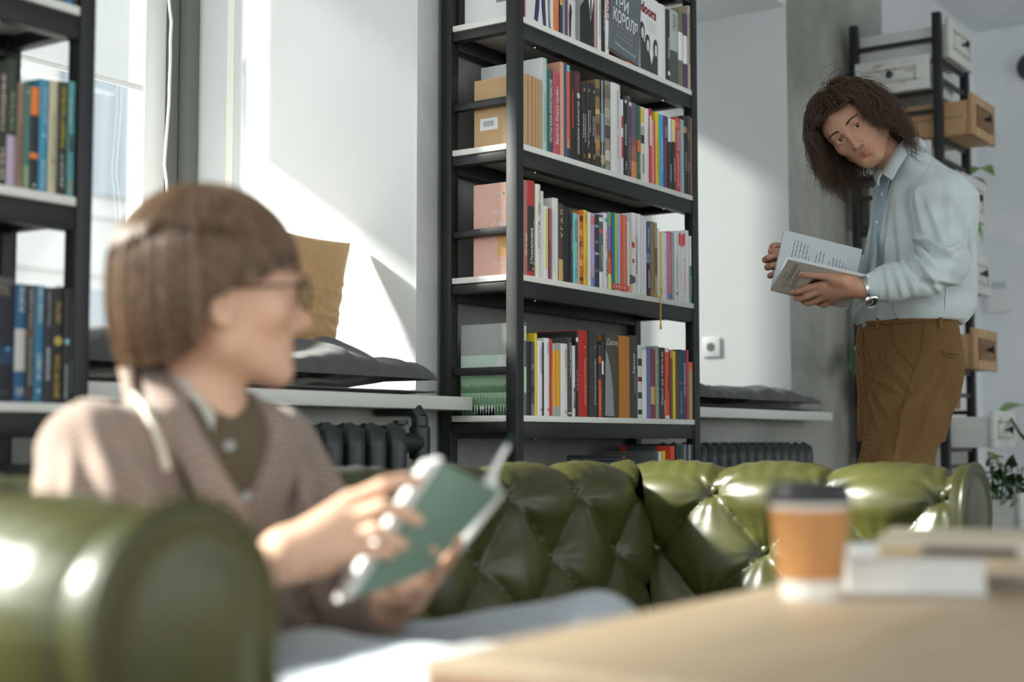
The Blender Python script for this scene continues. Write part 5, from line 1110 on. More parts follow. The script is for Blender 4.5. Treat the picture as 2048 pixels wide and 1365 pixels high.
def head_sdf(g, H, male):
    k = H.k; W = H.w; E = lambda c, r, kk=.012, sub=False: g.ell(W(c), np.array(r) * k, H.B, kk * k, sub)
    C = lambda a, b, ra, rb, kk=.008, sub=False: g.cone(W(a), W(b), ra * k, rb * k, kk * k, sub)
    E((0, .026, -.014), (.073, .087, .094)); E((0, -.030, .030), (.058, .078, .058), .03); E((0, .03, .04), (.060, .05, .045), .03)
    jw = .050 if male else .044; ch = .019 if male else .015
    for sx in (-1, 1):
        C((sx * jw, -.060, -.004), (sx * .018, -.100, .066), .020, ch, .022); E((sx * .042, -.026, .050), (.024, .020, .022), .02)
        C((sx * jw, -.02, -.01), (sx * jw, -.060, -.004), .022, .020, .02)
    E((0, -.101, .070), (.022, .014, .016), .015)
    C((-.034, .019, .076), (.034, .019, .076), .010 if male else .007, .010 if male else .007, .018)
    for sx in (-1, 1): E((sx * .032, .000, .094), (.019, .012, .017), .012, True)
    # nose
    C((0, .012, .084), (0, -.036, .104), .0075, .0095, .014); E((0, -.041, .105), (.0115, .0095, .0105), .006)
    for sx in (-1, 1): E((sx * .0125, -.045, .093), (.0075, .0065, .009), .006); E((sx * .0065, -.050, .099), (.0038, .0030, .0045), .002, True)
    E((0, -.070, .058), (.036, .036, .0255), .02)
    # lips
    for sx in (-1, 1):
        C((sx * .003, -.0690, .0895), (sx * .0265, -.0708, .0765), .0042, .0022, .004); C((0, -.0785, .0872), (sx * .022, -.0755, .0775), .0042, .0022, .004)
    for sx in (-1, 1): C((0, -.0740, .0960), (sx * .0275, -.0712, .0790), .0020, .0013, .002, True)
    E((0, -.060, .094), (.003, .008, .003), .004, True); E((0, -.090, .087), (.016, .004, .005), .006, True)
    # eyelids
    for sx in (-1, 1):
        c = np.array([sx * .0315, .0, .0705]); pts = []
        for s_, rr, r in ((1, .0062, .0028), (-1, -.0058, .0021)):
            q = [c + np.array([.0155 * math.cos(a), rr * math.sin(a) * 1.5, .0118 * math.sin(a) + .0005]) for a in np.linspace(0.12, math.pi - .12, 6)]
            for a, b in zip(q[:-1], q[1:]): C(a, b, r, r, .0045)
    # ears
    for sx in (-1, 1):
        e = lambda a, r, kk=.004, sub=False: E((sx * a[0], a[1], a[2]), r, kk, sub)
        e((.0755, -.012, -.018), (.009, .031, .018), .006); e((.083, -.008, -.016), (.006, .020, .010), .004, True); e((.077, -.036, -.012), (.007, .010, .009), .004)
def skin_mat(name, c):
    m = mat(name, c, .48, spec=.4, sss=.12, bump=(400, .06, .0006)); nt = m.node_tree; b = nt.nodes['Principled BSDF']
    a = nt.nodes.new('ShaderNodeVertexColor'); a.layer_name = 'Col'; mx = nt.nodes.new('ShaderNodeMix'); mx.data_type = 'RGBA'; mx.blend_type = 'MULTIPLY'; mx.inputs[0].default_value = 1
    mx.inputs[6].default_value = (*c, 1); nt.links.new(a.outputs['Color'], mx.inputs[7]); nt.links.new(mx.outputs[2], b.inputs['Base Color']); return m
def skin_tint(V, H, male):
    L = H.l(V); col = np.ones((len(V), 3)); g = lambda c, r: np.exp(-(((L - np.array(c)) / np.array(r)) ** 2).sum(1))
    lips = np.maximum.reduce([g((0, -.0695, .088), (.019, .0040, .018)), g((0, -.0785, .088), (.016, .0048, .018))]); lips = np.clip(lips * 1.6, 0, 1)[:, None]
    col = col * (1 - .9 * lips) + .9 * lips * np.array([.84, .46, .45])
    for sx in (-1, 1):
        ch = g((sx * .042, -.035, .06), (.02, .02, .03))[:, None] * .3; col *= (1 - ch) + ch * np.array([1.1, .82, .8])
    n = g((0, -.042, .106), (.013, .012, .014))[:, None] * .3; col *= (1 - n) + n * np.array([1.08, .82, .8])
    if male:
        st = np.clip(g((0, -.092, .06), (.06, .030, .05)) * .5 + g((0, -.060, .09), (.022, .007, .02)) * .5, 0, .5)[:, None] * .5; col *= (1 - st) + st * np.array([.6, .62, .66])
    return col
def eye(H, sx, parent, look, iris):
    c = H.w((sx * .0315, 0, .0705)); r = .0122 * H.k; d = Vector(look).normalized(); q = d.to_track_quat('Z', 'Y'); n = 32
    v = []; prof = [math.pi * i / 40 for i in range(41)]
    for a in prof:
        for j in range(n): v.append(q @ Vector((math.sin(a) * math.cos(2 * math.pi * j / n), math.sin(a) * math.sin(2 * math.pi * j / n), math.cos(a))) * r + Vector(c))
    f = []; mi = []
    for i in range(40):
        for j in range(n):
            f.append((i * n + j, i * n + (j + 1) % n, (i + 1) * n + (j + 1) % n, (i + 1) * n + j)); mi.append(2 if prof[i] < .20 else (1 if prof[i] < .48 else 0))
    o = mesh_obj('eye', v, f, [mat('eye_white', (.62, .58, .55), .18), iris, mat('pupil', (.005, .005, .005), .08)], None, True, mi)
    return setp(o, parent)
def brow(H, sx, parent, m, body, h=.0205, rise=.006):
    paths = []; rs = np.random.RandomState(5 + sx)
    bv = BVHTree.FromPolygons([v.co[:] for v in body.data.vertices], [p.vertices[:] for p in body.data.polygons]); fw = Vector(H.B[2])
    def on(x, y, l):
        p, n, i, d = bv.ray_cast(Vector(H.w((x, y, .2))), -fw)
        return np.array(p) + np.array(n) * l
    for k in range(100):
        a = rs.uniform(0, 1); x = sx * (.012 + .036 * a); y = h + rise * math.sin(math.pi * min(1, a * .75 + .08)) + rs.uniform(-.0034, .0034) * (1 - .65 * a)
        paths.append([on(x, y, .0001), on(x + sx * .004, y + .0010 - .0018 * a, .0010), on(x + sx * .008, y + .0016 - .004 * a, .0006)])
    V, F = tubes(np.array(paths), np.array([.0005, .0005, .0002]) * H.k, 4); return np_obj('eyebrow', V, F, m, parent)
from mathutils.bvhtree import BVHTree
_bvh = {}
def hit(o, px, py, lift=.0):
    """Where the sight line through a point of the picture meets a built surface."""
    if o.name not in _bvh: _bvh[o.name] = BVHTree.FromPolygons([v.co[:] for v in o.data.vertices], [p.vertices[:] for p in o.data.polygons])
    p, n, i, d = _bvh[o.name].ray_cast(CAM, ray(px, py).normalized())
    if p is None: return None
    if n.dot(ray(px, py)) > 0: n = -n
    return Vector(p) + Vector(n) * lift
def setp(o, parent):
    """Parent a world-space mesh without moving it."""
    o.parent = parent
    o.matrix_parent_inverse = Matrix.Translation(parent.location).inverted() if parent.parent is None else Matrix.Identity(4)
    return o
def on_surface(o, pts, r, name, m, parent, lift=.001, n=8):
    P = []
    for (a, b), (c, d) in zip(pts[:-1], pts[1:]):
        for k in range(n):
            t = k / n; h = hit(o, a + (c - a) * t, b + (d - b) * t, lift)
            if h is not None: P.append(h)
    h = hit(o, *pts[-1], lift)
    if h is not None: P.append(h)
    if len(P) < 2: return
    b_ = MB(); b_.tube(P, r, 6); q = b_.build(name, m, None, smooth=True); return setp(q, parent)
def sheet(A, B, thick, name, m, parent, n=(24, 6), bulge=.0):
    """Cloth strip between two polylines, with thickness."""
    A, B = np.array(A, float), np.array(B, float)
    def rs_(P, k):
        s_ = np.r_[0, np.cumsum(np.linalg.norm(np.diff(P, axis=0), axis=1))]; return np.stack([np.interp(np.linspace(0, s_[-1], k), s_, P[:, i]) for i in range(3)], 1)
    a, b = rs_(A, n[0]), rs_(B, n[0]); t = np.linspace(0, 1, n[1])[None, :, None]; G = a[:, None] * (1 - t) + b[:, None] * t
    nn = np.cross(np.gradient(G, axis=0), np.gradient(G, axis=1)); nn /= np.linalg.norm(nn, axis=2, keepdims=True) + 1e-9
    if (nn.mean((0, 1)) @ np.array(CT)) < 0: nn = -nn
    G = G + nn * (bulge * np.sin(math.pi * t)); b_ = MB(); b_.grid(G + nn * thick / 2); b_.grid(G - nn * thick / 2)
    k0 = n[0] * n[1]; ring = [i * n[1] for i in range(n[0])] + [(n[0] - 1) * n[1] + j for j in range(1, n[1])] + [i * n[1] + n[1] - 1 for i in range(n[0] - 2, -1, -1)] + [j for j in range(n[1] - 2, 0, -1)]
    b_.f += [(ring[i], ring[(i + 1) % len(ring)], k0 + ring[(i + 1) % len(ring)], k0 + ring[i]) for i in range(len(ring))]; b_.mi += [0] * len(ring)
    o = b_.build(name, m, None, smooth=True, angle=60); return setp(o, parent)
def child(b_, name, m, parent, **kw):
    o = b_.build(name, m, None, **kw); return setp(o, parent)
# ------------------------------------------------------------------ the person standing with the open book
M_SKIN1 = skin_mat('skin', (.47, .255, .165)); M_BROWN_IRIS = mat('brown_iris', (.055, .028, .014), .15)
def hair_mat(name, c, rough=.42):
    m = mat(name, c, rough, spec=.5, noise=(90, .35, 2)); b = m.node_tree.nodes['Principled BSDF']; b.inputs['Anisotropic'].default_value = .6; return m
M_HAIR1 = hair_mat('dark_brown_hair', (.095, .058, .034)); M_HAIR1L = hair_mat('light_brown_hair', (.105, .068, .040))
for mm_ in (M_HAIR1, M_HAIR1L):
    nt = mm_.node_tree; ou = [n for n in nt.nodes if n.type == 'OUTPUT_MATERIAL'][0]; pr_ = nt.nodes['Principled BSDF']; tl = nt.nodes.new('ShaderNodeBsdfTranslucent'); tl.inputs[0].default_value = (.34, .20, .11, 1)
    mx_ = nt.nodes.new('ShaderNodeMixShader'); mx_.inputs[0].default_value = .25; nt.links.new(pr_.outputs[0], mx_.inputs[1]); nt.links.new(tl.outputs[0], mx_.inputs[2]); nt.links.new(mx_.outputs[0], ou.inputs[0])
man = thing('person', 'standing person in pale blue shirt and brown corduroy trousers holding an open book', 'person', tuple(pix(1800, 1500, D=4.1).xy) + (0,))
man.location.z = 0
HM = Head(at(1706, 255, 4.05), math.radians(-30), math.radians(42), 1.0)
S1 = lambda f, t: np.array(RGT) * f + np.array(CT) * t
TF, TW = S1(-.90, .43), S1(.43, .90)           # the torso faces left in the picture; TW is the person's left
TF[2] = 0; TW[2] = 0; TF /= np.linalg.norm(TF); TW /= np.linalg.norm(TW)
h = .0032
g = SDF((.40, -1.62, .0), (1.35, -.55, 1.86), h) if False else None
def bounds(pts, m): P = np.array(pts); return P.min(0) - m, P.max(0) + m
# --- body (one continuous surface: head, neck, torso, arms, hands with fingers, legs, feet)
neck0 = HM.w((0, -.055, -.030)); neck1 = at(1800, 335, 4.12)
shN, shF = at(1860, 404, 3.99), at(1792, 395, 4.26)
elN, elF = at(1890, 526, 3.85), at(1775, 545, 4.36)
wrN, wrF = at(1728, 577, 3.80), at(1598, 552, 4.16)
hipN, hipF = at(1822, 735, 4.02), at(1800, 735, 4.2)
knN, knF = at(1783, 1050, 3.97), at(1795, 1050, 4.2)
anN, anF = at(1806, 1378, 4.02), at(1828, 1360, 4.25)
anN[2] = anF[2] = .085
lo, hi = bounds([HM.w((0, 0, 0)), shN, shF, elN, elF, wrN, wrF, knN, anN, anF, at(1530, 500, 4.05)], .17); lo[2] = -.005
g = SDF(lo, hi, .0034)
head_sdf(g, HM, True)
g.cone(neck0, neck1, .054, .046, .02)
g.loft([(at(1818, 345, 4.12), .055, .10), (at(1840, 385, 4.12), .085, .165), (at(1846, 450, 4.12), .105, .16), (at(1836, 540, 4.12), .10, .145), (at(1816, 640, 4.11), .09, .13), (at(1815, 740, 4.1), .085, .13)], TF, TW, .03)
for s_, e_, w_ in ((shN, elN, wrN), (shF, elF, wrF)): g.chain([(s_, .055), (e_, .043), (e_ * .4 + w_ * .6, .037), (w_, .028)], .02)
for a_, b_, c_ in ((hipN, knN, anN), (hipF, knF, anF)): g.chain([(a_, .066), (b_, .050), (b_ * .6 + c_ * .4, .052), (c_, .036)], .02); g.cone(c_ - [0, 0, .03], c_ + TF * .16 + [0, 0, -.055], .034, .026, .02)
def P3(*a): return at(*a)
# near hand: back of the hand towards the camera, thumb lying on the cover, fingers curling under the spine
pn = np.array(CT)
g.chain([(wrN, .027), (P3(1712, 575, 3.805), .026)], .01)
for kx, ky, kd in ((1648, 569, 3.845), (1646, 580, 3.852), (1654, 590, 3.86), (1664, 597, 3.868)):
    g.cone(P3(1708, 575, 3.81), P3(kx, ky, kd), .022, .0135, .012)
g.cone(P3(1700, 566, 3.80), P3(1668, 560, 3.815), .020, .016, .012)
g.chain([(P3(1694, 562, 3.80), .016), (P3(1660, 554, 3.815), .0125), (P3(1628, 550, 3.828), .0105), (P3(1600, 549, 3.835), .0085)], .006)
FN = [[(1648, 569, 3.845), (1617, 576, 3.868), (1598, 583, 3.890), (1584, 585, 3.905)], [(1646, 580, 3.852), (1616, 592, 3.885), (1602, 598, 3.91), (1591, 597, 3.925)],
      [(1654, 590, 3.86), (1630, 603, 3.895), (1616, 607, 3.915), (1606, 604, 3.93)], [(1664, 597, 3.868), (1655, 608, 3.89), (1646, 611, 3.905), (1637, 609, 3.918)]]
for f_, r_ in zip(FN, ((.0115, .0100, .0088, .0072), (.0115, .0102, .0090, .0074), (.0110, .0097, .0086, .0070), (.0100, .0086, .0075, .0062))): g.chain([(P3(*p), r) for p, r in zip(f_, r_)], .004)
# far hand: behind the standing half of the book, fingers round its outer edge, thumb on the page
pf = P3(1566, 535, 4.10)
g.chain([(wrF, .027), (pf, .026)], .012)
FF = [[(1556, 505, 4.08), (1545, 494, 4.045), (1550, 491, 4.02), (1560, 491, 4.015)], [(1552, 518, 4.08), (1531, 520, 4.04), (1538, 515, 4.00), (1556, 511, 3.99)],
      [(1554, 532, 4.08), (1535, 535, 4.03), (1545, 531, 3.985), (1564, 527, 3.972)], [(1558, 545, 4.07), (1540, 552, 4.02), (1548, 547, 3.975), (1562, 541, 3.96)]]
for f_, r_ in zip(FF, ((.0105, .0095, .0088, .0075), (.0110, .0100, .0090, .0078), (.0105, .0096, .0086, .0074), (.0095, .0085, .0076, .0064))):
    g.cone(pf, P3(*f_[0]), .02, r_[0], .012); g.chain([(P3(*p), r) for p, r in zip(f_, r_)], .003)
g.cone(pf, P3(1552, 508, 4.06), .016, .012, .01); g.chain([(P3(1552, 508, 4.06), .012), (P3(1543, 503, 4.02), .0105), (P3(1556, 503, 3.99), .0098), (P3(1570, 507, 3.978), .0080)], .003)
V, F = g.mesh(2)
body = np_obj('body', V, F, M_SKIN1, man, {'Col': skin_tint(V, HM, True)})
look = CAM - Vector(HM.w((0, 0, .07)))
for sx in (-1, 1): eye(HM, sx, man, look, M_BROWN_IRIS); brow(HM, sx, man, M_HAIR1, body)
# finger nails
M_NAIL = mat('finger_nail', (.55, .34, .26), .25)
for (a, b) in (((1600, 546, 3.822), (1607, 546.5, 3.822)), ((1583, 583, 3.896), (1587, 582, 3.894)), ((1571, 505, 3.968), (1566, 504, 3.969))):
    b_ = MB(); b_.tube([P3(*a), P3(*b)], [.004, .0045], 10); child(b_, 'nail', M_NAIL, man, smooth=True)
# --- hair: a scalp shell plus wavy strands
gh = SDF(*bounds([HM.w((0, 0, 0))], .19), .004)
gh.ell(HM.w((0, .036, -.020)), np.array((.085, .093, .100)), HM.B, .01); 
for sx in (-1, 1): gh.cone(HM.w((sx * .070, .0, -.030)), HM.w((sx * .074, -.050, -.045)), .026, .018, .03)
gh.cone(HM.w((0, -.0, -.075)), HM.w((0, -.08, -.075)), .055, .04, .03)
gh.cone(HM.w((0, -.035, .055)), HM.w((0, -.06, .13)), .066, .08, .012, True); gh.ell(HM.w((.004, .018, .098)), np.array((.054, .046, .05)), HM.B, .012, True)
V1, F1 = gh.mesh(2)
rs = np.random.RandomState(7); paths = []; rad = []
wd_l = np.array([0, 0, -1.0]) @ HM.B.T; grav = np.array([0, -1.0, 0]) * .55 + wd_l * .45
def strand(root, n, L, curl, wild):
    p = root.copy(); cen = np.array([0, .022, -.018]); nrm = (root - cen) / np.array([.08, .095, .1]) ** 2; nrm /= np.linalg.norm(nrm)
    sx = np.sign(root[0] - .006) if abs(root[0] - .006) > .004 else rs.choice([-1, 1]); v = nrm * 1.1 + np.array([sx * .75, .15, -.10]) + rs.normal(0, .16 + wild, 3); st = L / n; out = [p.copy()]
    ph = 30 * root[0] + 22 * root[1] + 12 * root[2] + rs.normal(0, .40); fr = rs.uniform(.60, .72); lift = rs.uniform(.0, .016)
    for i in range(n - 1):
        a = i / n
        v = v * .74 + grav * .30 + rs.normal(0, .04 + wild * .3, 3)
        if a > .7: v = v + np.array([sx * .16, .10, -.05]) * (a - .7) / .3
        v /= np.linalg.norm(v); p = p + v * st
        R_ = np.array([.093, .104, .112]) + lift; q = (p - cen) / R_; m = np.linalg.norm(q)
        if m < 1 and p[1] > -.045: p = cen + q / m * R_
        if p[1] <= -.045 and abs(p[0]) < .070 and p[2] > -.085: p[0] = sx * (.070 + rs.uniform(0, .006))
        if p[2] > .012 and abs(p[0]) < .072 and p[1] < .070: p[0] = sx * (.072 + .006 * rs.rand()); p[2] = min(p[2], .045)
        w = curl * min(1, a * 1.6); out.append(p + np.array([math.sin(ph + i * fr), .35 * math.sin(ph * 2 + i * fr), math.cos(ph + i * fr)]) * w)
    return np.array(out)
def roots(n):
    o = []
    while len(o) < n:
        d = rs.normal(size=3); d /= np.linalg.norm(d); p = np.array([0, .024, -.014]) + d * np.array([.084, .097, .104])
        if p[1] < -.03 or (p[2] > .03 and p[1] < .075 - .2 * abs(p[0])) or (p[2] > .0 and p[1] < .03): continue
        o.append(p)
    return o
for r0 in roots(4600): paths.append(strand(r0, 20, rs.uniform(.12, .215), rs.uniform(.007, .013), .0)); rad.append(rs.uniform(.00045, .0010))
prof = np.interp(np.linspace(0, 1, 20), [0, .1, .7, 1], [.5, 1, .8, .12])
V2, F2 = tubes(np.array([HM.w(p) for p in paths]), np.array(rad)[:, None] * prof[None], 4)
paths = [strand(r0, 20, rs.uniform(.12, .22), rs.uniform(.010, .024), .22) for r0 in roots(420)]
V3, F3 = tubes(np.array([HM.w(p) for p in paths]), .00045 * prof, 3)
V, F = join_vf([(V1, F1), (V2, F2)]); np_obj('hair', V, F, M_HAIR1, man)
np_obj('loose_hair', V3, F3, M_HAIR1L, man)
# --- trousers
M_CORD = bpy.data.materials.new('brown_corduroy'); M_CORD.use_nodes = True; nt = M_CORD.node_tree; b = nt.nodes['Principled BSDF']; b.inputs['Roughness'].default_value = .85; b.inputs['Sheen Weight'].default_value = .25; b.inputs['Sheen Tint'].default_value = (.6, .35, .12, 1)
L = nt.links.new; an = nt.nodes.new('ShaderNodeAttribute'); an.attribute_name = 'wale'; mu = nt.nodes.new('ShaderNodeMath'); mu.operation = 'MULTIPLY'; mu.inputs[1].default_value = 2 * math.pi / .0046
sn = nt.nodes.new('ShaderNodeMath'); sn.operation = 'SINE'; bp = nt.nodes.new('ShaderNodeBump'); bp.inputs['Distance'].default_value = .0012; bp.inputs['Strength'].default_value = .8
rp = nt.nodes.new('ShaderNodeValToRGB'); rp.color_ramp.elements[0].color = (.120, .058, .014, 1); rp.color_ramp.elements[1].color = (.195, .100, .026, 1); ad = nt.nodes.new('ShaderNodeMath'); ad.operation = 'MULTIPLY_ADD'; ad.inputs[1].default_value = .5; ad.inputs[2].default_value = .5
L(an.outputs['Fac'], mu.inputs[0]); L(mu.outputs[0], sn.inputs[0]); L(sn.outputs[0], bp.inputs['Height']); L(bp.outputs['Normal'], b.inputs['Normal']); L(sn.outputs[0], ad.inputs[0]); L(ad.outputs[0], rp.inputs[0]); L(rp.outputs[0], b.inputs['Base Color'])
gt = SDF(*[q + d for q, d in zip(bounds([hipN, hipF, knN, knF, anN, anF, at(1815, 628, 4.1)], .16), ([0, 0, -.0], [0, 0, -.13]))], .005)
gt.loft([(at(1814, 622, 4.1), .108, .155), (at(1814, 660, 4.1), .115, .162), (at(1816, 700, 4.1), .122, .166), (at(1818, 745, 4.1), .122, .168), (at(1816, 790, 4.1), .114, .164), (at(1808, 830, 4.09), .100, .155), (at(1800, 885, 4.09), .092, .145)], TF, TW, .02)
gt.chain([(hipN, .085), (at(1808, 830, 4.0), .104), (at(1790, 945, 3.98), .100), (knN, .082), (anN + [0, 0, .03], .075)], .02)
gt.chain([(hipF, .084), (at(1797, 830, 4.18), .100), (at(1803, 945, 4.2), .090), (knF, .080), (anF + [0, 0, .03], .074)], .03)
gt.ell(at(1862, 720, 4.06), (.060, .09, .10), [TF, TW, [0, 0, 1]], .03)
V, F = gt.mesh(3); N = normals(V, F)
pr = np.stack([(V - np.array(CAM)) @ np.array(RGT), (V - np.array(CAM)) @ np.array(CU), -(V - np.array(CAM)) @ np.array(CT)], 1); PX = 1024 + FPX * pr[:, 0] / pr[:, 2]; PY = 682.5 - FPX * pr[:, 1] / pr[:, 2]
def fold(cx, cy, ang, ln, wd, amp, PX=None, PY=None):
    """Cloth fold centred on a place of the garment, running along ang."""
    c_, s_ = math.cos(ang), math.sin(ang); u = (PX - cx) * c_ + (PY - cy) * s_; v = -(PX - cx) * s_ + (PY - cy) * c_
    return amp * np.exp(-(u / ln) ** 2) * (np.exp(-(v / wd) ** 2) - .6 * np.exp(-((v - 1.7 * wd) / wd) ** 2))
front = (N @ np.array(CT)) > 0
dsp = np.zeros(len(V))
for a in ((1755, 790, 1.1, 45, 6, .010), (1745, 815, 1.3, 40, 5, .009), (1772, 770, .5, 35, 6, .008), (1790, 740, .9, 60, 7, .006), (1742, 700, 1.4, 50, 5, .006), (1835, 790, 2.2, 70, 9, .006), (1800, 880, 1.75, 90, 9, .005), (1740, 890, 1.8, 60, 7, .006), (1880, 780, 2.0, 60, 8, .005), (1760, 920, 1.9, 60, 6, .004), (1845, 860, 1.8, 80, 8, .005)): dsp += fold(*a, PX=PX, PY=PY)
dsp += .0018 * rnd_noise(V * 26, 3)
V = V + N * (dsp * np.where(front, 1, .3))[:, None]
ctr = np.where((V[:, 2] < .9)[:, None], np.where(((V - hipN) @ TW > -.09)[:, None], knN, knF), (hipN + hipF) / 2); rel_ = V - ctr; ang = np.arctan2(rel_ @ TW, rel_ @ TF)
wale = (V - hipN) @ np.array(RGT) * 1.0 + ((V - hipN)[:, 2]) * .10
trousers = np_obj('trousers', V, F, M_CORD, man, {'wale': wale})
M_CORDS = mat('brown_cord_seam', (.10, .048, .013), .85)
on_surface(trousers, [(1786, 652), (1780, 676), (1801, 707), (1828, 737)], .0016, 'pocket_seam', M_CORDS, trousers); on_surface(trousers, [(1828, 737), (1838, 718)], .0014, 'pocket_seam', M_CORDS, trousers)
on_surface(trousers, [(1849, 640), (1843, 699), (1828, 741), (1801, 829), (1782, 943)], .0013, 'side_seam', M_CORDS, trousers); on_surface(trousers, [(1881, 703), (1897, 708), (1912, 710)], .0018, 'pocket_seam', M_CORDS, trousers); on_surface(trousers, [(1881, 710), (1897, 715), (1911, 717)], .0014, 'pocket_seam', M_CORDS, trousers)
on_surface(trousers, [(1722, 652), (1760, 650), (1800, 648), (1850, 643), (1905, 640)], .0014, 'waistband_seam', M_CORDS, trousers); on_surface(trousers, [(1728, 664), (1726, 700), (1734, 740)], .0015, 'fly_seam', M_CORDS, trousers)
for q in (1757, 1879):
    p0, p1 = hit(trousers, q, 632, .002), hit(trousers, q, 657, .002)
    if p0 and p1: b_ = MB(); b_.tube([p0, p0.lerp(p1, .5) + Vector(CT) * .003, p1], [.006, .006, .006], 6); child(b_, 'belt_loop', M_CORD, trousers, smooth=True)
p0 = hit(trousers, 1731, 651, .003)
if p0: b_ = MB(); b_.tube([p0, p0 + Vector(-TF * -.006)], [.0085, .007], 14); child(b_, 'button', mat('grey_metal_button', (.5, .5, .47), .35, metal=.7), trousers, smooth=True)
# --- shirt
M_SHIRT = mat('pale_blue_chambray', (.53, .60, .61), .8, spec=.2, sheen=.2, noise=(14, .10, 6), bump=(900, .25, .0006))
gs = SDF(*bounds([shN, shF, elN, elF, wrN, wrF, at(1825, 650, 4.11)], .21), .005)
gs.loft([(at(1803, 306, 4.12), .060, .066), (at(1818, 334, 4.12), .074, .096), (at(1838, 360, 4.12), .088, .140), (at(1848, 395, 4.12), .108, .172), (at(1846, 440, 4.12), .118, .178), (at(1839, 500, 4.12), .126, .178), (at(1834, 560, 4.12), .140, .180), (at(1828, 600, 4.12), .152, .185), (at(1824, 628, 4.115), .150, .185), (at(1822, 648, 4.11), .128, .172)], TF, TW, .02)
gs.chain([(shN + [0, 0, .0], .062), (at(1876, 455, 3.92), .062), (elN, .060), (at(1845, 551, 3.825), .054), (at(1780, 566, 3.81), .046), (at(1746, 574, 3.80), .037)], .03)
gs.chain([(shF + [0, 0, .01], .068), (elF, .064), (elF * .4 + wrF * .6, .050), (wrF, .036)], .03)
gs.cone(neck0 * .4 + neck1 * .6, neck1 + [0, 0, .035], .050, .044, .006, True)
V, F = gs.mesh(3); N = normals(V, F)
pr = np.stack([(V - np.array(CAM)) @ np.array(RGT), (V - np.array(CAM)) @ np.array(CU), -(V - np.array(CAM)) @ np.array(CT)], 1); PX = 1024 + FPX * pr[:, 0] / pr[:, 2]; PY = 682.5 - FPX * pr[:, 1] / pr[:, 2]; DD = pr[:, 2]
front = (N @ np.array(CT)) > -.1
slv = DD < 4.0
dsp = np.zeros(len(V))
for a in ((1842, 505, .75, 40, 6, .011), (1858, 490, .5, 40, 6, .009), (1835, 525, .95, 36, 5, .010), (1878, 500, .35, 40, 6, .008), (1905, 500, -.5, 30, 6, .006), (1815, 552, 1.2, 28, 5, .008), (1795, 560, 1.3, 26, 4, .006), (1775, 566, 1.45, 26, 4, .005), (1850, 545, .9, 40, 6, .008), (1870, 440, 1.2, 55, 8, .006), (1900, 420, 1.5, 60, 8, .005), (1835, 400, 1.4, 60, 7, .006), (1880, 560, .2, 40, 6, .006)): dsp += 1.7 * fold(*a, PX=PX, PY=PY) * slv
for a in ((1780, 470, 1.62, 90, 8, .007), (1768, 540, 1.7, 80, 7, .007), (1800, 470, 1.5, 100, 9, .007), (1755, 590, 2.2, 40, 6, .008), (1800, 605, 1.2, 30, 8, .008), (1840, 600, 1.5, 36, 9, .008), (1875, 600, 1.7, 36, 8, .008), (1915, 600, 1.4, 50, 8, .009), (1930, 520, 1.7, 70, 8, .007), (1905, 370, .9, 50, 8, .006), (1735, 610, 2.4, 30, 5, .008), (1715, 625, 2.0, 25, 5, .006)): dsp += 1.5 * fold(*a, PX=PX, PY=PY) * (~slv)
dsp += .0022 * rnd_noise(V * 22, 9)
V = V + N * (dsp * np.where(front, 1, .4))[:, None]
shirt = np_obj('shirt', V, F, M_SHIRT, man)
M_SHIRTS = mat('shirt_seam', (.44, .52, .545), .8, spec=.2)
M_SHIRTD = mat('darker_chambray', (.36, .48, .55), .8, spec=.2, noise=(14, .1, 6))
sheet([at(1764, 346, 4.06), at(1776, 322, 4.05), at(1793, 296, 4.055), at(1814, 272, 4.09), at(1830, 274, 4.16), at(1834, 284, 4.22)], [at(1783, 360, 4.015), at(1797, 335, 4.01), at(1815, 308, 4.025), at(1838, 293, 4.06), at(1853, 298, 4.13), at(1852, 306, 4.2)], .005, 'collar', M_SHIRT, shirt, bulge=.008)
sheet([at(1764, 346, 4.06), at(1758, 334, 4.12), at(1757, 322, 4.18)], [at(1757, 372, 4.06), at(1748, 356, 4.13), at(1748, 338, 4.19)], .004, 'collar', M_SHIRT, shirt, bulge=.004)
A_, B_ = [], []
for (xa, xb, y) in ((1768, 1783, 350), (1757, 1773, 395), (1749, 1764, 440), (1742, 1757, 490), (1735, 1750, 545)):
    p, q = hit(shirt, xa, y, .003), hit(shirt, xb, y, .003)
    if p and q: A_.append(p); B_.append(q)
if len(A_) > 2: sheet(A_, B_, .003, 'placket', M_SHIRTD, shirt)
for (x, y) in ((1767, 390), (1756, 445), (1749, 505), (1738, 555)):
    p = hit(shirt, x, y, .005)
    if p: b_ = MB(); b_.tube([p, p + Vector(CT) * .003], [.0055, .005], 12); child(b_, 'button', mat('pearl_button', (.55, .6, .62), .25), shirt, smooth=True)
b_ = MB(); cd_ = (elN - at(1746, 574, 3.80)); cd_ /= np.linalg.norm(cd_); c0 = at(1747, 574, 3.80)
b_.tube([c0 - cd_ * .006, c0, c0 + cd_ * .05, c0 + cd_ * .056], [.0385, .0405, .045, .041], 28); child(b_, 'cuff', M_SHIRT, shirt, smooth=True)
on_surface(shirt, [(1868, 320), (1830, 380), (1822, 430), (1828, 490)], .0009, 'armhole_seam', M_SHIRTS, shirt); on_surface(shirt, [(1836, 300), (1872, 312), (1895, 335)], .0009, 'yoke_seam', M_SHIRTS, shirt); on_surface(shirt, [(1892, 570), (1890, 600), (1889, 622)], .0009, 'side_seam', M_SHIRTS, shirt)
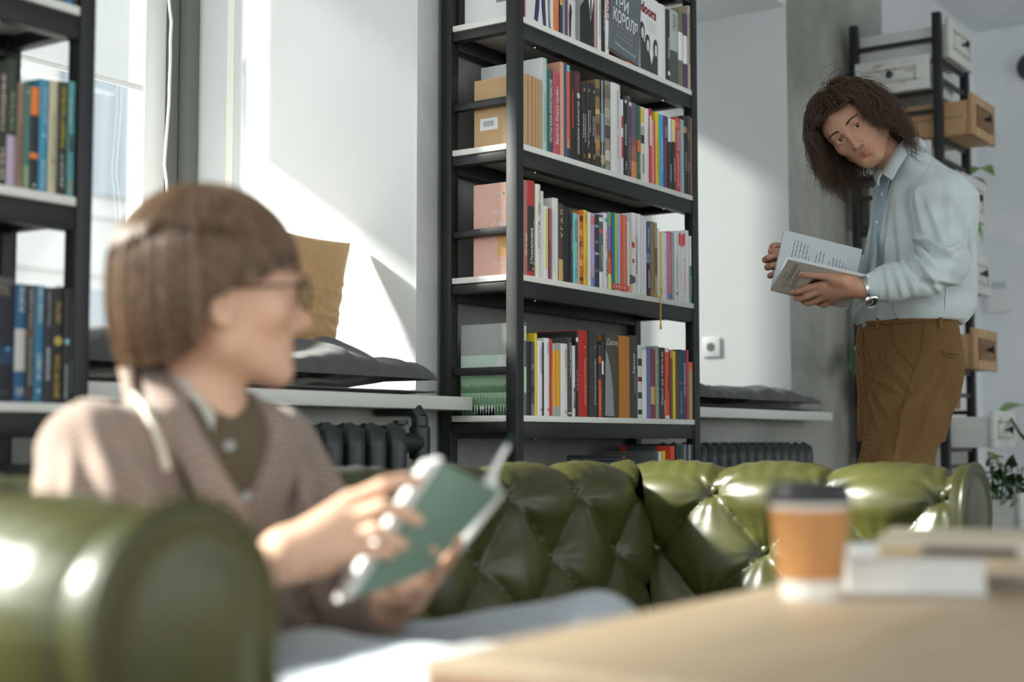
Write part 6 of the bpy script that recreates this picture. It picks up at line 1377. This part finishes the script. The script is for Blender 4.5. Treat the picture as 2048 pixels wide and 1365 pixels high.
# --- shoes
for c_ in (anN, anF):
    gq = SDF(*bounds([c_, c_ + TF * .2], .09), .006); gq.cone(c_ + [0, 0, -.03] - TF * .03, c_ + TF * .17 + [0, 0, -.045], .05, .040, .02); gq.cone(c_, c_ + [0, 0, .02], .05, .05, .02); gq.D = np.maximum(gq.D, .003 - gq.ax[2][None, None, :])
    V, F = gq.mesh(1); np_obj('shoe', V, F, mat('dark_brown_shoe', (.04, .022, .012), .45), man)
# --- wristwatch
wv = wrN - elN; wv /= np.linalg.norm(wv); wc = at(1727, 577, 3.80); M_STEEL = mat('brushed_steel', (.55, .55, .54), .3, metal=1.0)
b_ = MB(); b_.tube([wc - wv * .010, wc - wv * .0095, wc + wv * .0095, wc + wv * .010], [.030, .0325, .0325, .030], 30); watch = child(b_, 'wristwatch', M_STEEL, man, smooth=True)
wn = np.array(CT) * .72 - np.array(CU) * .66 + np.array(RGT) * .22; wn /= np.linalg.norm(wn); dc = at(1735, 589, 3.80) + wn * .026; q = Vector(wn).to_track_quat('Z', 'Y')
def disc(pr, name, m):
    b_ = MB(); b_.lathe(pr, n=30); b_.v = [tuple(Vector(dc) + q @ Vector(p)) for p in b_.v]; return child(b_, name, m, watch, smooth=True, angle=40)
disc([(.016, -.003), (.0195, .0), (.0195, .006), (.0165, .009), (.0155, .008)], 'case', M_STEEL); disc([(.0, .0082), (.0157, .0082), (.0155, .0086), (0, .0086)], 'dial', mat('black_dial', (.01, .01, .011), .15))
b_ = MB()
for a in range(12): r_ = Matrix.Rotation(a * math.pi / 6, 4, 'Z'); b_.box(-.0005, .0005, .0115, .0140, .0087, .0090, M=r_)
for a, l_ in ((.6, .009), (2.4, .012)): b_.box(-.0006, .0006, 0, l_, .0090, .0093, M=Matrix.Rotation(a, 4, 'Z'))
b_.v = [tuple(Vector(dc) + q @ Vector(p)) for p in b_.v]; child(b_, 'hands_and_marks', mat('silver_marks', (.7, .7, .68), .3), watch)
# --- the open book in the hands (a thing of its own)
s0, s1 = pix(1542, 579, D=3.93), pix(1697, 617, D=3.93); n0, n1 = pix(1576, 519, D=3.79), pix(1731, 555, D=3.79); f0, f1 = pix(1568.5, 459, D=3.99), pix(1725, 498, D=3.99)
ob = thing('book', 'open paperback with cream cover held by the standing person', 'book', tuple(s0.lerp(s1, .5)))
def slab(a0, a1, b0, b1, th, nrm, name, m, lift=0.0, bow=0.0, n=10):
    """Leaf from edge a0-a1 to edge b0-b1, thickness th along nrm."""
    P = np.zeros((2, n, 6, 3)); nv = Vector(nrm).normalized()
    for i in range(n):
        t = i / (n - 1)
        for j in range(6):
            s_ = j / 5; p = a0.lerp(a1, s_).lerp(b0.lerp(b1, s_), t) + nv * (lift + bow * math.sin(math.pi * t) * 1.0)
            P[0, i, j] = p; P[1, i, j] = p + nv * th
    b_ = MB(); b_.grid(P[0]); b_.grid(P[1]); k = n * 6
    ring = [i * 6 for i in range(n)] + [(n - 1) * 6 + j for j in range(1, 6)] + [i * 6 + 5 for i in range(n - 2, -1, -1)] + [j for j in range(4, 0, -1)]
    b_.f += [(ring[i], ring[(i + 1) % len(ring)], k + ring[(i + 1) % len(ring)], k + ring[i]) for i in range(len(ring))]; b_.mi += [0] * len(ring)
    return child(b_, name, m, ob, smooth=True, angle=40)
nN = (s1 - s0).cross(n0 - s0); nN = nN if nN.dot(Vector(CT)) > 0 else -nN; nN.normalize()
nF = (s1 - s0).cross(f0 - s0); nF = nF if nF.dot(Vector(CT)) > 0 else -nF; nF.normalize()
M_OBC = mat('cream_cover_paper', (.56, .53, .48), .45); M_OBP = mat('white_page_paper', (.50, .54, .56), .7)
slab(s0, s1, n0, n1, .0012, nN, 'cover', M_OBC, -.0012); slab(s0, s1, f0, f1, .0012, nF, 'cover', M_OBC, -.010)
slab(s0.lerp(n0, .02), s1.lerp(n1, .02), s0.lerp(n0, .985), s1.lerp(n1, .985), .010, -nN, 'pages', M_OBP, .0014)
slab(s0.lerp(f0, .02), s1.lerp(f1, .02), s0.lerp(f0, .99), s1.lerp(f1, .99), .008, -nF, 'pages', M_OBP, .0, bow=-.004)
U_ = (n0 - s0); V_ = (s0 - s1); lw = U_.length; ll = V_.length; U_ = U_.normalized(); V_ = V_.normalized()
M_INK = mat('brown_ink', (.16, .13, .10), .6)
def cov(x, y): return s0.lerp(s1, x).lerp(n0.lerp(n1, x), y) + nN * .0005
for s_, x, y, wl_, hl_ in (('БЕЗОБРАЗНЫЙ', .155, .20, .72, .070), ('РЕНЕССАНС', .255, .20, .60, .070)):
    t_ = text(s_, cov(x, y), U_, V_, wl_ * lw, hl_ * ll, M_INK, None, bold=-.004); setp(t_, ob)
t_ = text('повесть', cov(.075, .42), U_, V_, .22 * lw, .018 * ll, M_INK, None, bold=0); setp(t_, ob)
b_ = MB(); b_.add([cov(a, c) for a, c in ((.36, .30), (.42, .62), (.50, .70), (.62, .72), (.74, .60), (.80, .38), (.66, .26), (.50, .20), (.42, .14))], [tuple(range(9))]); child(b_, 'cover_picture', mat('dark_brown_art', (.045, .028, .020), .5), ob)
b_ = MB(); b_.add([cov(a, c) for a, c in ((.52, .74), (.60, .86), (.74, .84), (.86, .72), (.70, .74))], [tuple(range(5))]); child(b_, 'cover_picture', mat('dark_brown_art', (.045, .028, .020), .5), ob)
def pg(x, y): return s0.lerp(s1, x).lerp(f0.lerp(f1, x), y) + nF * (.0012 + .004 * math.sin(math.pi * y))
M_PRINT = mat('grey_print', (.16, .18, .20), .7); rl = random.Random(3)
for k in range(17):
    x = .16 + .043 * k
    if k in (6, 10): continue
    yy = .46; b_ = MB(); e_ = .88 - .012 * k + (-.18 if k in (5, 7, 11, 16) else 0) * rl.random()
    while yy < e_:
        w_ = rl.uniform(.02, .07); a = pg(x, yy); c = pg(x, min(e_, yy + w_)); d = (s1 - s0).normalized() * .0011
        b_.add([a - d, a + d, c + d, c - d], [(0, 1, 2, 3)]); yy += w_ + .012
    child(b_, 'print_line', M_PRINT, ob)
# ------------------------------------------------------------------ the person seated on the sofa, reading
M_SKIN2 = skin_mat('fair_skin', (.66, .41, .285)); M_HAIR2 = hair_mat('brown_bob_hair', (.150, .088, .050), .5)
wom = thing('person', 'seated person with brown bob and checked brown jacket reading on the green sofa, blurred', 'person', (-1.86, -1.05, 0))
HW = Head(at(438, 586, 1.86), math.radians(115.5), 0.0, 1.08, math.radians(-2))
WF, WW = np.array([0., -1, 0]), np.array([-1., 0, 0])       # torso faces away from the windows; WW is the person's right
W = lambda *a: at(*a)
nk0, nk1 = HW.w((0, -.06, -.025)), W(405, 835, 1.87)
sR, sL = W(185, 880, 1.73), W(548, 885, 2.04)
eR, eL = W(300, 1185, 1.69), W(700, 1250, 2.02)
wR, wL = W(512, 1142, 1.59), W(772, 1215, 1.82)
hR, hL = W(330, 1398, 1.86), W(480, 1425, 2.02)
kR, kL = W(985, 1430, 1.50), W(1190, 1288, 1.84)
aR, aL = np.array([-2.02, -1.68, .09]), np.array([-1.52, -1.64, .09])
lo, hi = bounds([HW.c, sR, sL, eR, eL, hR, hL, kR, kL, aR, aL, W(930, 1075, 1.74)], .15); lo[2] = -.005
g = SDF(lo, hi, .0040)
head_sdf(g, HW, False)
g.cone(nk0, nk1, .046, .050, .03)
LEV = lambda e: [(W(405, 800, 1.875), .050 + e, .075 + e), (W(385, 835, 1.88), .070 + e, .135 + e), (W(368, 880, 1.88), .088 + e, .165 + e), (W(352, 960, 1.885), .102 + e, .150 + e), (W(346, 1080, 1.89), .095 + e, .130 + e), (W(350, 1230, 1.90), .100 + e, .140 + e), (W(370, 1375, 1.92), .105 + e, .165 + e)]
g.loft(LEV(-.012), WF, WW, .03)
for s_, e_, w_ in ((sR, eR, wR), (sL, eL, wL)): g.chain([(s_, .044), (e_, .036), (e_ * .4 + w_ * .6, .033), (w_, .0245)], .02)
for a_, b_, c_ in ((hR, kR, aR), (hL, kL, aL)): g.chain([(a_, .075), (b_, .050), (b_ * .6 + c_ * .4, .046), (c_, .033)], .02); g.cone(c_ - [0, 0, .03], c_ + WF * .13 + [0, 0, -.055], .03, .022, .02)
# right hand: back of the hand lit, fingers lying over the edge of the book
g.chain([(wR, .0255), (W(560, 1118, 1.60), .026)], .012)
RK = [(700, 1003, 1.625), (704, 1038, 1.615), (702, 1072, 1.61), (694, 1104, 1.61)]
for p_ in RK: g.cone(W(575, 1108, 1.60), W(*p_), .0235, .0125, .014)
for f_, r_ in zip([[RK[0], (768, 972, 1.62), (806, 962, 1.635), (838, 962, 1.648)], [RK[1], (765, 1014, 1.605), (803, 1024, 1.612), (838, 1042, 1.622)], [RK[2], (752, 1062, 1.60), (782, 1078, 1.607), (808, 1092, 1.616)], [RK[3], (738, 1102, 1.605), (762, 1104, 1.61), (784, 1108, 1.617)]],
                  ((.0105, .0095, .0085, .0070), (.0108, .0098, .0086, .0072), (.0102, .0092, .0082, .0068), (.0092, .0080, .0072, .0060))): g.chain([(W(*p), r) for p, r in zip(f_, r_)], .004)
g.chain([(W(590, 1135, 1.61), .018), (W(640, 1130, 1.65), .013), (W(690, 1110, 1.685), .0105), (W(735, 1085, 1.705), .0085)], .01)
# left hand: holds the lower edge from behind, finger tips coming round
g.chain([(wL, .0245), (W(812, 1190, 1.795), .024)], .012)
LK = [(868, 1150, 1.775), (852, 1166, 1.77), (835, 1180, 1.765), (815, 1192, 1.76)]
for p_ in LK: g.cone(W(812, 1192, 1.795), W(*p_), .021, .0115, .012)
for f_ in ([LK[0], (893, 1122, 1.755), (908, 1098, 1.735), (918, 1078, 1.72)], [LK[1], (866, 1136, 1.745), (868, 1114, 1.715), (866, 1100, 1.695)], [LK[2], (832, 1172, 1.735), (812, 1176, 1.695), (794, 1180, 1.675)], [LK[3], (796, 1196, 1.73), (772, 1194, 1.69), (750, 1192, 1.668)]):
    g.chain([(W(*p), r) for p, r in zip(f_, (.0105, .0095, .0086, .0070))], .004)
g.chain([(W(818, 1180, 1.80), .016), (W(850, 1120, 1.80), .0125), (W(880, 1090, 1.79), .0085)], .01)
V, F = g.mesh(2); wbody = np_obj('body', V, F, M_SKIN2, wom, {'Col': skin_tint(V, HW, False)})
lk = Vector(HM.c) - Vector(HW.w((0, 0, .07)))
for sx in (-1, 1): eye(HW, sx, wom, lk, M_BROWN_IRIS); brow(HW, sx, wom, M_HAIR2, wbody, rise=.005)
# --- bob: shell with strand ridges, plus strands
def bob_end(phi):
    d = abs(math.degrees((phi + math.pi) % (2 * math.pi) - math.pi)); return float(np.interp(d, [0, 34, 52, 66, 84, 97, 106, 118, 150, 180], [.030, .031, .024, .012, .004, -.010, -.062, -.078, -.084, -.086]))
def bob(phi, t, lift=0.0):
    """t in 0..1 from crown to tip at azimuth phi (0 = forehead)."""
    ye = bob_end(phi); c = np.array([0, .022, -.016]); rx, ry, rz = .093 + lift, .108 + lift, .114 + lift
    th_e = math.pi / 2 if ye < .022 else math.acos(min(1, (ye - .022) / ry)); Lc = th_e * .108; Ls = max(0, .022 - ye) if ye < .022 else 0; s_ = t * (Lc + Ls)
    if s_ <= Lc: th = s_ / .108; r_ = math.sin(th); y = math.cos(th) * ry; k = 1.0
    else: r_ = 1.0; y = -(s_ - Lc); q = (s_ - Lc) / .108; k = 1 + .03 * math.sin(min(1, q) * math.pi) - .10 * q * q
    z = math.cos(phi) * rz * r_ * k; x = math.sin(phi) * rx * r_ * k
    if z > 0: z *= .99
    return c + np.array([x, y, z])
na, nt_ = 240, 40; ph = np.linspace(0, 2 * math.pi, na, endpoint=False)
rg = .0012 * np.sin(ph * 47 + 2 * np.sin(ph * 9)) + .0009 * np.sin(ph * 83 + 1) + .0014 * np.sin(ph * 21 + 3)
O_ = np.array([[bob(p, .01 + .99 * j / (nt_ - 1), rg[i] * min(1, j / 8) + .001) for j in range(nt_)] for i, p in enumerate(ph)])
I_ = np.array([[bob(p, .01 + .985 * j / (nt_ - 1), -.012) for j in range(nt_)] for i, p in enumerate(ph)])
b_ = MB(); b_.grid(HW.w(O_), closed_u=True); b_.grid(HW.w(I_), closed_u=True); k0 = na * nt_
b_.f += [(i * nt_ + nt_ - 1, ((i + 1) % na) * nt_ + nt_ - 1, k0 + ((i + 1) % na) * nt_ + nt_ - 1, k0 + i * nt_ + nt_ - 1) for i in range(na)]
b_.f += [tuple(i * nt_ for i in range(na))]; b_.mi += [0] * (na + 1)
me_v = np.array(b_.v); rs = np.random.RandomState(21); paths = []
for k in range(1500):
    p0 = rs.uniform(0, 2 * math.pi); l0 = rs.uniform(.0005, .0035); t1 = rs.uniform(.93, 1.015); tw = rs.normal(0, .03)
    paths.append([bob(p0 + tw * a, .03 + (t1 - .03) * a, l0 + .0006 * math.sin(9 * a + k)) for a in np.linspace(0, 1, 18)])
Vs, Fs = tubes(HW.w(np.array(paths)), np.array([rs.uniform(.0006, .0013) for _ in paths])[:, None] * np.interp(np.linspace(0, 1, 18), [0, .1, .85, 1], [.5, 1, .9, .25])[None], 4)
for v_ in Vs: pass
n0_ = len(b_.v); b_.v += [tuple(v) for v in Vs]; b_.f += [tuple(int(i) + n0_ for i in f) for f in Fs]; b_.mi += [0] * len(Fs)
setp(b_.build('hair', M_HAIR2, None, smooth=True, angle=180), wom)
# --- glasses
M_FRAME = mat('dark_glasses_frame', (.012, .011, .012), .25); gl = None
b_ = MB()
for sx in (-1, 1):
    b_.tube([HW.w((sx * .034 + .024 * math.cos(a), -.004 + .020 * math.sin(a), .098 - .10 * (sx * .034 + .024 * math.cos(a)) ** 2 * 20 * .3)) for a in np.linspace(0, 2 * math.pi, 25)], .0022, 6, caps=False)
b_.tube([HW.w((-.011, .003, .100)), HW.w((0, .006, .103)), HW.w((.011, .003, .100))], .0018, 6)
for sx in (-1, 1): b_.tube([HW.w((sx * .058, .004, .092)), HW.w((sx * .074, .006, .075)), HW.w((sx * .078, .004, .0)), HW.w((sx * .078, -.006, -.022)), HW.w((sx * .074, -.03, -.034))], .0019, 6)
gl = child(b_, 'eyeglasses', M_FRAME, wom, smooth=True)
for sx in (-1, 1):
    b_ = MB(); cc = [HW.w((sx * .034 + .023 * math.cos(a), -.004 + .019 * math.sin(a), .0965 - .6 * (sx * .034 + .023 * math.cos(a)) ** 2)) for a in np.linspace(0, 2 * math.pi, 24, endpoint=False)]
    b_.add(cc, [tuple(range(24))]); child(b_, 'lens', M_GLASS, gl)
# --- olive shirt, checked jacket, jeans, shoes
M_OLIVE = fabric('olive_brown_cotton', (.115, .088, .055), 120, .85, .08); M_CUFFW = fabric('pale_shirt_lining', (.55, .54, .48), 120, .85, .06)
def check_mat():
    m = mat('brown_check_wool', (.24, .16, .125), .9, spec=.15, sheen=.2); nt = m.node_tree; b = nt.nodes['Principled BSDF']; L = nt.links.new
    tc = nt.nodes.new('ShaderNodeTexCoord'); sp = nt.nodes.new('ShaderNodeSeparateXYZ'); L(tc.outputs['Object'], sp.inputs[0]); cs = []
    ax = nt.nodes.new('ShaderNodeMath'); ax.operation = 'ADD'; L(sp.outputs['X'], ax.inputs[0]); L(sp.outputs['Y'], ax.inputs[1])
    for src in (ax.outputs[0], sp.outputs['Z']):
        q = nt.nodes.new('ShaderNodeMath'); q.operation = 'MULTIPLY'; q.inputs[1].default_value = 2 * math.pi / .0075; L(src, q.inputs[0]); s_ = nt.nodes.new('ShaderNodeMath'); s_.operation = 'SINE'; L(q.outputs[0], s_.inputs[0]); cs.append(s_)
    a = nt.nodes.new('ShaderNodeMath'); a.operation = 'ADD'; L(cs[0].outputs[0], a.inputs[0]); L(cs[1].outputs[0], a.inputs[1])
    k = nt.nodes.new('ShaderNodeMath'); k.operation = 'MULTIPLY_ADD'; k.inputs[1].default_value = .25; k.inputs[2].default_value = .5; L(a.outputs[0], k.inputs[0])
    r = nt.nodes.new('ShaderNodeValToRGB'); r.color_ramp.elements[0].position = .3; r.color_ramp.elements[1].position = .75; r.color_ramp.elements[0].color = (.165, .112, .088, 1); r.color_ramp.elements[1].color = (.40, .31, .26, 1); L(k.outputs[0], r.inputs[0]); L(r.outputs[0], b.inputs['Base Color']); return m
M_CHECK = check_mat()
gs = SDF(*bounds([W(405, 800, 1.875), W(370, 1400, 1.92)], .24), .006); gs.loft(LEV(.004), WF, WW, .02); gs.cone(nk0, nk1 + [0, 0, .03], .05, .056, .01, True)
V, F = gs.mesh(2); N = normals(V, F); V = V + N * (.0025 * rnd_noise(V * 24, 4))[:, None]; oshirt = np_obj('shirt', V, F, M_OLIVE, wom)
gj = SDF(*bounds([sR, sL, eR, eL, wR, wL, W(370, 1420, 1.92)], .16), .0058)
LJ = [(W(400, 798, 1.878), .062, .085), (W(380, 830, 1.88), .088, .155), (W(366, 872, 1.88), .108, .192), (W(350, 950, 1.885), .124, .196), (W(344, 1080, 1.89), .124, .188), (W(348, 1230, 1.90), .130, .195), (W(365, 1390, 1.92), .138, .205)]
gj.loft(LJ, WF, WW, .02)
gj.chain([(sR + [0, 0, -.012], .062), (W(185, 1030, 1.69), .066), (eR, .060), (eR * .75 + wR * .25, .054), (eR * .52 + wR * .48, .047)], .03)
gj.chain([(sL + [0, 0, -.012], .062), (W(640, 1080, 2.05), .064), (eL, .060), (eL * .5 + wL * .5, .050), (eL * .08 + wL * .92, .038)], .03)
gj.cone(nk0, nk1 + [0, 0, .02], .055, .062, .01, True)
cst = lambda y, px, D: W(px, y, D)
gj.chain([(nk1 + WF * .05, .066), (W(455, 900, 1.80), .072), (W(510, 1010, 1.76), .064), (W(540, 1110, 1.74), .046), (W(560, 1200, 1.74), .030)], .012, True)
V, F = gj.mesh(2); N = normals(V, F)
pr = np.stack([(V - np.array(CAM)) @ np.array(RGT), (V - np.array(CAM)) @ np.array(CU), -(V - np.array(CAM)) @ np.array(CT)], 1); PX = 1024 + FPX * pr[:, 0] / pr[:, 2]; PY = 682.5 - FPX * pr[:, 1] / pr[:, 2]
dsp = .004 * rnd_noise(V * 15, 12)
for a in ((215, 960, 1.3, 120, 22, .010), (290, 980, 1.2, 110, 18, .010), (250, 1010, 1.0, 80, 18, .008), (140, 1000, 1.6, 90, 16, .008), (420, 1080, 1.1, 70, 18, .007), (620, 1180, 1.0, 60, 14, .008), (680, 1150, .8, 60, 14, .008), (590, 1250, .9, 60, 14, .008)): dsp += fold(*a, PX=PX, PY=PY)
V = V + N * dsp[:, None]; jacket = np_obj('jacket', V, F, M_CHECK, wom)
# lapels and collar
sheet([W(300, 715, 1.90), W(282, 745, 1.83), W(300, 800, 1.78), W(335, 880, 1.745), W(395, 990, 1.72), W(455, 1080, 1.715)], [W(345, 745, 1.84), W(370, 800, 1.80), W(400, 860, 1.765), W(440, 930, 1.74), W(490, 1010, 1.73), W(512, 1090, 1.72)], .006, 'lapel', M_CHECK, jacket, bulge=.008)
sheet([W(300, 712, 1.91), W(270, 718, 1.92), W(238, 735, 1.86), W(250, 800, 1.80)], [W(320, 740, 1.86), W(285, 770, 1.84), W(275, 810, 1.80), W(300, 850, 1.77)], .006, 'collar', M_CHECK, jacket, bulge=.006)
sheet([W(480, 790, 2.0), W(540, 850, 1.98), W(590, 930, 1.94), W(600, 1010, 1.89)], [W(520, 800, 2.02), W(585, 870, 2.0), W(632, 960, 1.95), W(620, 1040, 1.89)], .006, 'lapel', M_CHECK, jacket, bulge=.006)
# shirt collar with pale inside, buttons
sheet([W(310, 700, 1.90), W(335, 715, 1.84), W(380, 770, 1.81), W(430, 830, 1.80)], [W(330, 735, 1.86), W(360, 770, 1.82), W(400, 815, 1.80), W(425, 870, 1.79)], .004, 'collar', M_CUFFW, oshirt, bulge=.004)
sheet([W(476, 775, 1.92), W(468, 830, 1.86), W(450, 890, 1.82)], [W(505, 800, 1.93), W(500, 850, 1.87), W(470, 905, 1.82)], .004, 'collar', M_OLIVE, oshirt, bulge=.004)
for (x, y, D) in ((456, 893, 1.80), (490, 992, 1.775)):
    p = hit(oshirt, x, y, .003) or pix(x, y, D=D); b_ = MB(); b_.tube([p, p + Vector(CT) * .004], [.0065, .006], 14); child(b_, 'button', mat('pearl_button', (.55, .6, .62), .25), oshirt, smooth=True)
# cream tube standing in for the sun highlight on the lapel, shirt cuff and thread bracelet at the wrist
hp = [hit(jacket, x, y, .006) for x, y in ((268, 800), (288, 830), (303, 860), (318, 900), (328, 940))]; hp = [p for p in hp if p is not None]
if len(hp) > 2: b_ = MB(); b_.tube(hp, [.0045] * (len(hp) - 1) + [.006], 8); child(b_, 'lapel_highlight', mat('highlight_cream', (.72, .66, .55), .8), wom, smooth=True)
wd2 = wR - eR; wd2 /= np.linalg.norm(wd2); b_ = MB(); b_.tube([wR - wd2 * .12, wR - wd2 * .118, wR - wd2 * .06, wR - wd2 * .022, wR - wd2 * .020], [.036, .042, .041, .038, .030], 24); child(b_, 'cuff', M_CUFFW, wom, smooth=True)
b_ = MB(); b_.tube([wR - wd2 * .016, wR - wd2 * .015, wR - wd2 * .006, wR - wd2 * .005], [.027, .0305, .0305, .027], 24); child(b_, 'bracelet', mat('pale_blue_thread', (.30, .38, .55), .7), wom, smooth=True)
M_JEAN = fabric('pale_grey_denim', (.40, .45, .49), 160, .85, .08)
gt = SDF(*bounds([hR, hL, kR, kL, aR, aL], .13), .007)
gt.ell((hR + hL) / 2 + [0, 0, .01], (.11, .18, .078), [WF, WW, [0, 0, 1]], .03)
gt.chain([(hR, .078), (hR * .5 + kR * .5, .082), (kR, .066), (kR * .6 + aR * .4, .058), (aR + [0, 0, .02], .046)], .03); gt.chain([(hL, .078), (hL * .5 + kL * .5, .070), (kL, .064), (kL * .6 + aL * .4, .057), (aL + [0, 0, .02], .046)], .02)
V, F = gt.mesh(2); N = normals(V, F); V = V + N * (.003 * rnd_noise(V * 20, 6))[:, None]; np_obj('jeans', V, F, M_JEAN, wom)
for c_ in (aR, aL):
    gq = SDF(*bounds([c_, c_ + WF * .18], .08), .006); gq.cone(c_ + [0, 0, -.035] - WF * .025, c_ + WF * .145 + [0, 0, -.05], .045, .036, .02); gq.cone(c_, c_ + [0, 0, .02], .042, .042, .02); gq.D = np.maximum(gq.D, .003 - gq.ax[2][None, None, :])
    V, F = gq.mesh(1); np_obj('shoe', V, F, mat('white_sneaker', (.62, .62, .6), .5), wom)
# --- the teal paperback in the hands
tbk = thing('book', 'teal paperback with curling white pages held by the seated person', 'book', tuple(pix(850, 1050, D=1.68)))
c00, c01, c10, c11 = pix(702, 1198, D=1.645), pix(878, 922, D=1.665), pix(862, 1142, D=1.70), pix(1004, 984, D=1.76)
def patch(fn, th, name, m, n=(16, 12)):
    P = np.array([[fn(i / (n[0] - 1), j / (n[1] - 1)) for j in range(n[1])] for i in range(n[0])], float)
    nn = np.cross(np.gradient(P, axis=0), np.gradient(P, axis=1)); nn /= np.linalg.norm(nn, axis=2, keepdims=True) + 1e-9
    if (nn.mean((0, 1)) @ np.array(CT)) < 0: nn = -nn
    b_ = MB(); b_.grid(P); b_.grid(P - nn * th); k = n[0] * n[1]; a, c = n
    ring = [i * c for i in range(a)] + [(a - 1) * c + j for j in range(1, c)] + [i * c + c - 1 for i in range(a - 2, -1, -1)] + [j for j in range(c - 2, 0, -1)]
    b_.f += [(ring[i], ring[(i + 1) % len(ring)], k + ring[(i + 1) % len(ring)], k + ring[i]) for i in range(len(ring))]; b_.mi += [0] * len(ring)
    return child(b_, name, m, tbk, smooth=True, angle=50)
M_TEAL = mat('teal_cover', (.155, .245, .195), .5, noise=(6, .12)); M_LEAF = mat('white_book_page', (.74, .74, .73), .7)
nC = (c01 - c00).cross(c10 - c00).normalized(); nC = nC if nC.dot(Vector(CT)) > 0 else -nC
bil = lambda u, v: c00.lerp(c01, u).lerp(c10.lerp(c11, u), v) + nC * (.010 * math.sin(math.pi * v) * (.4 + .6 * u))
patch(lambda u, v: bil(u, .03 + .97 * v), .0012, 'cover', M_TEAL)
L_ = (c00 - c10).normalized()
patch(lambda u, v: bil(u, 0) + L_ * (.0165 - .022 * v) + nC * (-.001), .012, 'pages', M_LEAF, (16, 4))
top = pix(1022, 878, D=1.80); pk = pix(960, 955, D=1.80); r0_ = pix(880, 925, D=1.70)
def curl(u, v, off=0.0):
    a = c11.lerp(pix(900, 1120, D=1.745), 1 - v) + Vector(CT) * -.004; b = pix(1030, 868, D=1.83).lerp(pix(985, 960, D=1.86), 1 - v)
    m_ = pix(958, 945, D=1.80).lerp(pix(900, 1040, D=1.82), 1 - v); t = u
    return a * (1 - t) ** 2 + m_ * (2 * t * (1 - t)) + b * t * t - Vector(CT) * off
patch(lambda u, v: curl(u * .86, v), .006, 'pages', M_LEAF); patch(lambda u, v: curl(.05 + .95 * u, v, .009), .0012, 'cover', mat('dark_teal_cover', (.055, .11, .10), .5))
